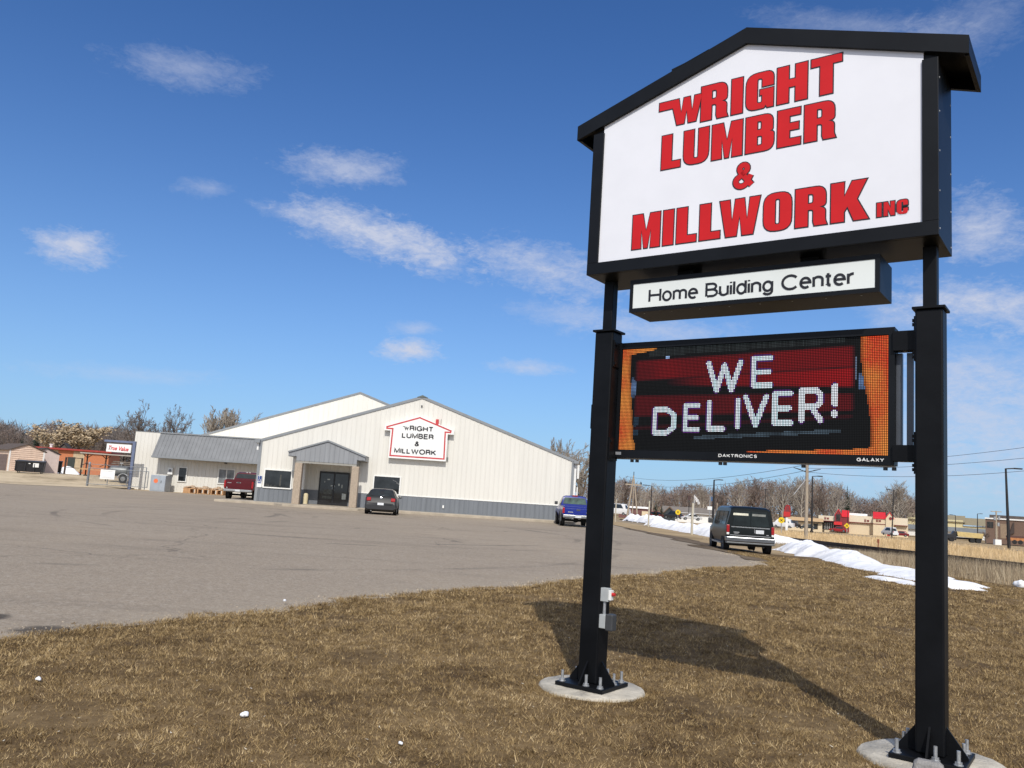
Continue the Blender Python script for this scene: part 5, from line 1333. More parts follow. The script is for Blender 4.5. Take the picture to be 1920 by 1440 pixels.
lap_p = M('pinkish lap siding', (.66, .50, .39), .75, 0, .08, 2); lap_b = M('brown garage door', (.16, .115, .10), .7, 0, .08, 3)
plain_p = M('plain pink-grey panel', (.60, .50, .46), .75, 0, .05, 3); shingle = M('dark shingle', (.055, .047, .042), .9, 0, .3, 14, .6, 30); shingle2 = M('brown shingle', (.10, .075, .06), .9, 0, .25, 9, .6, 30)
def shed(label, pos, yaw, w, l, he, ha, mat, lap, door=False):
    s = thing('garden_shed', label, 'shed', pos, yaw)
    g = MB()
    if lap:
        z = -.25
        while z < ha - .02:
            zt = min(z + .19, ha); 
            half = lambda zz: w / 2 if zz < he else w / 2 * (ha - zz) / (ha - he)
            a, c = half(z), max(half(zt), .01)
            d0, d1 = -.055, .0
            g.add([(-a, d0, z), (a, d0, z), (a, l, z), (-a, l, z), (-c, d1, zt), (c, d1, zt), (c, l, zt), (-c, l, zt)], [(3, 2, 1, 0), (4, 5, 6, 7), (0, 1, 5, 4), (1, 2, 6, 5), (2, 3, 7, 6), (3, 0, 4, 7)])
            z += .19
    else: g.prism([(-w / 2, -.25), (w / 2, -.25), (w / 2, he), (0, ha), (-w / 2, he)], 'y', 0, l)
    g.build('wall', mat, s)
    g = MB(); ov = .22; sl_ = (ha - he) / (w / 2)
    for u1 in (-w / 2 - ov, w / 2 + ov): g.prism([(0, ha + .12), (u1, ha + .12 - sl_ * (w / 2 + ov)), (u1, ha + .02 - sl_ * (w / 2 + ov)), (0, ha + .02)], 'y', -.15, l + .15)
    g.build('roof', shingle2 if lap else shingle, s)
    g = MB()
    for u in (-w / 2, w / 2): g.box(u - .07, u + .07, -.05, -.031 if lap else -.001, -.2, he)
    g.build('corner_board', white_paint if lap else mat, s)
    if door:
        g = MB(); g.box(-w / 2 - .05, -w / 2 - .001, .5, l - .4, -.2, he - .45)
        for k in range(1, 5): g.box(-w / 2 - .06, -w / 2 - .0505, .5, l - .4, -.2 + k * (he - .3) / 5, -.17 + k * (he - .3) / 5)
        g.build('garage_door', lap_b, s)
    return s
def pos(px, Y): return onT(at(px, 900, Y).x, Y)
shed('pink lap-sided shed with a brown garage door on its side, behind the black dumpster', pos(44, 82), R(46), 3.0, 6.5, 2.05, 2.65, lap_p, True, True)
shed('plain pink-grey shed standing just right of the lap-sided one', pos(80, 85), R(40), 2.3, 3.0, 1.95, 2.45, plain_p, False)
dump_m = M('black dumpster steel', (.014, .015, .020), .5, 0, .25, 4)
def dumpster(label, pos_, yaw, w, h, d, sticker):
    s = thing('dumpster', label, 'dumpster', pos_, yaw)
    g = MB(); g.add([(-w * .47, -d * .40, .12), (w * .47, -d * .40, .12), (w * .47, d * .42, .12), (-w * .47, d * .42, .12), (-w / 2, -d / 2, h * .92), (w / 2, -d / 2, h * .92), (w / 2, d / 2, h), (-w / 2, d / 2, h)], [(3, 2, 1, 0), (4, 5, 6, 7), (0, 1, 5, 4), (1, 2, 6, 5), (2, 3, 7, 6), (3, 0, 4, 7)])
    g.build('bin', dump_m, s, bevel=.02)
    g = MB(); 
    for x in (-w * .5, -w * .16, w * .16, w * .44): g.prism([(x, -d * .5 - .03), (x + .06, -d * .5 - .03), (x + .06, -d * .40), (x, -d * .40)], 'z', .2, h * .9)
    g.box(-w / 2 - .04, w / 2 + .04, -d / 2 - .05, -d / 2 - .002, h * .86, h * .93); g.build('ribs', dump_m, s)
    g = MB(); g.box(-w / 2 - .02, -.01, -d / 2 - .03, d / 2, h * .97, h * 1.0); g.box(.01, w / 2 + .02, -d / 2 - .03, d / 2, h * .97, h * 1.0); o = g.build('lid', dark_box_m, s); o.rotation_euler = (R(3), 0, 0)
    g = MB()
    for x in (-w * .4, w * .4):
        for y in (-d * .3, d * .3): g.lathe([(.05, -.03), (.08, -.02), (.08, .02), (.05, .03)], 12, Matrix.Translation((x, y, .08)) @ Matrix.Rotation(R(90), 4, 'Y'))
    g.build('castors', rubber, s)
    if sticker:
        g = MB(); g.quad((w * .12, -d * .5 - .012, h * .50), (w * .32, -d * .5 - .012, h * .50), (w * .32, -d * .5 - .034, h * .82), (w * .12, -d * .5 - .034, h * .82)); g.quad((-.1, -d * .5 - .012, h * .74), (.06, -d * .5 - .012, h * .74), (.06, -d * .5 - .016, h * .80), (-.1, -d * .5 - .016, h * .80)); g.build('white_sticker', white_paint, s)
dumpster('black steel dumpster with a white sticker in front of the lap-sided shed', pos(54, 75.5), R(22), 2.25, 1.12, 1.5, True)
dumpster('plain black bin beside the pink-grey shed, left of the snow pile', pos(100, 87), R(24), 1.25, 1.3, 1.0, False)
def mound(name, label, p, rx, ry, h, seed, mat=snow_m, cat='snow'):
    random.seed(seed); g = MB(); K, N = 9, 26
    for i in range(K):
        t = i / (K - 1)
        for k in range(N):
            a = 2 * math.pi * k / N; r = t * (1 + .18 * math.sin(3 * a + seed) + .1 * math.sin(7 * a + seed * 2))
            z = h * (1 - t ** 1.7) * (1 + .25 * math.sin(a * 2 + seed) * t + .12 * random.uniform(-1, 1)) - .05 * t
            g.v.append((rx * r * math.cos(a), ry * r * math.sin(a), z))
    g.f = [(i * N + k, i * N + (k + 1) % N, (i + 1) * N + (k + 1) % N, (i + 1) * N + k) for i in range(K - 1) for k in range(N)]
    o = g.build(name, mat, smooth=75); o.location = p; return tag(o, label, cat)
mound('snow_pile', 'white snow pile in front of the orange brick building', pos(124, 91), 1.5, 1.0, .78, 3)
# orange building with a red roof edge
ob_ = thing('brick_building', 'low orange brick building with a red roof edge behind the sheds', 'building', pos(118, 112), R(16))
brick = M('orange brick', (.50, .185, .085), .85, 0, .12, 9, .2, 30)
g = MB(); g.box(-5.5, 5.2, 0, 9, -.5, 2.95); g.build('wall', brick, ob_)
g = MB(); g.box(-5.9, 5.5, -.5, 9.3, 2.96, 3.18); g.build('roof', M('red roof edge', (.33, .035, .025), .6, 0, .1, 3), ob_)
g = MB(); g.box(-2.9, -1.0, -.05, -.002, 2.3, 2.9); g.box(.85, 2.2, -.05, -.002, .2, 2.9); g.build('tan_panel', M('tan wall panel', (.48, .38, .25), .8, 0, .08, 4), ob_)
g = MB(); g.box(.25, 1.15, -.08, -.0505, 0, 2.1); g.build('door', M('dark green door', (.03, .04, .035), .5), ob_)
g = MB(); g.cyl((-2.6, 3, 3.18), .18, .5, 8); g.cyl((-2.6, 3, 3.6), .26, .12, 8); g.build('roof_vent', white_paint, ob_)
ho = thing('gabled_house', 'dark weathered gable of a house under the tan-leaved oak', 'house', pos(111, 122), R(20))
g = MB(); g.prism([(-1.2, 0), (1.2, 0), (1.2, 2.7), (0, 4.1), (-1.2, 2.7)], 'y', 0, 4); g.build('wall', M('weathered dark boards', (.10, .085, .075), .9, 0, .2, 6), ho)
g = MB()
for u1 in (-1.45, 1.45): g.prism([(0, 4.25), (u1, 2.55), (u1, 2.42), (0, 4.1)], 'y', -.2, 4.2)
g.build('roof', shingle, ho)
# racks
rack_m = M('rusty rack steel', (.07, .05, .042), .7, .2, .2, 6); plank = M('fresh timber planks', (.52, .30, .15), .8, 0, .2, 4, .2, 20, stretch=(.5, 8, 8)); plank2 = M('grey weathered planks', (.16, .135, .115), .9, 0, .25, 4, .2, 20)
lr_ = thing('lumber_rack', 'rusty cantilever rack with a sheet roof and stacked planks in the yard', 'rack', pos(178, 82), R(20))
g = MB()
for x in (-.9, .75, 2.3, 3.6):
    g.box(x - .06, x + .06, -.06, .06, 0, 2.15); g.box(x - .1, x + .1, -.7, .7, 0, .12)
    for z in (.55, 1.15):
        for s_ in (1, -1): g.tube([(x, 0, z), (x, s_ * .75, z + .12)], .04, 5)
    for s_ in (1, -1): g.tube([(x, 0, 1.75), (x + s_ * .35, s_ * .6, 2.1)], .035, 5); g.tube([(x, -.02, 1.25), (x - .5 * s_, -.02, .95)], .035, 5)
g.build('rack_frame', rack_m, lr_)
g = MB(); g.box(-1.5, 4.3, -.8, .8, 2.152, 2.25); g.build('sheet_roof', M('rack roof sheet', (.40, .37, .33), .6, .2, .1, 3), lr_)
g = MB(); random.seed(2)
for k in range(4): g.box(-1.4, -.15, -.75 + k * .16, -.62 + k * .16, .68, .74); g.box(-1.3, 1.6, -.75 + k * .16, -.62 + k * .16, .60, .655)
g.build('planks', plank, lr_)
g = MB()
for z in (.3, .75, 1.32, 1.5): 
    for k in range(5): g.box(1.5 + random.uniform(-.2, .2), 4.2 + random.uniform(-.3, .1), -.7 + k * .2, -.52 + k * .2, z, z + .11)
g.build('weathered_planks', plank2, lr_)
pf = thing('pipe_rack', 'open rusty pipe frame standing before the brick building door', 'rack', pos(134, 84), R(20))
g = MB()
for x in (-.72, .72):
    for y in (-.35, .35): g.tube([(x, y, 0), (x, y, 1.72)], .05, 6)
    g.tube([(x, -.35, 1.6), (x, .35, 1.6)], .04, 6)
for y in (-.35, .35): g.tube([(-.72, y, 1.68), (.72, y, 1.68)], .035, 6); g.tube([(-.72, y, .7), (.72, y, .7)], .025, 6)
g.build('pipes', rack_m, pf)

# ------------------------------------------------------------------ posts, poles and wires on the right
def post3(px, base, top, label, r=.085):
    p = gp(px, base); h = (base - top) / CAMF * p.y
    o = thing('timber_post', label, 'post', p - Vector((0, 0, .1)), 0, 'pale timber posts along the snow bank')
    g = MB(); g.tube([(0, 0, 0), (.0, 0, h * .5), (.02, 0, h + .1)], [r, r * .98, r * .95], 10); g.build('shaft', post_wood, o, smooth=50)
    g = MB(); g.tube([(.02, 0, h + .1), (.05, 0, h + .22)], [r * .7, r * .3], 8); g.build('cap', dark_box_m, o)
post3(1153.5, 978, 937, 'pale timber post at the far end of the snow bank, touching the black sign post', .10)
post3(1215.6, 987, 940, 'pale timber post in the snow bank, middle one of three', .10)
post3(1297, 1001, 944, 'pale timber post in the snow bank, nearest the green van', .11)
def lamp(px, base, top, Y, label, arm=1.6, lean=0, w=.09):
    p = pos(px, Y); p.z = at(px, base, Y).z; h = (base - top) / CAMF * Y
    o = thing('street_lamp', label, 'lamp post', p, 0, 'dark street lamps on the right')
    g = MB(); g.tube([(0, 0, 0), (lean * .5, 0, h * .5), (lean, 0, h)], [w * 1.25, w, w * .7], 8); g.tube([(0, 0, 0), (0, 0, .3)], w * 2, 8); g.build('pole', dark_pole, o, smooth=50)
    g = MB(); g.tube([(lean, 0, h - .04), (lean + arm * .6, 0, h + .06)], w * .5, 6); g.build('arm', dark_pole, o)
    g = MB(); g.cbox((lean + arm * .8, 0, h + .05), (arm * .55, .3, .14)); g.build('lamp_head', dark_pole, o, bevel=.04)
lamp(1222.5, 971, 912, 150, 'dark street lamp beside the dark spruce, left of the white building', -1.5)
lamp(1339, 979, 901, 130, 'dark street lamp standing just left of the green van', 1.3, w=.16)
lamp(1436, 985, 918.5, 170, 'dark street lamp rising behind the green van roof', .9)
lamp(1523.5, 999, 894.5, 118, 'tall dark street lamp just right of the wooden utility pole', 1.3, w=.12)
lamp(1672.5, 1009.5, 920, 150, 'dark street lamp in front of the cream gable with the red door', -1.2, .3, w=.10)
lamp(1890.5, 1043, 881, 88, 'tallest dark street lamp at the right edge by the road', 1.6, -.25, w=.14)
lamp(1791, 1013, 967, 200, 'slim dark street lamp in front of the olive-roofed hall', -1.3, w=.1)
lamp(1832, 1004, 964, 215, 'dark street lamp behind the yellow dump truck', 1.2, w=.12)
lamp(1590, 992, 958, 190, 'thin dark street lamp at the edge of the red-roofed entrance', .8, w=.07)

def utility(px, base, top, Y, label, arms, w=.16):
    p = pos(px, Y); p.z = at(px, base, Y).z; h = (base - top) / CAMF * Y
    o = thing('utility_pole', label, 'utility pole', p)
    g = MB(); g.tube([(0, 0, -.3), (.0, 0, h)], [w, w * .75], 10); g.build('pole', wood_pole, o, smooth=50)
    return o, h
o, h = utility(1513, 1012, 858, 84, 'bare wooden utility pole with two raised side arms behind the snow bank', None, .19)
g = MB()
for s_ in (1, -1): g.tube([(s_ * .12, 0, h - 1.55), (s_ * 1.15, 0, h - 1.25)], [.05, .04], 6); g.cbox((s_ * 1.0, 0, h - 1.28), (.7, .12, .06), Matrix.Rotation(-s_ * R(12), 4, 'Y'))
g.build('side_arm', dark_pole, o)
g = MB(); g.tube([(-.1, 0, h - 2.3), (-1.3, 0, h - 3.9)], .035, 6); g.build('brace', galv, o)
# A-frame pole with crossarm
p = pos(1188, 175); p.z = at(1188, 968, 175).z; s = 175 / CAMF
af = thing('utility_pole', 'pale A-frame utility pole with a crossarm above the snow bank', 'utility pole', p)
hh = (968 - 893) * s
g = MB(); g.tube([(-1.0, 0, 0), (.0, 0, hh)], [.2, .14], 8); g.tube([(1.1, 0, 0), (.1, 0, hh * .92)], [.18, .12], 8); g.build('legs', wood_pole, af)
g = MB(); g.box(-1.7, 1.7, -.1, .1, hh * .76, hh * .79); g.build('crossarm', wood_pole, af)
g = MB()
for x in (-1.6, 1.6): g.cyl((x, 0, hh * .79), .14, .45, 8)
g.cyl((0, 0, hh), .08, .8, 6); g.build('insulator', dark_pole, af)
o, h = utility(1188.5, 966, 914, 185, 'dark weathered pole standing between the legs of the A-frame', None, .13)
o, h = utility(1346, 966, 943, 190, 'short bare pole beside the street lamp, left of the van', None, .12)
o, h = utility(1867, 1019, 959, 190, 'utility pole with crossarm and transformers before the brown building', None, .2)
g = MB(); g.box(-1.2, 1.2, -.1, .1, h - .25, h - .08); g.build('crossarm', wood_pole, o)
g = MB()
for x, z in ((-.45, h - 2.1), (.5, h - 2.0), (.35, h - 3.4)): g.cyl((x, -.2, z), .26, .8, 10)
g.build('transformer', galv, o)
g = MB(); g.box(-.5, .9, -.4, .4, -.3, .9); g.build('base_cabinet', white_paint, o)
# overhead wires
wire_m = M('wire', (.05, .05, .055), .6)
def wire(a, c, sag, label, r=.022):
    pts = [a.lerp(c, t) - Vector((0, 0, sag * 4 * t * (1 - t))) for t in np.linspace(0, 1, 17)]
    g = MB(); g.tube(pts, r, 4); tag(g.build('overhead_wire', wire_m), label, 'wire', 'overhead wires on the right')
wire(at(1513, 872, 84), at(2100, 812, 60), .5, 'uppermost of the thin overhead wires right of the right sign post', .016)
wire(at(1513, 878, 84), at(2100, 838, 60), .5, 'lower of the two upper overhead wires right of the right sign post', .016)
wire(at(1203, 909, 175), at(1513, 882, 84), 1.0, 'overhead wire from the A-frame to the bare wooden pole')
wire(at(1173, 893, 175), at(1513, 871, 84), 1.2, 'overhead wire from the A-frame tip to the wooden pole top')
wire(at(1513, 885, 84), at(2100, 862, 60), .8, 'lowest of the thin overhead wires right of the right sign post', .016)
# yellow crossing signs
def ysign(px, py, base, Y, size, label, shape=20):
    p = pos(px, Y); p.z = at(px, base, Y).z; h = at(px, py, Y).z - p.z
    o = thing('warning_sign', label, 'road sign', p, -math.atan2(p.x, p.y), 'yellow crossing signs')
    g = MB(); g.tube([(0, 0, 0), (0, 0, h + size * .4)], .06, 6); g.build('signpost', galv, o)
    g = MB(); g.lathe([(0, 0), (size, 0), (size, .03), (0, .03)], shape, Matrix.Translation((0, -.07, h)) @ Matrix.Rotation(R(90), 4, 'X')); pl = g.build('plate', yellow_sign, o)
    g = MB()
    for a in (45, -45): g.cbox((0, -.105, h), (size * 1.1, .01, size * .16), Matrix.Rotation(R(a), 4, 'Y'))
    g.build('cross_mark', vinyl_black, pl)
ysign(1273.5, 960.5, 976, 165, .50, 'yellow round sign with a cross in front of the white long building')
ysign(1466.8, 975.5, 1006, 100, .36, 'yellow round sign with a cross just right of the van')
ysign(1588.7, 985.8, 1000, 150, .50, 'yellow diamond sign in front of the red car and red-roofed entrance', 4)
# flag on a pole, white-grey box sign, blue sign
p = pos(1303, 215); p.z = at(1303, 975, 215).z; s = 215 / CAMF
fl = thing('flagpole', 'slim white flagpole flying a small red and white flag', 'flag', p)
g = MB(); g.tube([(0, 0, 0), (0, 0, 46 * s)], .06, 6); g.build('pole', white_paint, fl)
g = MB(); z = 45 * s
pts = [(0, 0), (.7, -.5), (1.2, -1.2), (1.5, -1.9), (1.15, -2.3), (.7, -1.7), (.25, -1.3)]
g.prism([(a, z + b_) for a, b_ in pts], 'y', -.02, .02); g.build('flag', M('red and white flag', (.55, .12, .12), .8, 0, .6, 3, col2=(.7, .6, .6)), fl)
p = pos(1332.5, 160); p.z = at(1332.5, 972, 160).z; s = 160 / CAMF
bs = thing('signal_mast', 'slim grey mast with a white box sign and a blue plate beside the street lamp', 'sign', p)
g = MB(); g.tube([(0, 0, 0), (0, 0, 42 * s)], .09, 8); g.build('mast', galv, bs)
g = MB(); g.box(-.5, .5, -.25, -.1, 15.5 * s, 22 * s); g.build('box_sign', white_paint, bs)
g = MB(); g.box(.15, .5, -.15, -.1, 32 * s, 40 * s); g.build('blue_plate', M('faded blue plate', (.06, .12, .25), .5), bs)
p = pos(1293.5, 200); p.z = at(1293.5, 962, 200).z; s = 200 / CAMF
bn = thing('pole_sign', 'small brown sign board on a pole above the white long building', 'sign', p)
g = MB(); g.tube([(0, 0, 0), (0, 0, 30 * s)], .08, 6); g.build('pole', dark_pole, bn)
g = MB(); g.box(-.32, .32, -.15, -.05, 24 * s, 32 * s); g.build('board', M('brown sign', (.06, .03, .028), .6), bn)

# ------------------------------------------------------------------ buildings across the field
def facing(px, base, Y):
    """origin on the ground, turn towards the viewer's side of the road, metres per pixel, pixel -> local (x, z)"""
    p = at(px, base, Y); s = math.hypot(p.x, p.y) / CAMF / math.cos(math.atan2(p.x, p.y)) * math.cos(math.atan2(p.x, p.y)) ** 2
    s = math.hypot(p.x, p.y) / CAMF * math.cos(math.atan2(p.x, p.y))
    rot = -math.atan2(p.x, p.y)
    k = s * math.cos(math.atan2(p.x, p.y)) if False else s
    return p, rot, k, (lambda X_, Y_: ((X_ - px) * k * math.cos(rot), (base + .0646 * (X_ - px) - Y_) * k))
cream = M('cream render', (.66, .55, .38), .8, 0, .05, 3); cream2 = M('pale cream fascia', (.68, .60, .46), .8, 0, .04, 3); tan_w = M('tan render', (.56, .40, .24), .8, 0, .06, 2)
red_roof = M('bright red metal roof', (.62, .025, .03), .45, 0, .06, 3); dk_red = M('dark red wall', (.20, .025, .03), .6, 0, .15, 3); dk_glass = M('dark shopfront glass', (.03, .028, .026), .15, 0, .5, 2)
p, rot, k, F = facing(1616, 1001, 246)
st_ = thing('store_building', 'cream shop with two bright red gabled towers across the dry field', 'building', p, rot)
def bx(px0, px1, py0, py1, y0, y1): a, c = F(px0, py1), F(px1, py0); m_ = F((px0 + px1) / 2, py1), F((px0 + px1) / 2, py0); return (a[0], c[0], y0, y1, m_[0][1], m_[1][1])
g = MB(); g.box(*bx(1545, 1700, 976, 1012, 0, 14)); g.build('wall', cream, st_)
g = MB(); g.box(*bx(1534, 1566, 967.5, 976.5, -1.6, 12)); g.box(*bx(1577, 1637, 967.5, 979.5, -.6, 12)); g.box(*bx(1673, 1699.5, 972, 985, -1.0, 12)); fa = g.build('fascia', cream2, st_)
g = MB(); g.box(*bx(1534, 1566, 976.5, 977.6, -1.65, -.2)); g.box(*bx(1577, 1637, 979.5, 980.6, -.65, -.1)); g.box(*bx(1673, 1699.5, 985, 986, -1.05, -.2)); g.build('fascia_band', dk_red, fa)
g = MB(); g.box(*bx(1540, 1566, 977.6, 993.5, -.12, -.01)); g.build('shopfront', dk_glass, st_)
g = MB()
for x in (1546, 1550, 1554, 1558, 1562): g.box(*bx(x, x + .7, 981, 993, -.2, -.125))
g.build('mullion', white_paint, st_)
def tower(x0, x1, ze, za, yb, yt, front, mat, px_):
    g = MB(); (a, zb), (c, z1) = F(x0, yb), F(x1, yt)
    e = F((x0 + x1) / 2, ze)[1]; t = F((x0 + x1) / 2, za)[1]; zb = F((x0 + x1) / 2, yb)[1]
    g.prism([(a, zb), (c, zb), (c, e), ((a + c) / 2, t), (a, e)], 'y', front, 10); w_ = g.build('tower_wall', mat, st_)
    g = MB()
    for u, v in ((a - .3, a), (c + .3, c)): g.prism([((a + c) / 2, t + .35), (u, e - .1), (u, e - .35), ((a + c) / 2, t + .05)], 'y', front - .3, 10.2)
    g.build('tower_roof', red_roof, st_); return a, c, zb
# towers stand turned: their ridges run along the front, so the red slope faces the road
a, z0 = F(1566, 994); c, z1 = F(1578, 994)
def turned(x_gl, x_gr, x_r, y_eave, y_ridge, y_base, matw, matg, back=5.0, name='tower'):
    """gable end between x_gl..x_gr beside a long red slope reaching x_r"""
    (xa, zb), (xb, _) = F(x_gl, y_base), F(x_gr, y_base); xr_ = F(x_r, y_base)[0]
    zb = F((x_gl + x_r) / 2, y_base)[1]; e = F((x_gl + x_r) / 2, y_eave)[1]; t = F((x_gl + x_r) / 2, y_ridge)[1]
    lo, hi = sorted((xb, xr_)); 
    g = MB(); g.box(min(xa, xr_), max(xa, xr_), -2.2, back, zb, e); w_ = g.build('tower_wall', matw, st_)
    dirn = 1 if x_r > x_gl else -1
    g = MB(); g.add([(xa, -2.2, e), (xa + dirn * .01, -2.2, e)] and [(xb, -2.4, e - .1), (xr_, -2.4, e - .1), (xr_, 1.4, t), (xb, 1.4, t), (xb, 5.2, e - .1), (xr_, 5.2, e - .1), (xb, -2.4, e - .3), (xr_, -2.4, e - .3), (xb, 5.2, e - .3), (xr_, 5.2, e - .3)],
                    [(0, 1, 2, 3), (3, 2, 5, 4), (6, 8, 9, 7), (0, 3, 4, 8, 6), (1, 7, 9, 5, 2), (0, 6, 7, 1), (4, 5, 9, 8)]); g.build('tower_roof', red_roof, st_)
    # the gabled end block
    g = MB(); m_ = (xa + xb) / 2; lo, hi = sorted((xa, xb))
    g.prism([(lo, zb), (hi, zb), (hi, e), (m_, t - .1), (lo, e)], 'y', -2.6, 5.0); gw = g.build('gable_end', matg, st_)
    g = MB()
    for u in (lo - .15, hi + .15): g.prism([(m_, t + .2), (u, e + .05), (u, e - .2), (m_, t - .05)], 'y', -2.75, 5.3)
    g.build('gable_roof', red_roof, st_); return lo, hi, zb, e, t
turned(1565.5, 1578, 1592, 968, 957, 997, dk_red, dk_red)
g = MB(); g.box(*bx(1568, 1575.5, 965, 977, -2.7, -2.61)); g.build('tower_window', dk_glass, st_)
g = MB(); g.box(*bx(1564, 1579, 979, 984.5, -4.0, -2.65)); g.build('canopy', red_roof, st_)
g = MB(); g.box(*bx(1566.5, 1576, 985, 992.5, -2.75, -2.62)); g.build('doorway', dk_glass, st_)
turned(1673.5, 1659.5, 1636.5, 972.2, 961.5, 1006, cream, cream)
g = MB(); g.box(*bx(1662, 1667.2, 989.5, 1004, -2.75, -2.62)); g.build('red_door', rust_red, st_)
g = MB(); cxw, czw = F(1668, 973); g.lathe([(0, 0), (.42, 0), (.42, .08), (0, .08)], 16, Matrix.Translation((cxw, -2.62, czw)) @ Matrix.Rotation(R(90), 4, 'X')); g.build('round_window', dk_red, st_)
g = MB(); g.box(*bx(1636.5, 1660, 982.5, 983.5, -2.35, -2.22)); g.build('band', dk_red, st_)
g = MB(); random.seed(6)      # the distant red lettering is an unreadable cluster of strokes
for x0, yb, yf_ in ((1545.5, 974.5, -1.72), (1620.5, 979, -.72), (1642, 979, -2.34)):
    for q in range(4):
        X0 = x0 + q * 2.3; g.box(*bx(X0, X0 + .8, yb - (5.5 if q in (0, 1) else 3.6), yb, yf_, yf_ + .07)); 
        if q != 1: g.box(*bx(X0 + .8, X0 + 1.7, yb - 3.4 + (q % 2), yb - 2.0 + (q % 2), yf_, yf_ + .07)); g.box(*bx(X0 + 1.3, X0 + 1.9, yb - 3.4, yb - .2, yf_ + .002, yf_ + .07))
g.build('lettering', dk_red, fa)
g = MB(); g.box(*bx(1592, 1626, 963.5, 967.4, 3, 9)); g.build('rooftop_snow', snow_m, st_)
p, rot, k, F = facing(1510, 993, 235)
tb_ = thing('long_building', 'long tan building with a flat dark-edged roof, left of the red-roofed shop', 'building', p, rot)
g = MB(); g.box(*bx(1478, 1541, 978, 1000, 0, 9)); g.build('wall', cream, tb_)
g = MB(); g.box(*bx(1477, 1543, 971, 977.2, -1.0, 9.5)); g.build('fascia', tan_w, tb_)
g = MB(); g.box(*bx(1478, 1541, 977.2, 978.8, -.9, -.01)); g.build('shadow_board', vinyl_black, tb_)
g = MB(); g.box(*bx(1525, 1533, 982, 992, -.1, -.01)); g.build('window', dk_glass, tb_)
# hat-shaped red sign on a post
p, rot, k, F = facing(1475, 985, 190)
hs_ = thing('roadside_sign', 'big red arched roadside sign standing right of the green van', 'sign', p, rot)
g = MB(); g.box(-.25, .25, 0, .4, -2, 2.0); g.build('pillar', white_paint, hs_)
pr_ = [F(1468, 970), F(1482, 970), F(1482.5, 960), F(1481, 949), F(1477, 947), F(1473, 947.5), F(1471, 951), F(1468.5, 962)]
g = MB(); g.prism(pr_, 'y', -.1, .5); pnl = g.build('arched_panel', dk_red, hs_)
g = MB(); g.box(*bx(1469, 1481, 960, 969, -.16, -.101)); g.build('red_field', rust_red, pnl)
g = MB(); e_ = [F(1470.8, 960), F(1472.6, 951.5), F(1474.5, 948.6), F(1477.5, 948.4), F(1479.6, 951), F(1480.8, 960)]; g.tube([(a, -.13, b_) for a, b_ in e_], .07, 5); g.build('neon_outline', rust_red, pnl)
# white long building with a dark gable
p, rot, k, F = facing(1290, 974, 225)
wb_ = thing('long_building', 'long white building with a grey roof and a dark gabled front', 'building', p, rot)
g = MB(); g.box(*bx(1250, 1340, 962, 980, 0, 10)); g.build('wall', white_paint, wb_)
g = MB(); (xa, _), (xb, _) = F(1240, 962), F(1341, 962); e, t = F(1290, 963.5)[1], F(1290, 951.5)[1]
g.add([(xa, -.6, e), (xb, -.6, e), (xb, 5, t), (xa, 5, t), (xa, 10.6, e), (xb, 10.6, e)], [(0, 1, 2, 3), (3, 2, 5, 4), (0, 3, 4), (1, 5, 2), (0, 4, 5, 1)]); g.build('roof', M('old grey roof', (.20, .175, .15), .8, 0, .1, 1), wb_)
g = MB(); g.prism([F(1244, 975), F(1266, 975.5), F(1266, 962), F(1255.5, 950.5), F(1244, 961)], 'y', -3, 2); g.build('gable_front', M('dark green-grey boards', (.035, .045, .05), .8, 0, .2, 3), wb_)
g = MB()
for a, c in ((1255.5, 1241.5), (1255.5, 1268)): q0, q1 = F(a, 949.5), F(c, 962.5); g.prism([q0, q1, (q1[0], q1[1] - .35), (q0[0], q0[1] - .35)], 'y', -3.3, 2.2)
g.build('gable_roof', M('brown barge', (.16, .11, .08), .8), wb_)
# low sheds by the A-frame
p, rot, k, F = facing(1205, 970, 210)
lb_ = thing('low_building', 'low dark-red shed with a snowy roof and beige end behind the middle timber post', 'building', p, rot)
g = MB(); g.box(*bx(1160, 1222, 953, 972, 0, 6)); g.build('wall', M('faded dark red boards', (.16, .075, .07), .8, 0, .2, 2), lb_)
g = MB(); g.box(*bx(1158, 1216, 949.5, 953, -.4, 6.3)); g.build('snowy_roof', snow_m, lb_)
g = MB(); g.box(*bx(1203, 1217, 959, 971, -1.2, -.01)); g.build('beige_front', cream, lb_)
# far right group
p, rot, k, F = facing(1810, 1005, 285)
hl = thing('hall_building', 'pale yellow hall with an olive roof right of the right sign post', 'building', p, rot)
g = MB(); g.box(*bx(1700, 1806, 973, 1004, 2, 10)); g.box(*bx(1700, 1850, 985, 1004, 2.2, 9.8)); g.build('wall', M('pale yellow wall', (.62, .55, .32), .8, 0, .05, 2), hl)
g = MB(); olive = M('olive roof', (.25, .215, .14), .8, 0, .08, 2)
for x0, x1, y0, y1 in ((1698, 1810, 964.5, 977), (1806, 1850, 972.5, 986)):
    (xa, _), (xb, _) = F(x0, y1), F(x1, y1); e, t = F((x0 + x1) / 2, y1)[1], F((x0 + x1) / 2, y0)[1]
    g.add([(xa, 1.4, e), (xb, 1.4, e), (xb, 6, t), (xa, 6, t), (xa, 10.6, e), (xb, 10.6, e)], [(0, 1, 2, 3), (3, 2, 5, 4), (0, 3, 4), (1, 5, 2), (0, 4, 5, 1)])
g.build('roof', olive, hl)
p, rot, k, F = facing(1790, 1005, 262)
gl_ = thing('long_building', 'long low building with a slate-blue fascia and white wall behind the dump truck', 'building', p, rot)
g = MB(); g.box(*bx(1685, 1850, 994, 1008, 0, 5)); g.build('wall', white_paint, gl_)
g = MB(); g.box(*bx(1684, 1850, 987.5, 996, -.8, 5.4)); g.build('fascia', M('slate blue fascia', (.20, .225, .25), .6, 0, .08, 1), gl_)
p, rot, k, F = facing(1885, 1016, 225)
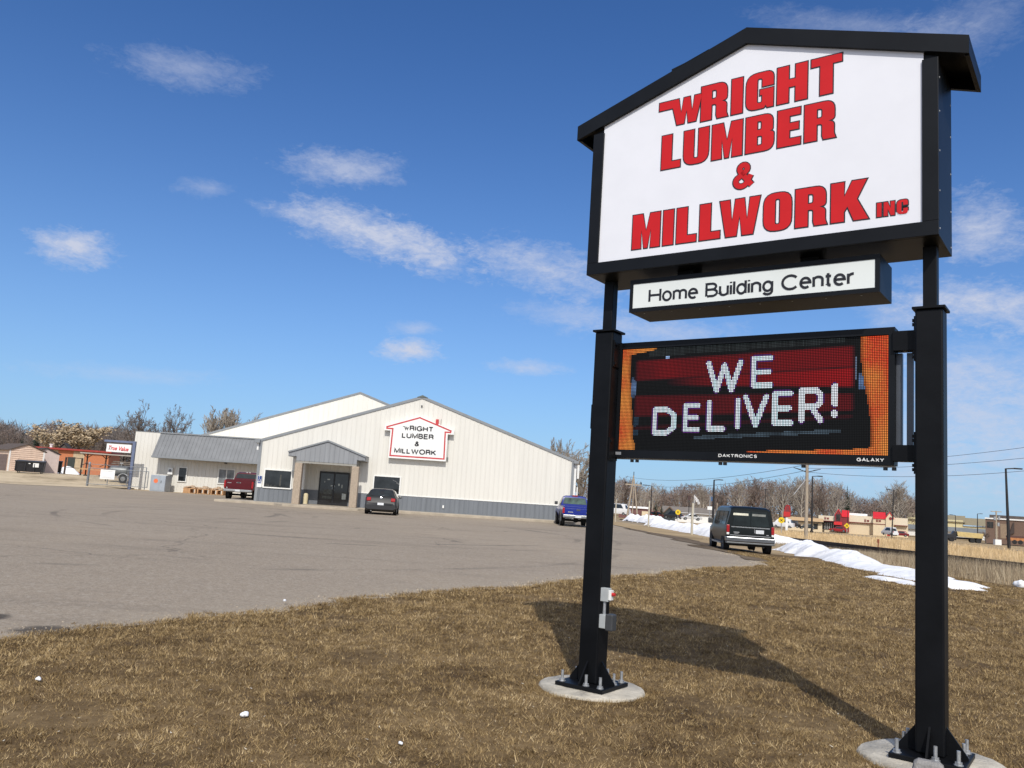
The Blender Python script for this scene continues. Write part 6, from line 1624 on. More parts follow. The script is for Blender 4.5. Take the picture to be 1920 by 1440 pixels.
bb_ = thing('brick_building', 'flat-roofed brown brick building with white coping at the right edge', 'building', p, rot)
brn = M('brown brick', (.155, .10, .075), .85, 0, .15, 5, .2, 20)
g = MB(); g.box(*bx(1848, 1960, 977, 1022, 0, 14)); g.build('wall', brn, bb_)
g = MB(); g.box(*bx(1847, 1961, 974.5, 977, -.3, 14.2)); g.build('coping', white_paint, bb_)
g = MB(); g.box(*bx(1851, 1863, 979, 990, -.1, -.01)); g.build('window', dk_glass, bb_)
g = MB(); g.prism([F(1892, 1004), F(1902, 1000), F(1902, 980), F(1900, 981)], 'y', -.4, -.01); g.build('dark_awning', M('dark awning', (.05, .035, .03), .7), bb_)
g = MB(); g.box(*bx(1866, 1872, 980, 1008, -.08, -.01)); g.box(*bx(1876, 1890, 983, 1010, -.08, -.01)); g.build('tan_bay', M('tan brick bay', (.26, .19, .13), .85, 0, .15, 3), bb_)
p, rot, k, F = facing(1890, 975, 420)
rd_ = thing('long_building', 'far dark flat roofline peeping over the brown brick building', 'building', p, rot)
g = MB(); g.box(*bx(1855, 1985, 969, 995, 0, 10)); g.build('wall', M('far dark wall', (.10, .085, .08), .9, 0, .2, .5), rd_)

# ------------------------------------------------------------------ distant vehicles
def far_car(name, px, base, Y, L_, H_, yaw, col, label, cat='car', wagon=False, van_=False):
    p = pos(px, Y); p.z = at(px, base, Y).z
    o = thing(name, label, cat, p, yaw); pm = paint(label[:30], col, .35); W_2 = .88
    z1 = H_ * .58
    tops = [(.0, z1 * .95), (.12 * L_, z1 + .02), (.16 * L_, H_ if (wagon or van_) else z1 + .05), (.34 * L_, H_), (.58 * L_, H_), (.74 * L_, z1 + .04 if not van_ else H_ * .95), (.86 * L_, z1 * .95 if not van_ else z1), (L_, z1 * .75)]
    g = MB(); g.loft([ring(y, .28, min(z1, t), t, .78, .86, .62 if t > z1 + .1 else .78) for y, t in tops]); g.build('body', pm, o, smooth=38)
    g = MB()
    for s_ in (1, -1):
        q = [(.865, .20 * L_, z1 + .05), (.865, .70 * L_, z1 + .05), (.72, .58 * L_, H_ - .1), (.72, .30 * L_, H_ - .1)]
        q = [(a * s_, b_, c) for a, b_, c in q]; panel(g, q if s_ > 0 else q[::-1], .02)
    panel(g, [(-.6, .10 * L_, z1 + .06), (.6, .10 * L_, z1 + .06), (.52, (.17 if wagon or van_ else .30) * L_, H_ - .1), (-.52, (.17 if wagon or van_ else .30) * L_, H_ - .1)], .04)
    g.build('windows', car_glass, o)
    for s_ in (1, -1):
        for y in (.19 * L_, .80 * L_): wheel(o, s_ * .79, y, .33, .2, s_)
    g = MB()
    for s_ in (1, -1): g.box(*sorted((s_ * .84, s_ * .62)), -.02, .1, z1 * .7, z1 * .95)
    g.build('tail_lamp', lamp_red, o)
    return o
far_car('parked_car', 1590, 998.5, 228, 4.6, 1.45, R(62), (.32, .02, .025), 'red saloon car parked before the cream shop wall')
far_car('parked_car', 1532, 993.5, 225, 4.8, 1.4, R(80), (.02, .03, .035), 'dark saloon car parked between the two street poles')
far_car('parked_van', 1491, 991, 218, 5.6, 2.3, R(60), (.70, .71, .72), 'white van parked behind the dry grass right of the green van', 'van', van_=True)
far_car('parked_car', 1503, 990.5, 222, 4.6, 1.75, R(70), (.02, .02, .022), 'black off-road car parked right of the white van', 'car', wagon=True)
far_car('parked_car', 1704, 1007, 232, 4.6, 1.5, R(70), (.18, .01, .02), 'maroon car parked right of the cream gable', 'car', wagon=True)
far_car('parked_van', 1680, 1005, 226, 5.2, 2.2, R(10), (.68, .70, .72), 'white van parked under the cream right wing', 'van', van_=True)
far_car('parked_car', 1242, 972, 200, 4.3, 1.5, R(30), (.45, .04, .05), 'red and white car parked by the dark spruce', 'car')
far_car('parked_van', 1183, 967, 190, 6, 2.5, R(60), (.72, .73, .74), 'white van parked behind the A-frame pole', 'van', van_=True)
far_car('parked_car', 1318, 977, 185, 4.5, 1.4, R(85), (.55, .56, .57), 'silver car parked along the white long building', 'car')
far_car('parked_car', 1280, 974, 195, 4.6, 1.8, R(40), (.03, .035, .04), 'dark car parked left of the yellow sign, by the dark gable', 'car', wagon=True)
p = pos(1809, 175); p.z = at(1809, 1017, 175).z; s = 175 / CAMF
dt = thing('dump_truck', 'yellow dump truck with a dark cab parked beyond the road', 'truck', p, R(-20))
g = MB(); g.prism([(-1.5, 1.1), (3.0, 1.0), (3.2, 2.0), (-1.7, 2.15)], 'y', -1.1, 1.1); g.build('dump_bed', M('yellow truck bed', (.55, .42, .18), .6, 0, .1, 2), dt, bevel=.05)
g = MB(); g.prism([(-2.6, .6), (-1.7, .6), (-1.7, 2.2), (-2.2, 2.25), (-2.6, 1.6), (-3.3, 1.45), (-3.3, .6)], 'y', -.95, .95); g.build('cab', M('dark truck cab', (.02, .022, .026), .4), dt, bevel=.06)
g = MB(); g.box(-3.3, 3.0, -.5, .5, .6, 1.0); g.build('chassis', under_m, dt)
for x in (-2.6, 1.2, 2.3):
    for s_ in (1, -1):
        g = MB(); g.lathe([(.2, -.15), (.48, -.14), (.5, 0), (.48, .14), (.2, .15), (0, .1)], 20, Matrix.Translation((x, s_ * .9, .5)) @ Matrix.Rotation(R(90), 4, 'X')); g.build('wheel', rubber, dt, smooth=40)
p = pos(1911, 165); p.z = at(1911, 1021, 165).z
ot = thing('gravel_trailer', 'orange-brown open trailer at the right edge beyond the road', 'trailer', p, R(-18))
g = MB(); g.box(-2.2, 3.4, -1.1, 1.1, .7, 1.25); g.build('side_board', M('orange brown boards', (.42, .17, .06), .7, 0, .15, 2), ot)
g = MB(); g.box(-2.2, 3.4, -1.12, 1.12, 1.26, 1.6); g.build('upper_frame', M('dark brown frame', (.09, .04, .03), .7), ot)
for x in (-1.2, -.2, 2.4):
    g = MB(); g.lathe([(.2, -.12), (.42, -.1), (.44, 0), (.42, .1), (.2, .12), (0, .1)], 16, Matrix.Translation((x, -1.0, .44)) @ Matrix.Rotation(R(90), 4, 'X')); g.build('wheel', rubber, ot, smooth=40)

# ------------------------------------------------------------------ trees
bark = M('grey brown bark', (.115, .092, .075), .9, 0, .2, 4, .3, 20)
bark_pale = M('pale poplar bark', (.34, .30, .25), .9, 0, .2, 4, .3, 20)
twig = M('brown twigs', (.165, .142, .130), .9, 0, .18, .6)
twig_pale = M('pale twigs', (.30, .26, .215), .9, 0, .15, .6)
twig_red = M('reddish twigs', (.20, .148, .122), .9, 0, .2, .6)
leaf_tan = M('dry tan leaves', (.43, .335, .215), .85, 0, .22, 1.4)
needle = M('dark conifer needles', (.022, .042, .022), .85, 0, .35, 1.2)
def bare_mesh(seed, h, style):
    """trunk with main limbs, and a crown of ever finer branches; grows from the origin"""
    rnd = random.Random(seed); tr, cw = MB(), MB(); tips = []
    P_ = {'broad': dict(n=(11, 8, 7, 6), ang=(58, 50, 46, 44), lf=(.95, .52, .50, .5), start=.30, up=.10, r0=.030),
          'poplar': dict(n=(14, 8, 6, 4), ang=(19, 20, 22, 26), lf=(.60, .5, .5, .5), start=.12, up=.30, r0=.020),
          'wood': dict(n=(11, 7, 6, 0), ang=(42, 42, 42, 40), lf=(.52, .55, .55, .5), start=.26, up=.2, r0=.018)}[style]
    def grow(p, d, L_, r, lv):
        k = 4 if lv < 2 else 3 if lv < 3 else 2
        pts = [p.copy()]; dd = d.copy()
        for i in range(k):
            w = .20 if lv else .07
            dd = (dd + Vector((rnd.uniform(-w, w), rnd.uniform(-w, w), rnd.uniform(-w, w) + P_['up'] * (.6 if lv else 0)))).normalized()
            pts.append(pts[-1] + dd * (L_ / k))
        rr = [max(.017 * h / 10, r * (1 - .72 * i / k)) for i in range(k + 1)]
        (tr if lv < 2 else cw).tube(pts, rr, 7 if lv == 0 else 5 if lv == 1 else 3, caps=False)
        if lv >= len(P_['n']) or P_['n'][lv] == 0: tips.append(pts[-1]); return
        n = P_['n'][lv]; n = n if lv == 0 else rnd.randint(max(2, n - 2), n)
        for j in range(n):
            t = P_['start'] + (1 - P_['start']) * (j + rnd.random()) / n if lv == 0 else .25 + .75 * (j + rnd.random() * .8) / n
            t = min(t, .99); i = min(int(t * k), k - 1); q = pts[i].lerp(pts[i + 1], t * k - i)
            ax = dd.cross(Vector((rnd.uniform(-1, 1), rnd.uniform(-1, 1), rnd.uniform(-.4, .4)))).normalized()
            a = R(P_['ang'][lv] * rnd.uniform(.7, 1.25)) * (1 - .35 * t if lv == 0 else 1)
            nd = (Matrix.Rotation(a, 3, ax) @ dd).normalized()
            l2 = L_ * P_['lf'][lv] * rnd.uniform(.7, 1.15) * (1.1 - .55 * t if lv == 0 else 1.05 - .3 * t)
            grow(q, nd, l2, max(.012 * h / 10, rr[i] * .62), lv + 1)
    if style == 'poplar':
        for s in range(3):
            a = s * 2.1 + rnd.random(); grow(Vector((.04 * h * math.cos(a), .04 * h * math.sin(a), -.1)), Vector((.10 * math.cos(a), .10 * math.sin(a), 1)).normalized(), h * .8, h * P_['r0'], 0)
    else: grow(Vector((0, 0, -.15)), Vector((rnd.uniform(-.05, .05), rnd.uniform(-.05, .05), 1)), h * (.52 if style == 'broad' else .74), h * P_['r0'], 0)
    return tr, cw, tips
def tree_proto(name, seed, h, style, bm1, tm1, label, cat='tree', loc=(0, 0, 0), group=None):
    tr, cw, tips = bare_mesh(seed, h, style)
    t = thing(name, label, cat, loc, 0, group)
    tr.build('trunk', bm1, t, smooth=60, fix=False); cw.build('crown', tm1, t, smooth=60, fix=False)
    zt = max(v[2] for v in cw.v); return t, zt, tips
def put(px, Y, base_dz=0): return onT(at(px, 900, Y).x, Y, base_dz)
def fit(t, zt, px, top, Y, rot=0):
    p = put(px, Y); t.location = p; s = (at(px, top, Y).z - p.z) / zt; t.scale = (s, s, s); t.rotation_euler = (0, 0, rot); return s
# the two big bare trees over the annex, poplars, and the pair right of the gable
t, z, _ = tree_proto('bare_tree', 3, 10, 'broad', bark, twig, 'large spreading bare tree over the cream wall, left of its smaller neighbour'); fit(t, z, 256, 746, 105); t.scale.x *= .66; t.scale.y *= .7
t, z, _ = tree_proto('bare_tree', 8, 9, 'broad', bark, twig, 'smaller twisted bare tree over the grey awning end'); fit(t, z, 324, 756, 108, 1.2); t.scale.x *= .52; t.scale.y *= .52
pop, zp, _ = tree_proto('poplar_tree', 12, 10, 'poplar', bark_pale, twig_pale, 'pale many-stemmed bare poplar above the awning, the taller of two'); fit(pop, zp, 393, 759, 118); pop.scale.x *= 1.35; pop.scale.y *= 1.35
q = dup(pop, put(440, 122), 2.0, label='pale bare poplar just left of where the rear gable roof begins'); s = (at(440, 765, 122).z - q.location.z) / zp; q.scale = (s * 1.3, s * 1.3, s)
t, z, _ = tree_proto('bare_tree', 17, 9, 'broad', bark_pale, twig_pale, 'pale leaning bare tree right of the big gable behind the blue pickup'); fit(t, z, 1094, 826, 92, 2.5)
q = dup(pop, put(1046, 118), 1.0, label='pale bare tree peeping over the right slope of the big gable'); s = (at(1046, 818, 118).z - q.location.z) / zp; q.scale = (s * .8, s * .8, s)
# oak that kept its dry leaves
tr, cw, tips = bare_mesh(23, 8, 'broad')
oak = thing('oak_tree', 'broad oak with dry tan leaves behind the orange brick building', 'tree', put(134, 135))
tr.build('trunk', bark, oak, smooth=60, fix=False)
rnd = random.Random(5); g = MB(); g.v, g.f = list(cw.v), list(cw.f)
g.build('branches', twig, oak, smooth=60, fix=False)
g = MB()
for p in tips:
    if rnd.random() < .25: continue
    for q in range(rnd.randint(2, 5)):
        c = p + Vector((rnd.gauss(0, .16), rnd.gauss(0, .16), rnd.gauss(0, .16))); a = Vector((rnd.uniform(-1, 1), rnd.uniform(-1, 1), rnd.uniform(-1, 1))).normalized() * rnd.uniform(.07, .14); b_ = a.orthogonal().normalized() * rnd.uniform(.05, .10)
        g.quad(c - a, c + b_, c + a, c - b_)
g.build('crown', leaf_tan, oak, fix=False)
zt = max(v[2] for v in cw.v); p = oak.location; s = (at(134, 786, 135).z - p.z) / zt; oak.scale = (s * 1.75, s * 1.5, s)

# conifers: whorls of drooping sprays
def conifer(name, label, px, top, base, Y, wid, seed, group=None):
    rnd = random.Random(seed); p = put(px, Y); p.z = at(px, base, Y).z; h = (base - top) / CAMF * Y; w = wid / CAMF * Y / 2
    t = thing(name, label, 'tree', p, 0, group)
    g = MB(); g.tube([(0, 0, -.2), (0, 0, h * .95)], [h * .022, h * .004], 7); g.build('trunk', bark, t)
    g = MB(); n = int(26 + h * 2)
    for i in range(n):
        f = .06 + .94 * i / n; z = f * h; r = w * (1 - f) ** .85 * rnd.uniform(.8, 1.15) + .05 * w
        for k in range(rnd.randint(6, 9)):
            a = rnd.uniform(0, 6.28); L_ = r * rnd.uniform(.65, 1.12); d = Vector((math.cos(a), math.sin(a), rnd.uniform(-.45, -.08))); s_ = Vector((-d.y, d.x, 0)) 
            o = Vector((0, 0, z))
            for q in range(9):
                t0 = .12 + .88 * q / 9 * rnd.uniform(.8, 1.1); c = o + d * (L_ * t0); e = L_ * (.36 - .2 * t0)
                sd = 1 if q % 2 else -1
                g.quad(c, c + d * e * .7 + s_ * sd * e * .55 + Vector((0, 0, -.12 * e)), c + d * e * 1.1 + Vector((0, 0, -.1 * e)), c + d * e * .3 + Vector((0, 0, .1 * e)))
    g.build('crown', needle, t, fix=False); return t
conifer('spruce_tree', 'tall dark spruce behind the left red tower of the shop', 1589, 909, 992, 275, 26, 1)
conifer('spruce_tree', 'dark spruce beside the street lamp, left of the white long building', 1232, 942, 974, 175, 22, 2)
conifer('spruce_tree', 'smaller dark spruce touching the left end of the dark gable', 1243, 947, 973, 180, 14, 3)
conifer('cedar_bush', 'dark evergreen bush behind the roof of the lap-sided shed', 58, 812, 850, 118, 34, 4)
conifer('cedar_bush', 'low dark evergreen between the shed roof and the woods', 32, 818, 852, 124, 22, 9)
# bush by the brown building
tr, cw, tips = bare_mesh(41, 5, 'broad')
t = thing('bare_bush', 'brown leafless bush between the dump truck and the brown brick building', 'bush', put(1847, 198)); t.location.z = at(1847, 1018, 198).z
tr.build('trunk', bark, t, fix=False); cw.build('crown', twig_red, t, fix=False); zt = max(v[2] for v in cw.v); s = (22 / CAMF * 198) / zt; t.scale = (s * 1.5, s * 1.5, s)

# belts of woodland trees: three shapes copied along each wood's edge
WP = []
for k, (sd, bm1, tm1) in enumerate(((51, bark, twig), (52, bark, twig_red), (53, bark_pale, twig_pale), (54, bark, twig_red))):
    t, z, _ = tree_proto('woodland_tree', sd, 12, 'wood', bm1, tm1, 'x', 'tree'); WP.append([t, z, False, kids(t)])
WL = {'r': ['brown bare woodland tree in the belt behind the shops across the field', 'reddish bare woodland tree in the belt behind the shops across the field', 'pale bare woodland tree in the belt behind the shops across the field', 'reddish bare woodland tree in the belt behind the shops across the field'],
      'l': ['brown bare woodland tree in the wood behind the left sheds', 'reddish bare woodland tree in the wood behind the left sheds', 'pale bare woodland tree in the wood behind the left sheds', 'reddish bare woodland tree in the wood behind the left sheds']}
rnd = random.Random(77)
def wtree(px, top, Y, side, k):
    t, z, used, ch = WP[k]; p = put(px, Y); s = (at(px, top, Y).z - p.z) / z
    grp = 'woodland trees across the field' if side == 'r' else 'woodland trees behind the sheds'
    sc_ = (s * rnd.uniform(.9, 1.3),) * 2 + (s,)
    if not used: WP[k][2] = True; t.location = p; t.scale = sc_; t['label'] = WL[side][k]; t['group'] = grp; return
    dup(t, p, rnd.uniform(0, 6.28), sc_, WL[side][k], grp, ch)
topR = [(1150, 896), (1180, 895), (1215, 908), (1250, 917), (1285, 906), (1310, 905), (1340, 912), (1380, 902), (1410, 895), (1440, 897), (1480, 898), (1520, 894), (1550, 897), (1575, 905), (1600, 925), (1640, 934), (1665, 928), (1680, 906), (1712, 930)]
for px in range(1120, 1600, 8):
    Y = rnd.uniform(255, 330); wtree(px + rnd.uniform(-5, 5), interp(topR, px) + rnd.uniform(-5, 10), Y, 'r', rnd.choice((0, 1, 1, 2, 3, 3)) if px < 1450 else rnd.choice((0, 2, 2, 1)))
for px in range(1600, 1715, 8):
    wtree(px + rnd.uniform(-4, 4), interp(topR, px) + rnd.uniform(-3, 6), rnd.uniform(290, 340), 'r', 2 if 1668 < px < 1695 else rnd.choice((0, 1, 2)))
for px in (1675, 1682, 1690, 1505, 1535, 1316, 1322, 1468): wtree(px, interp(topR, px) - (8 if px > 1600 else 2), 262, 'r', 2)
topL = [(-60, 780), (0, 783), (25, 800), (45, 808), (60, 794), (90, 790), (150, 795), (205, 797), (240, 800)]
for px in range(-60, 262, 8):
    wtree(px + rnd.uniform(-4, 4), interp(topL, px) + rnd.uniform(-3, 9), rnd.uniform(165, 215), 'l', rnd.choice((0, 0, 1, 3)))
# the solid depth of each wood behind its edge trees
def wood_mass(name, px0, px1, Y0, Y1, tops, label, mat, n, seed, low=0):
    r = np.random.default_rng(seed); V = []
    for i in range(n):
        px = r.uniform(px0, px1); Y = r.uniform(Y0, Y1); p = put(px, Y); top = at(px, interp(tops, px) + r.uniform(4, 22), Y).z
        hgt = top - p.z; m_ = 80
        c = np.stack([p.x + r.normal(0, 1.7, m_), p.y + r.normal(0, 1.5, m_), p.z + hgt * r.uniform(.03, 1, m_) ** .85], 1)
        d = np.stack([r.normal(0, .5, m_), r.normal(0, .5, m_), r.uniform(.1, 1, m_)], 1); d /= np.linalg.norm(d, axis=1)[:, None]
        L_ = r.uniform(.8, 2.4, m_)[:, None]; w = r.uniform(.05, .15, m_)[:, None]; sd = np.cross(d, r.normal(0, 1, (m_, 3))); sd /= np.linalg.norm(sd, axis=1)[:, None]
        V.append(np.stack([c - sd * w, c + sd * w, c + d * L_], 1).reshape(-1, 3))
    V = np.concatenate(V); me = tri_mesh(name, V, mat); o = bpy.data.objects.new(name, me); COL.objects.link(o); tag(o, label, 'woods', kind='stuff')
def tri_mesh(name, V, mat):
    n = len(V); me = bpy.data.meshes.new(name); me.vertices.add(n); me.vertices.foreach_set('co', np.ascontiguousarray(V, dtype=np.float32).reshape(-1))
    me.loops.add(n); me.loops.foreach_set('vertex_index', np.arange(n, dtype=np.int32))
    me.polygons.add(n // 3); me.polygons.foreach_set('loop_start', np.arange(0, n, 3, dtype=np.int32)); me.polygons.foreach_set('loop_total', np.full(n // 3, 3, dtype=np.int32))
    me.materials.append(mat); me.update(); me.validate(); return me
wood_mass('woods', 1090, 1740, 290, 380, topR, 'brown leafless woods filling the skyline across the field', twig_red, 520, 3)
wood_mass('woods', -110, 300, 190, 250, topL, 'dense brown leafless woods on the left skyline', twig, 300, 4)
wood_mass('woods', 1835, 2080, 420, 520, [(1800, 985), (1835, 978), (1860, 967), (2100, 962)], 'distant dark woods beyond the brown brick building', twig, 160, 5)

# ------------------------------------------------------------------ turf, weeds and tall dry grass
def blade_mat(name, stops, patch=1.3, green=None):
    mt = bpy.data.materials.new(name); mt.use_nodes = True; nt = mt.node_tree; b = nt.nodes['Principled BSDF']; b.inputs['Roughness'].default_value = .8; b.inputs['Specular IOR Level'].default_value = .15
    at_ = nt.nodes.new('ShaderNodeAttribute'); at_.attribute_name = 'tone'
    t = nt.nodes.new('ShaderNodeTexCoord'); n = nt.nodes.new('ShaderNodeTexNoise'); n.inputs['Scale'].default_value = patch; n.inputs['Detail'].default_value = 6; n.inputs['Roughness'].default_value = .62
    nt.links.new(t.outputs['Object'], n.inputs['Vector'])
    n2 = nt.nodes.new('ShaderNodeTexNoise'); n2.inputs['Scale'].default_value = patch * 6; n2.inputs['Detail'].default_value = 5; nt.links.new(t.outputs['Object'], n2.inputs['Vector'])
    av = nt.nodes.new('ShaderNodeMath'); av.operation = 'MULTIPLY_ADD'; nt.links.new(n2.outputs[0], av.inputs[0]); av.inputs[1].default_value = .55; 
    a0 = nt.nodes.new('ShaderNodeMath'); a0.operation = 'MULTIPLY'; nt.links.new(n.outputs[0], a0.inputs[0]); a0.inputs[1].default_value = .45; nt.links.new(a0.outputs[0], av.inputs[2])
    a = nt.nodes.new('ShaderNodeMath'); a.operation = 'MULTIPLY_ADD'; nt.links.new(av.outputs[0], a.inputs[0]); a.inputs[1].default_value = 1.7; a.inputs[2].default_value = -.86
    c = nt.nodes.new('ShaderNodeMath'); c.operation = 'ADD'; c.use_clamp = True; nt.links.new(a.outputs[0], c.inputs[0]); nt.links.new(at_.outputs['Fac'], c.inputs[1])
    rp = nt.nodes.new('ShaderNodeValToRGB'); e = rp.color_ramp.elements; e[0].position, e[0].color = stops[0][0], (*stops[0][1], 1); e[1].position, e[1].color = stops[-1][0], (*stops[-1][1], 1)
    for p, q in stops[1:-1]: k = e.new(p); k.color = (*q, 1)
    nt.links.new(c.outputs[0], rp.inputs[0]); out = rp.outputs[0]
    nt.links.new(out, b.inputs['Base Color']); return mt
def blades(name, x, y, z, length, width, lean, mat, label, seed, cat='grass', dtone=0.0, daz=None):
    r = np.random.default_rng(seed); n = len(x)
    az = r.uniform(0, 2 * np.pi, n)
    if daz is not None: az = np.where(daz < 0, az, daz + r.normal(0, .75, n))
    tl = np.clip(r.normal(lean[0], lean[1], n), .02, 1.45)
    d = np.stack([np.cos(az) * np.sin(tl), np.sin(az) * np.sin(tl), np.cos(tl)], 1)
    a2 = r.uniform(0, 2 * np.pi, n); sd = np.stack([np.cos(a2), np.sin(a2), np.zeros(n)], 1)
    c = np.stack([x, y, z], 1); V = np.stack([c - sd * width[:, None] / 2, c + sd * width[:, None] / 2, c + d * length[:, None]], 1).reshape(-1, 3)
    me = tri_mesh(name, V, mat); tone = np.repeat(np.clip(r.normal(.5, .17, n) + dtone, 0, 1), 3).astype(np.float32)
    a = me.attributes.new('tone', 'FLOAT', 'POINT'); a.data.foreach_set('value', tone)
    o = bpy.data.objects.new(name, me); COL.objects.link(o); tag(o, label, cat, kind='stuff'); return o
rg = np.random.default_rng(9)
def sample_lawn():
    X_, Y_, S_ = [], [], []
    for (y0, y1, dens) in ((1.5, 4.5, 700), (4.5, 7, 6400), (7, 9.5, 4900), (9.5, 13, 3100), (13, 18, 1800), (18, 25, 980), (25, 34, 560)):
        xa = max(-6.5, -.66 * y1 - 1); xb = min(.68 * y1 + 1.5, 15); n = int((y1 - y0) * (xb - xa) * dens)
        x = rg.uniform(xa, xb, n); y = rg.uniform(y0, y1, n); X_.append(x); Y_.append(y); S_.append(np.full(n, (6400 / dens) ** .42 if y0 > 2 else 1.6))
    x, y, s = map(np.concatenate, (X_, Y_, S_))
    yy = np.linspace(-14, 60, 1500); edge = np.array([xr(v) for v in yy]); e = np.interp(y, yy, edge)
    k = x > e - .05 + rg.uniform(-.12, .10, len(x)) - .12 * (rg.random(len(x)) > .93)
    # bare scuffed patches
    pt = np.sin(x * 1.7 + 1.3 * np.sin(y * 1.1)) * np.sin(y * 1.45 + 1.1 * np.sin(x * .9)) + .5 * np.sin(x * 4.1 + y * 2.3) * np.sin(y * 3.7 - x * 1.9)
    k &= ~((pt > .78) & (rg.random(len(x)) < .65))
    # keep off the footings
    for i, cx_ in enumerate(cx):
        w = S0 + Matrix.Rotation(-SA, 3, 'Z') @ Vector((cx_, cy, 0)); k &= (x - w.x) ** 2 + (y - w.y) ** 2 > (.475) ** 2
    return x[k], y[k], s[k]
x, y, s = sample_lawn()
# gather the blades into tufts: neighbours lean the same way and share a shade
nt_c = len(x) // 12; ci = rg.integers(0, len(x), nt_c); own = rg.integers(0, nt_c, len(x)); loose = rg.random(len(x)) < .42
tx, ty, ts = x[ci][own], y[ci][own], s[ci][own]; sp_ = .021 * np.clip(ts, .8, 2.2)
x = np.where(loose, x, tx + rg.normal(0, 1, len(x)) * sp_); y = np.where(loose, y, ty + rg.normal(0, 1, len(y)) * sp_); s = np.where(loose, s, ts)
tuft_tone = np.where(loose, rg.normal(-.06, .12, len(x)), rg.normal(0, .21, nt_c)[own]); tuft_h = np.where(loose, .8, np.exp(rg.normal(.08, .33, nt_c))[own]); tuft_az = np.where(loose, -1.0, (rg.random(nt_c) * 6.283)[own])
def Tv(x, y): 
    d = np.hypot(x, y); f = lambda a, b_, t: (lambda q: q * q * (3 - 2 * q))(np.clip((t - a) / (b_ - a), 0, 1))
    left = .14 * f(12, 48, y) + .12 * f(55, 67, y); right = -.012 * np.maximum(0, np.minimum(d, 270) - 22); k = f(5, 13, x) * f(14, 24, y); return left + (right - left) * k
turf = blade_mat('dormant turf blades', [(.0, (.085, .052, .025)), (.26, (.19, .127, .058)), (.52, (.305, .212, .100)), (.78, (.425, .31, .155)), (1, (.54, .41, .235))], 1.1)
n = len(x); L_ = rg.uniform(.016, .040, n) * np.minimum(s, 1.5) * tuft_h; W__ = rg.uniform(.0042, .0085, n) * s
blades('turf', x, y, Tv(x, y) + .033, L_, W__, (.95, .32), turf, 'matted dormant brown lawn grass round the pylon sign', 1, dtone=tuft_tone, daz=tuft_az)
# pale litter: broken leaves, grit and straw on the lawn; gravel spilled along the asphalt edge
n = 5200; y = 4.6 + 24 * rg.random(n) ** 1.9; x = rg.uniform(-6, 14, n); yy_ = np.linspace(-14, 60, 1500); ee_ = np.array([xr(v) for v in yy_]); k = (x > np.interp(y, yy_, ee_) + .1) & (np.abs(x) < .7 * y + 1); x, y = x[k], y[k]; n = len(x)
lit = blade_mat('pale litter', [(.0, (.12, .075, .04)), (.4, (.40, .30, .18)), (.8, (.62, .55, .42)), (1, (.75, .72, .64))], 2.0)
blades('leaf_litter', x, y, Tv(x, y) + .052, rg.uniform(.010, .032, n), rg.uniform(.004, .012, n), (1.35, .15), lit, 'small pale bits of leaf and straw scattered over the lawn', 6, 'litter', dtone=rg.normal(0, .25, n))
n = 9000; y = rg.uniform(5, 33, n); e_ = np.interp(y, yy_, ee_); x = e_ - np.abs(rg.normal(0, .38, n)) + .12; r_ = rg.uniform(.004, .013, n) * np.clip(y / 9, 1, 2)
o6 = np.array([(1, 0, 0), (0, 1, 0), (-1, 0, 0), (0, -1, 0)]); V = []
for a in range(4):
    A, B = o6[a], o6[(a + 1) % 4]; c = np.stack([x, y, Tv(x, y)], 1); q = rg.uniform(.6, 1.3, (n, 1))
    V.append(np.stack([c + A * r_[:, None], c + B * r_[:, None] * q, c + np.array([0, 0, .8]) * r_[:, None]], 1).reshape(-1, 3))
V = np.concatenate(V); o = bpy.data.objects.new('gravel', tri_mesh('gravel', V, M('grey tan grit', (.34, .285, .215), .9, 0, .45, 30))); COL.objects.link(o); tag(o, 'loose gravel and grit spilled along the asphalt edge', 'gravel', kind='stuff')
# longer tufts along the asphalt edge and round the footings
yy = rg.uniform(4.0, 33, 9000); ex = np.array([xr(v) for v in yy]); xx_ = ex + np.abs(rg.normal(0, .10, 9000)) - .04
x2, y2 = [xx_], [yy]
for i, cx_ in enumerate(cx):
    w = S0 + Matrix.Rotation(-SA, 3, 'Z') @ Vector((cx_, cy, 0)); a = rg.uniform(0, 6.283, 2600); q = .475 + np.abs(rg.normal(0, .05, 2600)); x2.append(w.x + q * np.cos(a)); y2.append(w.y + q * np.sin(a))
x2, y2 = np.concatenate(x2), np.concatenate(y2); n = len(x2); sc2 = np.clip(y2 / 7, 1, 2.2)
blades('turf_edge', x2, y2, Tv(x2, y2) + .022, rg.uniform(.03, .065, n), rg.uniform(.004, .006, n) * sc2, (.7, .35), turf, 'longer brown turf fringing the asphalt edge and the footings', 2)
# tall dry field grass across the tracks, weeds on the near side
dry = blade_mat('tall straw grass', [(.0, (.30, .21, .11)), (.3, (.54, .385, .20)), (.55, (.72, .53, .30)), (.8, (.80, .62, .38)), (1, (.86, .72, .49))], .35)
def field(n, y0, y1, side, pw=1.0):
    y = y0 + (y1 - y0) * rg.random(n) ** pw; rx = np.where(y < 30, 22.5, np.where(y > 60, 21.2, np.interp(y, [30, 60], [22.5, 21.2])))
    if side == 'far': x = rx + 1.5 + rg.random(n) ** 1.25 * np.minimum(75, .70 * y + 6 - rx)
    else: x = rx - 2.1 - rg.random(n) ** 1.2 * 5.0
    return x, y
x, y = field(150000, 26, 135, 'far', 1.0)
clump = np.sin(x * .5 + np.sin(y * .31) * 2) * np.sin(y * .43 + np.sin(x * .27) * 2); k = rg.random(len(x)) < .45 + .55 * clump
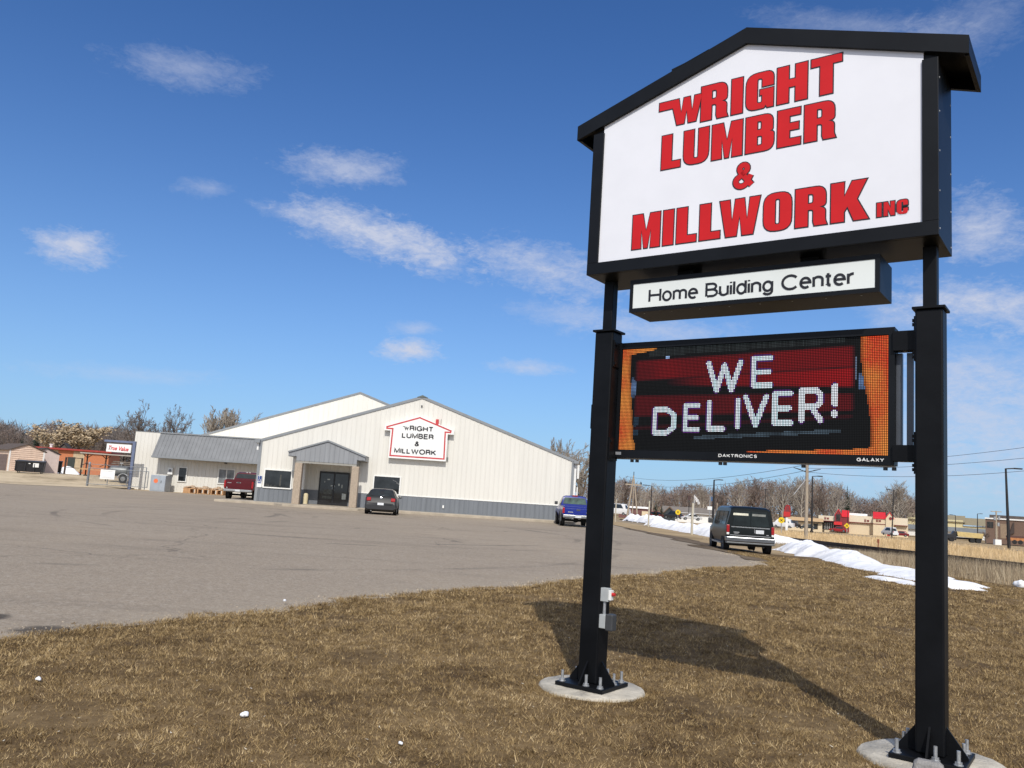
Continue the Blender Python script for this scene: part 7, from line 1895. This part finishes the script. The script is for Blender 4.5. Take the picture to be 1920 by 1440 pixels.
# the road keeps clear
rdv = ((x - p0.x) * nrm.x + (y - p0.y) * nrm.y); k &= ~((rdv > -5.6) & (rdv < 60))
x, y = x[k], y[k]; n = len(x)
blades('tall_dry_grass', x, y, Tv(x, y) - .05, rg.uniform(.35, .95, n) * (1 - .25 * rg.random(n)), rg.uniform(.02, .045, n) * np.clip(y / 55, .6, 1.8), (.22, .16), dry, 'tall straw-coloured dry grass covering the field beyond the tracks', 3)
x, y = field(30000, 20, 60, 'near'); k = rg.random(len(x)) < .35 + .65 * np.clip((x - 15) / 4, 0, 1); x, y = x[k], y[k]; n = len(x)
weed = blade_mat('dead weeds', [(.0, (.12, .09, .06)), (.35, (.27, .21, .14)), (.65, (.42, .34, .23)), (1, (.60, .51, .37))], .6)
blades('dead_weeds', x, y, Tv(x, y) - .05, rg.uniform(.25, .85, n) * np.clip(1.25 - (y - 26) / 28, .42, 1), rg.uniform(.010, .022, n), (.25, .2), weed, 'dead grey-brown weeds between the lawn and the railway track', 4)
# the small reddish marker stake among the grass
p = gp(1646.5, 1036); g = MB(); g.tube([(0, 0, 0), (0, 0, .75)], .035, 6); g.box(-.06, .06, -.02, .02, .6, .85)
o = g.build('marker_stake', M('rusty stake', (.22, .06, .03), .8)); o.location = p; tag(o, 'short rusty marker stake in the grass beside the track', 'stake')

# ------------------------------------------------------------------ pieces that are parts of their own
def split_loose(o, name):
    me = o.data; n = len(me.vertices); par = list(range(n))
    def find(a):
        while par[a] != a: par[a] = par[par[a]]; a = par[a]
        return a
    for e in me.edges:
        a, c = find(e.vertices[0]), find(e.vertices[1])
        if a != c: par[a] = c
    groups = {}
    for p in me.polygons: groups.setdefault(find(p.vertices[0]), []).append(p.index)
    if len(groups) < 2: return
    smooth = me.polygons[0].use_smooth
    for fi in groups.values():
        idx = sorted({v for f in fi for v in me.polygons[f].vertices}); mp_ = {v: i for i, v in enumerate(idx)}
        nm = bpy.data.meshes.new(name); nm.from_pydata([tuple(me.vertices[v].co) for v in idx], [], [[mp_[v] for v in me.polygons[f].vertices] for f in fi])
        for mt in me.materials: nm.materials.append(mt)
        if smooth: nm.polygons.foreach_set('use_smooth', [True] * len(nm.polygons)); nm.set_sharp_from_angle(angle=R(40))
        q = bpy.data.objects.new(name, nm); COL.objects.link(q); q.parent = o.parent; q.matrix_local = o.matrix_local.copy()
        for m_ in o.modifiers:
            if m_.type == 'BEVEL':
                k = q.modifiers.new('bevel', 'BEVEL'); k.width = m_.width; k.segments = m_.segments; k.limit_method = 'ANGLE'; k.angle_limit = m_.angle_limit
        for c in list(kids(o)): pass
    bpy.data.objects.remove(o)
SPLIT = {'gusset': 'gusset', 'corner_trim': 'corner_trim', 'corner_board': 'corner_board', 'gutter': 'gutter', 'cab_lamp': 'cab_lamp', 'bed_rail': 'bed_rail', 'hanger': 'hanger', 'pane': 'pane', 'notice': 'notice', 'poster': 'poster',
         'stones': 'stone', 'planks': 'plank', 'weathered_planks': 'weathered_plank', 'carrier_rails': 'carrier_rail', 'cable_glands': 'cable_gland', 'castors': 'castor', 'mullion': 'mullion', 'wainscot_cap': 'wainscot_cap', 'tan_panel': 'tan_panel',
         'transformer': 'transformer', 'insulator': 'insulator', 'legs': 'leg', 'tan_bay': 'tan_bay', 'rivets': 'rivet', 'screws': 'screw', 'goods': 'goods_item', 'glare_streaks': 'glare_streak', 'corner_boards': 'corner_board', 'wall_panel': 'wall_panel', 'downspout': 'downspout'}
for o in list(bpy.data.objects):
    b_ = o.name.split('.')[0]
    if o.type == 'MESH' and o.parent is not None and b_ in SPLIT and not kids(o): split_loose(o, SPLIT[b_])
